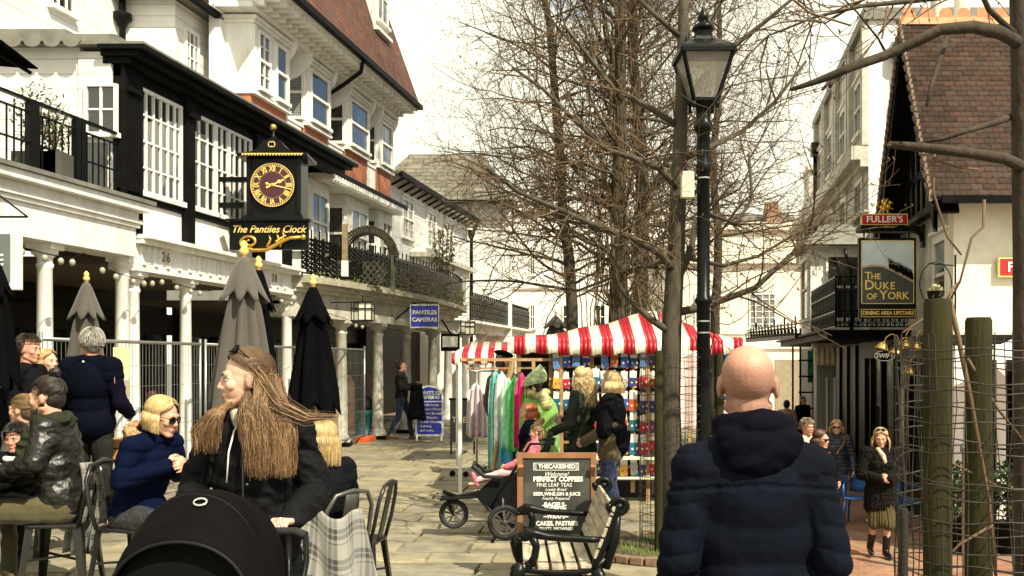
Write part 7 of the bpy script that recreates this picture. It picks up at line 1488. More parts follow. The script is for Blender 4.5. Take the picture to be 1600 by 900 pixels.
def person(label, X, Y, z, rz, h=1.7, J=None, fem=False, vox=.009, sk=SK1, head=(0, 0), hands='LR', hcurl=28, hdir=None, top=None, t=.02, sleeve=1.0, toplen=.0, topdisp=None, bottom=None, bt=.012, blen=.97, btm_kind='trousers', shoes=BLACK, boot=0, belly=0, face=True, collar=None, group=None, th=1.0, hn=None, foot=None, tv=None):
    t = t * .88 if t > .02 else t
    J = J or STAND; T = thing('person', label, 'person', (X, Y, z), R(rz), group, h / 1.7); b = MB(); M = headM(J, *head)
    torso(b, J, -.006, fem, belly=belly * .8); legs(b, J, -.006, th=th)
    for s_ in 'LR': arm(b, J, s_, -.004)
    cap(b, J['neck'], M @ Vector((0, .022, -.055)), .060 if not fem else .047, .057 if not fem else .046)
    head_prims(b, M, not fem)
    for s_ in 'LR':
        fd = Vector((0, -1, 0)); an = Vector(J['an' + s_]); cap(b, an + Vector((0, 0, -.05)), an + Vector((0, -.12, -.06)), .03, .022)
        wr, el = Vector(J['wr' + s_]), Vector(J['el' + s_]); d = (wr - el).normalized() if not hdir or s_ not in hdir else Vector(hdir[s_])
        pn = Vector((-1 if s_ == 'L' else 1, 0, 0)) if not hn or s_ not in hn else Vector(hn[s_])
        if abs(pn.normalized().dot(d.normalized())) > .9: pn = Vector((0, 1, 0))
        hand_prims(b, wr, d, pn, -1 if s_ == 'L' else 1, hcurl)
    remesh(b, 'body', sk, T, vox, 2)
    if face: face_bits(T, M)
    if bottom:
        b = MB()
        if btm_kind == 'trousers':
            b.ball(J['pelvis'], (.150 + bt, .112 + bt, .105 + bt), 18, 12); legs(b, J, bt, blen, th=th)
        else:
            c_ = Vector(J['pelvis']); kz = (Vector(J['knL']) + Vector(J['knR'])) / 2; b.ball(c_, (.16, .125, .12), 18, 12)
            for s_ in 'LR': cap(b, Vector(J['hip' + s_]), Vector(J['kn' + s_]) + Vector((0, 0, -.03)), .10, .085)
            cap(b, c_, kz, .12, .09)
        remesh(b, 'trousers' if btm_kind == 'trousers' else 'skirt', bottom, T, max(vox, .008), 3, fold(.008, 7, 10, 3) if btm_kind == 'trousers' else (lambda c, n_: .006 * math.sin(math.atan2(c.y, c.x) * 26)))
    for s_ in 'LR': b = MB(); shoe_prims(b, J, boot, foot=foot, sides=s_); remesh(b, 'boot' if boot else 'shoe', shoes, T, .007, 2)
    if top:
        b = MB(); torso(b, J, t, fem, belly=belly)
        if t > .02: m1 = (Vector(J['chest']) + Vector(J['waist'])) / 2; b.ball(m1, ((.150 if fem else .168) + t, .108 + t, .17), 20, 14); b.ball((Vector(J['waist']) + Vector(J['pelvis'])) / 2, ((.148 if fem else .165) + t, .112 + t, .16), 20, 14)
        for s_ in 'LR': arm(b, J, s_, t * (.85 if sleeve > 0 else 1), sleeve if sleeve > 0 else 0)
        if sleeve == 0: pass
        if toplen:
            pv = Vector(J['pelvis'])
            if abs(Vector(J['knL']).z - pv.z) > .2:
                for s_ in (-1, 1): cap(b, pv + Vector((s_ * .06, 0, 0)), pv + Vector((s_ * .075, 0, -toplen)), .10 + t, .10 + t)
                cap(b, pv, pv + Vector((0, 0, -toplen)), .11 + t, .115 + t)
            else: cap(b, pv, pv + Vector((0, -.12, .0)), .12 + t, .11 + t)
        if collar: 
            n_ = Vector(J['neck']); cc = [n_ + Vector(((.070) * math.cos(a_ * .524), .062 * math.sin(a_ * .524) - .004, .028 + .018 * math.sin(a_ * .524))) for a_ in range(13)]; chain(b, cc, [collar] * 13)
        remesh(b, 'jacket' if t > .012 else 'top', top, T, tv or max(vox * .9, .007), 8, topdisp or fold(.010, 6, 9, len(label)))
    return T, J, M
def cloth(name, col, rough=.85, **k): return mat(name, col, rough, bump=k.pop('bump', .35), bsc=k.pop('bsc', 160), sheen=k.pop('sheen', .2) * (0 if max(col) < .05 else 1), spec=.05 if max(col) < .05 else .25, **k)
BLKC = cloth('black_cloth', (.006, .006, .008), sheen=.03); NAVY = cloth('navy_cloth', (.004, .005, .014), sheen=.08); JEAN = cloth('blue_denim', (.022, .055, .14), var=.3, sc=12); DJEAN = cloth('dark_denim', (.012, .022, .06), var=.3, sc=12); DGREY = cloth('charcoal_cloth', (.022, .021, .020), sheen=.08)
LEATH = mat('black_leather', (.010, .008, .007), .42, var=.3, bump=.35, bsc=55, spec=.6); BRLE = mat('tan_boot_leather', (.22, .075, .02), .35, var=.25, bump=.2); BRS_ = mat('brown_shoe_leather', (.13, .075, .035), .5, var=.3)
XZ = lambda px, Y: X_(px, Y)
# --- foreground woman with long hair
J = dict(STAND); J.update(elL=(.27, -.02, 1.12), elR=(-.26, .0, 1.12), wrL=(.225, -.335, 1.05), wrR=(-.17, -.30, .99), shL=(.18, .02, 1.375), shR=(-.18, .02, 1.375))
SHELL = mat('black_shell_jacket', (.005, .005, .006), .72, var=.2, bump=.5, bsc=22, spec=.1)
J.update(shL=(.165, .02, 1.375), shR=(-.165, .02, 1.375), head=(-.040, -.02, 1.59), neck=(-.01, .01, 1.42))
T, J, M = person('woman with very long brown hair, looking left while pushing the black pram', XZ(398, 4.15), 4.15, 0, 0, 1.75, J, True, .0042, SK3, head=(-68, 3), hands='L', hcurl=52, hdir={'L': (-.25, -.85, .12), 'R': (.2, -.9, 0)}, hn={'L': (0, .1, -1), 'R': (0, 0, -1)},
    top=SHELL, t=.034, sleeve=.93, toplen=.16, topdisp=lambda c, n_: fold(.012, 5, 9, 4)(c, n_) + fold(.006, 13, 22, 8)(c, n_), bottom=BLKC, collar=.026, tv=.006)
glasses(T, M, BLACK, up=True)
b = MB(); n_ = Vector(J['neck']); b.tube([n_ + Vector((-.03, -.07, .02)), n_ + Vector((-.035, -.155, -.04)), n_ + Vector((-.045, -.195, -.12)), n_ + Vector((-.05, -.205, -.24))], [.004, .004, .0035, .003], 6); b.build('drawstring', mat('white_cord', (.75, .73, .66), .7), T)
b = MB(); chain(b, [n_ + Vector((-.06, -.035, .03)), n_ + Vector((-.03, -.085, .0)), n_ + Vector((.0, -.10, -.03)), n_ + Vector((.03, -.09, .0)), n_ + Vector((.055, -.04, .03))], [.028, .034, .032, .03, .024]); remesh(b, 'hood_collar', mat('cream_fleece', (.60, .55, .45), .9, var=.1, bump=.5), T, .006, 2)
b = MB(); b.tube([(.0, -.172, 1.33), (.0, -.178, 1.2), (0, -.17, 1.0), (0, -.16, .85)], .005, 6); b.ball((.02, -.19, 1.17), .008, 8, 6); b.build('zip', mat('zip_metal', (.05, .05, .05), .3, metal=.6), T)
b = MB(); wr = Vector(J['wrL']); b.tube([wr + Vector((-.012 + .012 * math.cos(a_), -.115 + .003 * math.cos(a_), .018 + .012 * math.sin(a_))) for a_ in [k * .6 for k in range(12)]], .0016, 5); b.build('ring', mat('silver', (.7, .7, .7), .15, metal=1), T)
HB = (.115, .062, .029)
hair_base(T, M, (.11, .058, .027), .93, .0, vox=.006)
Hc = M @ Vector((0, .024, .034)); b = MB()
for dx in (0, .35, .7, 1): chain(b, [Vector((Hc.x + .025 + .035 * dx + (.005 + .155 * dx - .02) * t_ ** .8, -.02 - .03 * (1 - dx) + (-.115 + .03 * dx) * min(1, t_ * 2), Hc.z - .02 - .27 * t_)) for t_ in (.28, .45, .6, .75, .95)], [.016, .024, .026, .022, .014])
for dx in (0, 1): chain(b, [Vector((Hc.x - .06 - (.03 + .07 * dx) * t_, .02 - .16 * min(1, t_ * 1.6), Hc.z - .09 - .13 * t_)) for t_ in (.45, .66, 1)], [.010, .018, .012])
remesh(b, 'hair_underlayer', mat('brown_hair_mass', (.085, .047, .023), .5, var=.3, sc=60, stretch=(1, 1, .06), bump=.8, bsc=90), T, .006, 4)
rg = random.Random(12); b = MB()
for i in range(12500):
    th0 = 3 + 72 * rg.random() ** 1.5; ph = rg.uniform(-180, 180)
    if abs(ph) < 58 and th0 > 44: continue
    if abs(ph) < 78 and th0 > 68: continue
    c0 = Vector((0, .024, .034)); rad = Vector((.0885, .112, .103)); sgn = 1 if ph > 0 else -1; tgt = sgn * max(abs(ph), rg.uniform(94, 132)); pts = []
    for k in range(8):
        u = k / 7; th = th0 + (100 - th0) * u; a_ = R(ph + (tgt - ph) * min(1, u * 1.2)); t_ = R(th); pts.append(M @ (c0 + Vector((rad.x * math.sin(t_) * math.sin(a_), -rad.y * math.sin(t_) * math.cos(a_), rad.z * math.cos(t_)))))
    e = pts[-1]; left = (e.y > Hc.y + .03 and rg.random() < .27)
    cl = math.floor(rg.random() * 70) / 70; cj = (cl * 7.3) % 1
    lock = (not left) and e.y < Hc.y + .02 and rg.random() < .05
    if left: L = .17 + .11 * cj + .05 * rg.random(); tx = Hc.x - .085 - .10 * cl; ty = -.150 - .02 * rg.random()
    else: L = .24 + .12 * cj + .07 * rg.random() - .5 * max(0, .25 - cl) * .3; tx = Hc.x - .005 + .225 * (.35 * cl + .65 * max(0, min(1, (e.x - Hc.x + .05) / .16))); ty = -.175 - .02 * rg.random() if tx < .10 else -.14
    tx += rg.gauss(0, .007); off = Vector((rg.gauss(0, .012), rg.gauss(0, .01), rg.gauss(0, .012)))
    for k in range(1, 17):
        u = k / 16; x = e.x + (tx - e.x) * min(1, u * 1.3) ** .65; y_ = e.y + (ty - e.y) * min(1, u * 2.0) ** .8; z = e.z - L * u
        if left: w_ = max(0, min(1, (L * u - .07) / .09)); w_ = w_ * w_ * (3 - 2 * w_); x = e.x + (Hc.x - .055 - e.x) * min(1, u * 3) * .9; x += (tx - x) * max(0, min(1, (L * u - .075) / .15)); y_ = e.y + (ty - e.y) * w_
        if lock:
            g4 = [Vector((e.x, e.y, e.z)), Vector((Hc.x + .10, -.12, Hc.z - .06)), Vector((Hc.x + .165, -.15, Hc.z - .145)), Vector((Hc.x + .26, -.14, Hc.z - .19)), Vector((Hc.x + .30 + .09 * cj, -.12, Hc.z - .195 + .01 * cj))]
            q = u * 4; a4 = min(3, int(q)); p4 = g4[a4].lerp(g4[a4 + 1], q - a4); tp = 1 - .75 * u; x, y_, z = p4.x + off.x * 2 * tp, p4.y + off.y * tp, p4.z + off.z * 2 * tp
        x += (.006 * math.sin(u * 6 + cl * 21) + .002 * math.sin(u * 13 + i * .37)) * (0 if lock else 1); pts.append(Vector((x, y_ + .006 * math.sin(u * 5 + cl * 30), z)))
    v_ = rg.uniform(.84, 1.12); hl = rg.random()
    N = len(pts); b.col = tuple(x * v_ for x in (HB if hl < .6 else (.34, .215, .105) if hl < .86 else (.075, .04, .02)))
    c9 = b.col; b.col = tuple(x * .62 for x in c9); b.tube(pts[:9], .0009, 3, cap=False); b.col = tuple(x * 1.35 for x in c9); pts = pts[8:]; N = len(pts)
    b.tube(pts, [.0009 if k < N * .7 else .0009 * (1 - .7 * (k - N * .7) / (N * .3)) for k in range(N)], 3, cap=False)
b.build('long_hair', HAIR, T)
# --- bald man from behind
QN = mat('navy_quilted', (.0030, .0043, .0095), .85, var=.2, bump=.35, bsc=45, spec=.08)
J = dict(STAND); J.update(elL=(.222, .05, 1.08), elR=(-.222, .05, 1.08), wrL=(.20, -.14, .91), wrR=(-.20, -.14, .91), shL=(.162, .03, 1.350), shR=(-.166, .03, 1.345), head=(.005, -.006, 1.590))
def bq(c, n_):
    f = fold(.003, 4, 7, 9)(c, n_) + .009 * max(0, noise.noise(Vector((c.x * 5 + 2, c.y * 4, c.z * 11 - c.x * 9)))) ; side = abs(c.x) > .175
    p_ = .070
    if side or c.z < 1.09: f += .0080 * (abs(math.sin(math.pi * (c.z + .18 * (abs(c.x) - .2) * side + .006 * math.sin(c.x * 11)) / p_)) ** .4 - .8)
    if abs(c.z - (1.315 - .10 * abs(c.x))) < .007 and c.y > 0: f -= .006
    return f
T, J, M = person('bald man seen from behind in a navy quilted jacket with its hood down', XZ(1172, 2.92), 2.92, 0, 180, 1.755, J, False, .0045, SKM, head=(-14, 3), top=QN, t=.026, sleeve=1.0, toplen=.14, topdisp=bq, bottom=DGREY, collar=.03, tv=.0055, belly=.01)
b = MB(); n_ = Vector(J['neck']) + Vector((0, 0, .018))
chain(b, [n_ + Vector((.088 * math.cos(a_), .07 * math.sin(a_) + .012, .035 + .008 * math.sin(a_))) for a_ in [k * math.pi / 7 for k in range(-1, 9)]], [.03, .034, .038, .042, .046, .046, .042, .038, .034, .03])
b.ball(n_ + Vector((.0, .085, -.02)), (.118, .056, .062), 24, 16); b.ball(n_ + Vector((.015, .095, -.055)), (.085, .045, .05), 20, 14); b.ball(n_ + Vector((-.05, .08, .0)), (.075, .05, .045), 16, 12); b.ball(n_ + Vector((.055, .07, .01)), (.07, .05, .045), 16, 12)
HOODM = cloth('plum_navy_jersey', (.0034, .0028, .0068), sheen=.05)
remesh(b, 'hood', HOODM, T, .005, 9, lambda c, n__: .0055 * (.4 - abs(noise.noise(Vector((c.x * 5, c.y * 7, c.z * 13 + c.x * 9)))) * 2) + .003 * noise.noise(c * 30))
# --- pram
T = thing('pram', 'black pram with a big rounded hood before the long haired woman', 'pram', (XZ(324, 3.4), 3.4, 0)); T.scale = (.93, 1, 1); HM = mat('black_pram_fabric', (.004, .0035, .0035), .9, var=.25, bump=.4, bsc=180, spec=.06)
def hood(u, v_):
    a_ = math.pi * u; r_ = .228; el = v_ * math.pi * .5; x = -r_ * math.cos(a_) * (1 - .02 * v_); zz = .80 + .46 * math.sin(a_) ** .62 * (1 - .14 * (1 - v_) ** 2); return (x, -.25 + .42 * v_ + .03 * math.sin(a_), zz - .05 * (1 - v_))
def hood2(b):
    n = 36
    def q(u, v_):  # v 0 = rim towards the camera, 1 = top back
        a_ = math.pi * u; cx = math.cos(a_); sz = math.sin(a_) ** .7; R0 = .254 + .012 * math.sin(v_ * math.pi * 3) ** 2
        yy = -.30 + .50 * v_; zt = .40 * (1 - .30 * max(0, .35 - v_) / .35 - .45 * max(0, v_ - .5) ** 1.6)
        return (-R0 * cx * (1 - .1 * max(0, v_ - .7)), yy, .855 + zt * sz * 1.02 - (.0 if v_ > .1 else .01))
    b.grid(q, 40, 24)
part_(T, 'hood', HM, hood2, solid=.008)
part_(T, 'hood_rim', mat('black_trim', (.004, .004, .004), .6, spec=.2), lambda b: b.tube([(-.257 * math.cos(math.pi * k / 30), -.302, .855 + .40 * .70 * math.sin(math.pi * k / 30) ** .7 * 1.02 - .01) for k in range(31)], .007, 6))
part_(T, 'seam', mat('black_trim', (0, 0, 0)), lambda b: [b.tube([(-(.254 + .012 * math.sin(v_ * math.pi * 3) ** 2 + .001) * math.cos(math.pi * k / 30) * (1 - .1 * max(0, v_ - .7)), -.30 + .50 * v_, .857 + .40 * (1 - .30 * max(0, .35 - v_) / .35 - .45 * max(0, v_ - .5) ** 1.6) * math.sin(math.pi * k / 30) ** .7 * 1.02) for k in range(31)], .003, 5) for v_ in (.34, .68)])
part_(T, 'inner_shade', mat('black_lining', (.004, .004, .004), .9, spec=.1), lambda b: b.prism([(-.245 * math.cos(math.pi * k / 24), .855 + .265 * math.sin(math.pi * k / 24) ** .7) for k in range(25)], lambda p: (p[0], -.26, p[1]), lambda p: (p[0], -.25, p[1])))
part_(T, 'basket', HM, lambda b: [b.lathe([(.20, .45), (.235, .6), (.24, .86), (.22, .87)], (0, 0, 0), 24, sq=1.5)])
o = part_(T, 'badge', mat('silver_badge', (.6, .6, .58), .25, metal=.8), lambda b: b.tube([(.004 + .024 * math.cos(k * .524), .0115 * math.sin(k * .524) - .0, 0) for k in range(13)], .0035, 6, cap=False)); o.data.transform(Matrix.Translation((.03, -.175, 1.242)) @ Matrix.Rotation(R(38), 4, 'X') @ Matrix.Diagonal((1, 1.4, 1, 1)))
part_(T, 'frame', BLACKM, lambda b: [b.tube([(s_ * .26, .1, .4), (s_ * .27, .15, .8), (s_ * .26, .2, .95), (s_ * .24, .27, 1.045)], .012, 8) for s_ in (-1, 1)] + [b.tube([(-.25, .27, 1.045), (-.2, .28, 1.06), (.27, .28, 1.06), (.315, .26, 1.045), (.335, .18, .97), (.33, .08, .85), (.32, 0, .65), (.3, 0, .4)], .0125, 8)])
part_(T, 'handle_grip', mat('foam_grip', (.006, .006, .006), .8), lambda b: b.tube([(-.2, .28, 1.06), (.27, .28, 1.06), (.315, .265, 1.047)], .018, 10))
part_(T, 'red_band', mat('red_webbing', (.45, .01, .02), .6), lambda b: b.box(.22, .325, .1, .112, .90, .915))
part_(T, 'under_tray', HM, lambda b: b.box(.2, .315, -.05, .09, .62, .90), bevel=.02)
for (x, y_, r_) in ((-.28, .1, .15), (.28, .1, .15), (-.25, -.4, .1), (.25, -.4, .1)): w = part_(T, 'wheel', BLACK, lambda b: b.tube([(x - .02, y_, r_), (x + .02, y_, r_)], r_, 20)); 
# --- left table group
J = lean(SIT, 10); J.update(wrL=(.10, -.34, .72), wrR=(-.10, -.36, .72), elL=(.24, -.08, .80), elR=(-.24, -.08, .80))
T, J, M = person('bearded seated man in a black leather jacket and green scarf, hair in a bun', -2.96, 6.36, .2, -84, 1.84, J, False, .007, SK1, head=(-4, 6), top=LEATH, t=.03, toplen=.05, topdisp=lambda c, n_: fold(.010, 7, 12, 2)(c, n_) + fold(.005, 16, 26, 3)(c, n_), bottom=cloth('olive_cotton', (.075, .065, .028)), shoes=BRS_, collar=.0, tv=.006, belly=.01)
hair_base(T, M, (.03, .02, .014), 1.0, 0, nm='hair_volume'); paint_hair(T, 'hair', M, (.03, .02, .014), 700, .1, 3, 'back', w=.0022, curl=1)
b = MB(lambda p: M @ Vector(p)); b.ball((0, .075, .145), (.036, .036, .034), 14, 10); remesh(b, 'hair_bun', mat('dark_hair', (.014, .009, .006), .5, var=.3, sc=40, bump=.7), T, .006, 1, fold(.006, 30, 30))
b = MB(lambda p: M @ Vector(p)); b.ball((0, -.05, -.085), (.05, .042, .035), 14, 10); cap(b, (.05, .0, -.05), (.02, -.06, -.095), .02, .026); cap(b, (-.05, .0, -.05), (-.02, -.06, -.095), .02, .026); remesh(b, 'beard', mat('brown_beard', (.03, .017, .009), .9, var=.4, sc=60, bump=1), T, .006, 1, furf(.004))
GRS = cloth('olive_scarf', (.028, .032, .018), sheen=.3)
b = MB(); n_ = Vector(J['neck']); chain(b, [n_ + Vector((.10 * math.cos(a_), .085 * math.sin(a_), .02 + .012 * math.sin(a_ * 3))) for a_ in [k * .42 for k in range(16)]], [.042] * 16); chain(b, [n_ + Vector((.05, -.08, 0)), n_ + Vector((.05, -.15, -.12)), n_ + Vector((.04, -.18, -.28))], [.045, .05, .05]); remesh(b, 'scarf', GRS, T, .007, 2, fold(.012, 12, 22, 5))
b = MB(); w_ = Vector(J['wrR']); b.tube([w_ + Vector((.034 * math.cos(k * .6), .01, .034 * math.sin(k * .6))) for k in range(12)], .006, 6); b.build('watch', mat('steel_watch', (.55, .55, .5), .25, metal=.9), T)
T = thing('tablet_case', 'dark tablet case held open by the man in the leather jacket', 'tablet', (XZ(22, 6.2), 6.2, Z_(768, 6.2))); part_(T, 'case', BLACK, lambda b: b.obox((0, 0, 0), (.24, 0, -.03), (0, .17, .02), (0, 0, .015)), bevel=.004)
J = dict(SIT)
T, J, M = person('dark haired boy in a black jacket with a white collar at the left table', XZ(24, 6.95), 6.95, .2, 14, 1.36, J, False, .006, SK2, head=(-14, 6), top=BLKC, t=.03, bottom=DGREY, collar=.02)
hair_base(T, M, (.018, .012, .008), 1.06); paint_hair(T, 'hair', M, (.02, .013, .009), 900, .075, 5, 'short', w=.0025, vol=1.06)
b = MB(); n_ = Vector(J['neck']); chain(b, [n_ + Vector((.09 * math.cos(a_), .08 * math.sin(a_) - .01, .0 + .02 * math.sin(a_))) for a_ in [math.pi * .9 + k * .36 for k in range(8)]], [.03] * 8); remesh(b, 'white_collar', mat('white_fleece', (.7, .68, .62), .9, bump=.6), T, .006, 2)
TW = mat('grey_tweed', (.075, .07, .062), .9, var=.75, sc=90, bump=.5, bsc=120)
T, J, M = person('woman in a grey tweed coat with fair hair pinned up, back of the left table', XZ(42, 7.5), 7.5, .2, -95, 1.62, lean(SIT, 4), True, .008, SK1, head=(0, 0), top=TW, t=.035, bottom=BLKC, collar=.025)
hair_base(T, M, (.16, .10, .045), 1.0); paint_hair(T, 'hair', M, (.20, .12, .05), 800, .1, 6, 'back', w=.0024); b = MB(lambda p: M @ Vector(p)); b.ball((0, .115, .03), (.04, .035, .038)); remesh(b, 'hair_bun', mat('fair_hair_bun', (.14, .08, .035), .6, var=.4, sc=50, bump=.6), T, .006, 1, fold(.006, 30, 30))
J = dict(STAND); J.update(elL=(.22, .02, 1.1), wrL=(.2, -.17, .95), elR=(-.22, 0, 1.1), wrR=(-.18, -.2, .98))
T, J, M = person('young man with short dark hair in a plain black T-shirt standing behind the left table', XZ(46, 8.8), 8.8, .19, 84, 1.74, J, False, .008, SK2, head=(-4, 4), top=BLKC, t=.016, sleeve=0, bottom=BLKC)
hair_base(T, M, (.03, .018, .01), .98); paint_hair(T, 'hair', M, (.035, .02, .012), 800, .06, 7, 'short', w=.0024)
T, J, M = person('smiling young blonde woman in dark blue behind the young man in the T-shirt', XZ(75, 9.5), 9.5, .15, 78, 1.66, STAND, True, .009, SK3, head=(-10, 0), top=NAVY, t=.012, bottom=NAVY)
hair_base(T, M, (.42, .27, .10), 1.0, .16); paint_hair(T, 'hair', M, (.48, .31, .12), 700, .24, 8, w=.003, spread=.02)
# --- elderly man in gilet
J = dict(STAND); J.update(elL=(.27, .04, 1.10), wrL=(.24, -.17, 1.0), elR=(-.27, .04, 1.10), wrR=(-.24, -.17, 1.0))
GIL = cloth('navy_gilet', (.002, .003, .008), bump=.4); 
T, J, M = person('stout grey haired man standing with his back turned in a navy padded gilet', XZ(143, 8.6), 8.6, .16, 176, 1.82, J, False, .007, SK2, head=(38, 4), top=cloth('plum_knit', (.0045, .003, .010), sheen=.05), t=.03, bottom=DGREY, shoes=BRS_, belly=.03)
b = MB(); torso(b, J, .058, False, belly=.02); chain(b, [Vector(J['neck']) + Vector((.072 * math.cos(a_), .068 * math.sin(a_), .035)) for a_ in [k * .524 for k in range(13)]], [.03] * 13); remesh(b, 'gilet', GIL, T, .008, 3, fold(.006, 4, 6, 3))
b = MB(); [b.tube([(s_ * .245, .035 + .06 * math.sin(k * .5), 1.16 + .26 * k / 6) for k in range(7)], .004, 5) for s_ in (-1, 1)]; b.build('piping', mat('tan_piping', (.35, .24, .12), .7), T); b = MB(); b.ball((0, .135, 1.44), .01, 8, 6); b.build('snap', SW, T)
hair_base(T, M, (.34, .32, .28), 1.0); paint_hair(T, 'hair', M, (.42, .39, .33), 1100, .06, 9, 'short', w=.0026); glasses(T, M, BLACK, thin=True)
# --- blue hooded coat woman
PK = cloth('royal_navy_padded', (.0022, .0045, .020), bump=.3, sheen=.0)
J = lean(SIT, 20); J.update(wrL=(.05, -.32, .82), wrR=(-.06, -.30, .84), elL=(.25, -.12, .76), elR=(-.25, -.12, .76))
T, J, M = person('blonde woman in sunglasses and a blue padded coat with a fur trimmed hood, seated', XZ(212, 6.2), 6.2, .2, 68, 1.72, J, True, .006, SK1, head=(8, 14), top=PK, t=.028, toplen=.05, topdisp=quilt(.009, .085, .005, 2), bottom=mat('speckled_skirt', (.02, .02, .022), .9, var=1.0, sc=80), collar=.03, tv=.006)
FUR = mat('tan_fur', (.36, .22, .10), .95, var=.6, sc=30, bump=1, bsc=90)
b = MB(); n_ = Vector(J['neck']); chain(b, [n_ + Vector((.12 * math.cos(a_), .05 + .09 * math.sin(a_), .03 + .05 * math.sin(a_))) for a_ in [k * .35 - .2 for k in range(11)]], [.038] * 11); remesh(b, 'fur_trim', FUR, T, .006, 1, furf(.014))
b = MB(); b.ball(n_ + Vector((0, .12, .0)), (.12, .07, .09), 16, 12); remesh(b, 'hood', PK, T, .007, 3, fold(.01, 8, 10))
hair_base(T, M, (.50, .33, .12), 1.02, .07); paint_hair(T, 'hair', M, (.50, .35, .15), 1500, .12, 10, w=.0024, spread=.02); glasses(T, M, BLACK)
T = thing('person', 'dark sleeve and shoulder of a diner hidden between the blue coat woman and the pram', 'person', (0, 0, 0)) if False else None
# --- seated blonde with checked blanket
T, J, M = person('blonde seated woman in a black padded jacket with her back turned, over the checked blanket', XZ(508, 6.1), 6.1, .05, -128, 1.66, lean(SIT, 3), True, .007, SK3, head=(-4, 6), top=NAVY if False else BLKC, t=.036, topdisp=quilt(.006, .09, .006, 3), bottom=BLKC, collar=.03)
hair_base(T, M, (.48, .31, .12), 1.03, .13, wide=1.1); paint_hair(T, 'hair', M, (.46, .32, .14), 2400, .20, 11, w=.0022, spread=.02, ends=.6)
# --- shop man
J = dict(STAND); J.update(knL=(.09, -.16, .50), anL=(.09, -.20, .09), knR=(-.09, .06, .50), anR=(-.09, .26, .12), elL=(.22, -.02, 1.12), wrL=(.16, -.27, 1.18), elR=(-.22, 0, 1.12), wrR=(-.14, -.27, 1.12))
T, J, M = person('man in dark jacket and jeans walking past the camera shop, coat on arm', XZ(628, 20.6), 20.6, 0, 88, 1.7, J, False, .010, SK2, head=(0, -8), top=DGREY, t=.03, bottom=DJEAN, shoes=BRS_); hair_base(T, M, (.07, .045, .025), 1.03); paint_hair(T, 'hair', M, (.08, .05, .03), 400, .05, 12, 'short', w=.004)
T = thing('draped_coat', 'black coat carried over the arm of the man passing the camera shop', 'coat', (XZ(651, 20.3), 20.3, .45)); part_(T, 'coat', BLKC, lambda b: b.grid(lambda u, v_: (.16 * math.cos(6.28 * u) * (.7 + .5 * v_), .09 * math.sin(6.28 * u), .75 * (1 - v_) + .02 * math.sin(u * 19)), 24, 10), solid=.01)
# --- beret person
T, J, M = person('person in a black beret, grey hood and brown jacket facing the garment rail', XZ(788, 11.9), 11.9, 0, 128, 1.80, STAND, False, .009, SK2, head=(0, 6), top=cloth('brown_suede', (.075, .032, .014)), t=.04, toplen=.1, bottom=BLKC, collar=.0)
b = MB(); n_ = Vector(J['neck']); chain(b, [n_ + Vector((.10 * math.cos(a_), .08 * math.sin(a_) + .02, .015)) for a_ in [k * .42 for k in range(16)]], [.045] * 16); b.ball(n_ + Vector((0, .10, -.06)), (.12, .06, .09)); remesh(b, 'grey_hood', cloth('grey_jersey', (.085, .095, .105)), T, .009, 2, fold(.008, 8, 8)); hair_base(T, M, (.06, .05, .04), .98)
b = MB(lambda p: M @ Vector(p)); b.ball((0, .02, .105), (.115, .12, .035), 20, 12, Euler((R(12), 0, 0)).to_matrix()); b.ball((0, .02, .085), (.082, .1, .03)); remesh(b, 'beret', BLKC, T, .007, 2)
# --- red haired girl
J = dict(STAND)
T, J, M = person('red haired girl in a navy coat with a fur trimmed hood standing behind the chalkboard', XZ(826, 10.0), 10.0, 0, -88, 1.25, J, True, .006, SK3, head=(-2, 4), top=NAVY, t=.045, toplen=.1, bottom=JEAN, shoes=mat('blue_boot', (.05, .08, .12), .5), boot=.12, collar=.03)
b = MB(); n_ = Vector(J['neck']); chain(b, [n_ + Vector((.13 * math.cos(a_), .06 + .10 * math.sin(a_), .05 * math.sin(a_))) for a_ in [k * .35 - .2 for k in range(11)]], [.045] * 11); remesh(b, 'fur_trim', FUR, T, .008, 1, furf(.014))
hair_base(T, M, (.24, .06, .02), 1.05, .05); paint_hair(T, 'hair', M, (.36, .095, .03), 1300, .11, 13, w=.003, spread=.03, vol=1.05)
# --- small girl in the buggy
J = lean(SIT, -12); J.update(knL=(.08, -.42, .52), knR=(-.08, -.42, .50), anL=(.07, -.82, .40), anR=(-.07, -.82, .38), wrL=(.1, -.33, .62), wrR=(-.1, -.33, .60))
T, J, M = person('small girl with a light brown ponytail and pink shoes riding in the black buggy', XZ(824, 9.35), 9.35, .31, -90, 1.02, J, True, .005, SK3, head=(0, 8), top=mat('pink_fleece', (.65, .16, .2), .9, bump=.4), t=.03, bottom=mat('pale_pink_tights', (.62, .42, .42), .8), blen=.95, shoes=mat('pink_shoe', (.72, .16, .25), .5, var=.4, sc=30), foot={'L': (.1, -.35, .9), 'R': (-.1, -.35, .9)})
hair_base(T, M, (.24, .15, .07), 1.05, .0); paint_hair(T, 'hair', M, (.30, .19, .09), 900, .1, 14, 'back', w=.003, vol=1.05); paint_hair(T, 'ponytail', M @ Matrix.Translation((0, .075, .0)) @ Matrix.Scale(.45, 4), (.32, .20, .09), 160, .32, 15, w=.006)
b = MB(lambda p: M @ Vector(p)); b.ball((.02, .12, .05), (.02, .012, .012)); b.build('hair_tie', mat('red_tie', (.6, .05, .1), .5), T)
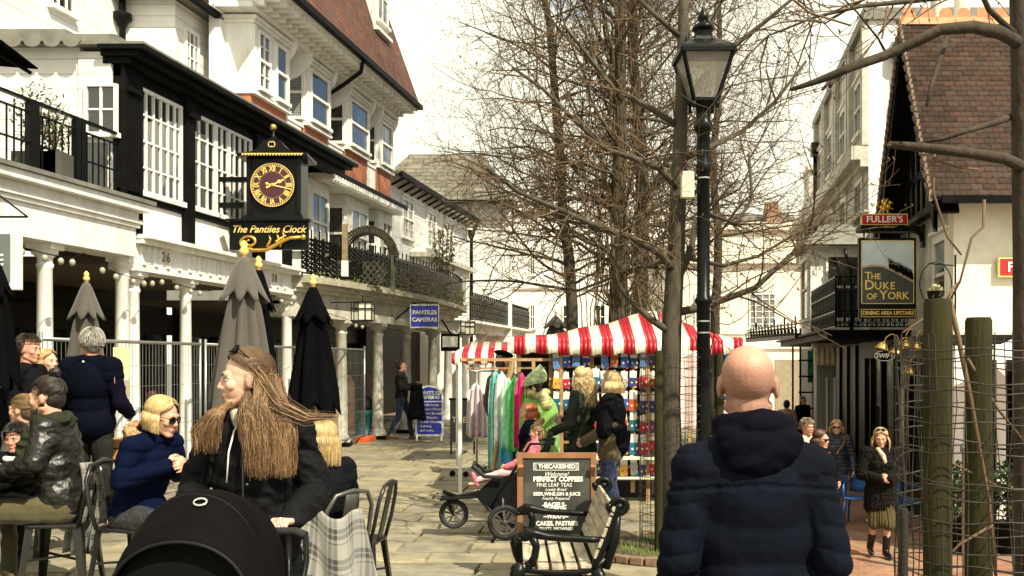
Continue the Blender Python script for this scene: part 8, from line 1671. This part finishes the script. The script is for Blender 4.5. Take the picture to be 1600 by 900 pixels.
# --- the buggy
T = thing('buggy', 'black three wheeled buggy with chunky tyres facing left', 'buggy', (XZ(775, 9.35), 9.35, 0)); s_ = 1 / 160
B = lambda px, py, dy=0: Vector((X_(px, 9.35) - T.location.x, dy, Z_(py, 9.35)))
def wheel(c, r_, n=5):
    w = part_(T, 'wheel', mat('rubber_tyre', (.018, .016, .014), .8, var=.4, bump=.6), lambda b: b.tube([c + Vector((r_ * .86 * math.cos(k * .262), 0, r_ * .86 * math.sin(k * .262))) for k in range(25)], r_ * .15, 10, cap=False))
    b = MB(); b.tube([c + Vector((r_ * .68 * math.cos(k * .262), 0, r_ * .68 * math.sin(k * .262))) for k in range(25)], r_ * .06, 8, cap=False)
    for k in range(n): a_ = k * 6.283 / n + .4; d = Vector((math.cos(a_), 0, math.sin(a_))); b.bar(c, c + d * r_ * .7, r_ * .13, .02, up=(0, 1, 0)); b.bar(c + d * r_ * .1, c + Matrix.Rotation(.5, 3, 'Y') @ d * r_ * .66, r_ * .07, .014, up=(0, 1, 0))
    b.ball(c, r_ * .16); b.build('rim', mat('grey_rim', (.12, .11, .10), .4, metal=.3), w)
wheel(B(709, 803), .145); wheel(B(789, 809, -.26), .165); wheel(B(800, 806, .26), .165)
part_(T, 'frame', BLACKM, lambda b: [b.tube([B(692, 768), B(715, 776), B(750, 770), B(775, 752), B(800, 740)], [.02, .02, .022, .022, .02], 8)] + [b.tube([B(745, 770, y_ * .6), B(765, 790, y_), B(789, 809, y_)], .014, 8) for y_ in (-.25, .25)] + [b.tube([B(789, 809, y_), B(778, 770, y_), B(800, 735, y_), B(828, 690, y_), B(862, 690, y_ * .95)], .014, 8) for y_ in (-.25, .25)] + [b.tube([B(862, 690, -.24), B(866, 686, 0), B(862, 690, .24)], .018, 8), b.tube([B(699, 773, -.03), B(701, 788, -.05), B(709, 803, -.05)], .013, 8), b.tube([B(699, 773, .03), B(701, 788, .05), B(709, 803, .05)], .013, 8), b.tube([B(789, 809, -.26), B(789, 809, .26)], .012, 8)])
part_(T, 'bumper_bar', mat('foam_grip_2', (.008, .008, .008), .8), lambda b: b.tube([B(786, 742, -.22), B(757, 740, -.22), B(740, 726, -.2), B(742, 724, 0), B(740, 726, .2), B(757, 740, .22), B(786, 742, .22)], .018, 8))
FB = mat('buggy_fabric', (.006, .006, .007), .8, var=.3, spec=.15)
part_(T, 'seat', FB, lambda b: [b.prism([(748, 770), (775, 744), (800, 738), (840, 712), (860, 694), (836, 770), (800, 798), (770, 794)], lambda p: B(p[0], p[1], -.17), lambda p: B(p[0], p[1], -.155)), b.prism([(748, 770), (775, 744), (800, 738), (840, 712), (860, 694), (836, 770), (800, 798), (770, 794)], lambda p: B(p[0], p[1], .155), lambda p: B(p[0], p[1], .17)), b.prism([(752, 776), (826, 768), (858, 676), (864, 676), (834, 780), (760, 788)], lambda p: B(p[0], p[1], -.16), lambda p: B(p[0], p[1], .16))], bevel=.006)
part_(T, 'footrest', FB, lambda b: b.obox(B(722, 776), (.42, 0, .03), (0, .24, 0), (0, 0, .02)), bevel=.006)
part_(T, 'suspension_spring', RAILM, lambda b: b.tube([B(786 + 1.6 * math.cos(k * 1.2), 786 - k * .6, -.27 + .008 * math.sin(k * 1.2)) for k in range(24)], .003, 5))
# --- two women at the stall
J = dict(STAND); J.update(elR=(-.24, -.02, 1.12), wrR=(-.10, -.26, 1.12), elL=(.26, .0, 1.1), wrL=(.12, -.30, 1.0))
T, J, M = person('woman with long wavy blonde hair in a grey green jacket at the sock stall', XZ(909, 9.95), 9.95, 0, -122, 1.635, J, True, .007, SK3, head=(-6, 0), top=cloth('grey_green_jacket', (.028, .034, .026)), t=.026, toplen=.10, bottom=JEAN, topdisp=fold(.014, 6, 10, 7), tv=.007)
hair_base(T, M, (.42, .28, .12), 1.03, .24, wide=1.15); paint_hair(T, 'hair', M, (.50, .37, .18), 2400, .34, 16, w=.0028, spread=.035, curl=.012, dark=.4, tip=1.4, segs=16)
b = MB(lambda p: M @ Vector(p)); b.ball((0, .07, .12), (.045, .02, .02)); b.build('hair_bow', BLKC, T)
J = dict(STAND); J.update(elR=(-.25, 0, 1.08), wrR=(-.18, -.24, .98), elL=(.25, -.02, 1.08), wrL=(.18, -.24, .96))
T, J, M = person('woman with a straight blonde bob, black cape top and jeans at the sock stall', XZ(953, 9.75), 9.75, 0, -108, 1.59, J, True, .007, SK3, head=(0, -2), top=cloth('khaki_wool', (.085, .062, .030)), t=.032, toplen=.10, bottom=DJEAN, shoes=BLACK, boot=.08, tv=.008)
b = MB(); torso(b, J, .05, True, low=False); arm(b, J, 'L', .045, 0); arm(b, J, 'R', .045, 0); cap(b, Vector(J['waist']) + Vector((0, .05, 0)), Vector(J['pelvis']) + Vector((0, .06, -.02)), .15, .14); remesh(b, 'cape', BLKC, T, .008, 4, fold(.012, 5, 7, 3))
hair_base(T, M, (.50, .34, .15), 1.04, .09, wide=1.2); paint_hair(T, 'hair', M, (.50, .35, .16), 2200, .125, 17, w=.0026, spread=.035, vol=1.04, ends=.08)
# --- right side walkers
J = dict(STAND); J.update(elR=(-.25, -.02, 1.1), wrR=(-.04, -.19, 1.06), elL=(.25, -.02, 1.1), wrL=(.06, -.20, 1.08), knL=(.075, -.08, .49), anL=(.06, -.02, .10), knR=(-.085, -.03, .49), anR=(-.10, .14, .12))
FCO = mat('black_fur', (.008, .006, .005), .85, var=.6, sc=30, bump=1.2, bsc=70, spec=.15)
T, J, M = person('blonde woman in a black fur coat and olive skirt walking with clasped hands', XZ(1376, 12.7), 12.7, -.9, -6, 1.70, J, True, .006, SK1, head=(-12, 16), top=FCO, t=.045, toplen=.24, sleeve=.95, topdisp=furf(.012), bottom=cloth('olive_pleats', (.07, .055, .016)), btm_kind='skirt', shoes=mat('black_boot', (.006, .006, .006), .3), boot=.17, hdir={'L': (-.85, -.3, -.1), 'R': (.85, -.3, -.1)}, hcurl=35, tv=.006)
hair_base(T, M, (.40, .25, .11), 1.02, .13); paint_hair(T, 'hair', M, (.58, .40, .19), 1500, .20, 18, w=.003, spread=.03, dark=.4); glasses(T, M, BLACK, up=True)
b = MB(); n_ = Vector(J['neck']); chain(b, [n_ + Vector((-.05, -.07, .02)), n_ + Vector((0, -.13, -.06)), n_ + Vector((.02, -.16, -.14))], [.03, .035, .025]); remesh(b, 'neck_scarf', mat('cream_scarf', (.5, .42, .3), .9, var=.4, sc=30), T, .007, 2)
J = dict(STAND); J.update(elR=(-.25, 0, 1.1), wrR=(-.10, -.2, 1.02), elL=(.25, -.02, 1.1), wrL=(.10, -.22, 1.0))
T, J, M = person('dark haired woman in sunglasses, long black coat and red top beside the bald man', XZ(1284, 12.9), 12.9, -.9, 24, 1.66, J, True, .007, SK1, head=(14, 4), top=BLKC, t=.04, toplen=.34, bottom=BLKC, collar=.035, topdisp=quilt(.006, .1, .006), boot=.1)
hair_base(T, M, (.06, .025, .012), 1.06, .11, wide=1.15); paint_hair(T, 'hair', M, (.085, .035, .018), 1300, .15, 19, w=.0032, spread=.035, vol=1.05); glasses(T, M, BLACK)
b = MB(); n_ = Vector(J['neck']); b.prism([(-.045, 0), (.045, 0), (.0, -.13)], lambda p: n_ + Vector((p[0], -.135 - (.03 if p[1] < 0 else 0), p[1] - .0)), lambda p: n_ + Vector((p[0], -.12, p[1] - .0))); b.build('red_top', mat('red_knit', (.5, .012, .03), .8), T)
PUF = mat('slate_puffer', (.018, .022, .038), .45, var=.2, spec=.4)
J = dict(STAND); J.update(knL=(.09, -.10, .50), anL=(.09, -.08, .09), anR=(-.09, .10, .10), elL=(.25, .03, 1.1), wrL=(.26, -.06, .88))
T, J, M = person('blonde woman in a slate padded jacket, jeans and tall tan boots behind the others', XZ(1307, 15.5), 15.5, -.9, -12, 1.64, J, True, .007, SK1, head=(-6, 0), top=PUF, t=.038, toplen=.06, topdisp=quilt(.012, .062, .003), bottom=JEAN, shoes=BRLE, boot=.34, collar=.03, tv=.007)
hair_base(T, M, (.45, .28, .11), 1.04, .08, wide=1.15); paint_hair(T, 'hair', M, (.58, .38, .15), 1200, .12, 20, w=.0034, spread=.03); glasses(T, M, BLACK)
b = MB(); b.tube([(.13, -.06, 1.43), (.08, -.17, 1.3), (-.05, -.19, 1.12), (-.17, -.14, .98)], .014, 6); b.build('bag_strap', BRLE, T)
T, J, M = person('grey haired man with glasses in a cream jumper, mostly hidden by the bald man', XZ(1262, 14.4), 14.4, -.9, 12, 1.72, STAND, False, .008, SK2, head=(8, 0), top=cloth('cream_jumper', (.55, .48, .36)), t=.025, bottom=DGREY); hair_base(T, M, (.20, .16, .11), 1.02); paint_hair(T, 'hair', M, (.26, .21, .15), 700, .06, 21, 'short', w=.003, vol=1.03); glasses(T, M, BLACK, thin=True)
T, J, M = person('distant person with black hair in a dusty pink top near the cream building', XZ(1229, 24), 24, -.9, 170, 1.60, STAND, False, .012, SK2, head=(0, 0), top=cloth('dusty_pink', (.42, .26, .20)), t=.03, bottom=BLKC); hair_base(T, M, (.012, .010, .008), 1.08, vox=.01)
T, J, M = person('distant person in dark clothes beside the scaffold', XZ(1255, 26), 26, -.9, 20, 1.62, STAND, True, .012, SK1, head=(0, 0), top=BLKC, t=.03, bottom=BLKC); hair_base(T, M, (.06, .04, .02), 1.06, vox=.01)
T, J, M = person('person in dark clothes seated far inside the colonnade behind the wire fence', XZ(237, 15.2), 15.2, .05, 30, 1.6, SIT, False, .012, SK2, head=(0, 0), top=BLKC, t=.03, bottom=BLKC); hair_base(T, M, (.03, .02, .015), 1.06, vox=.01)
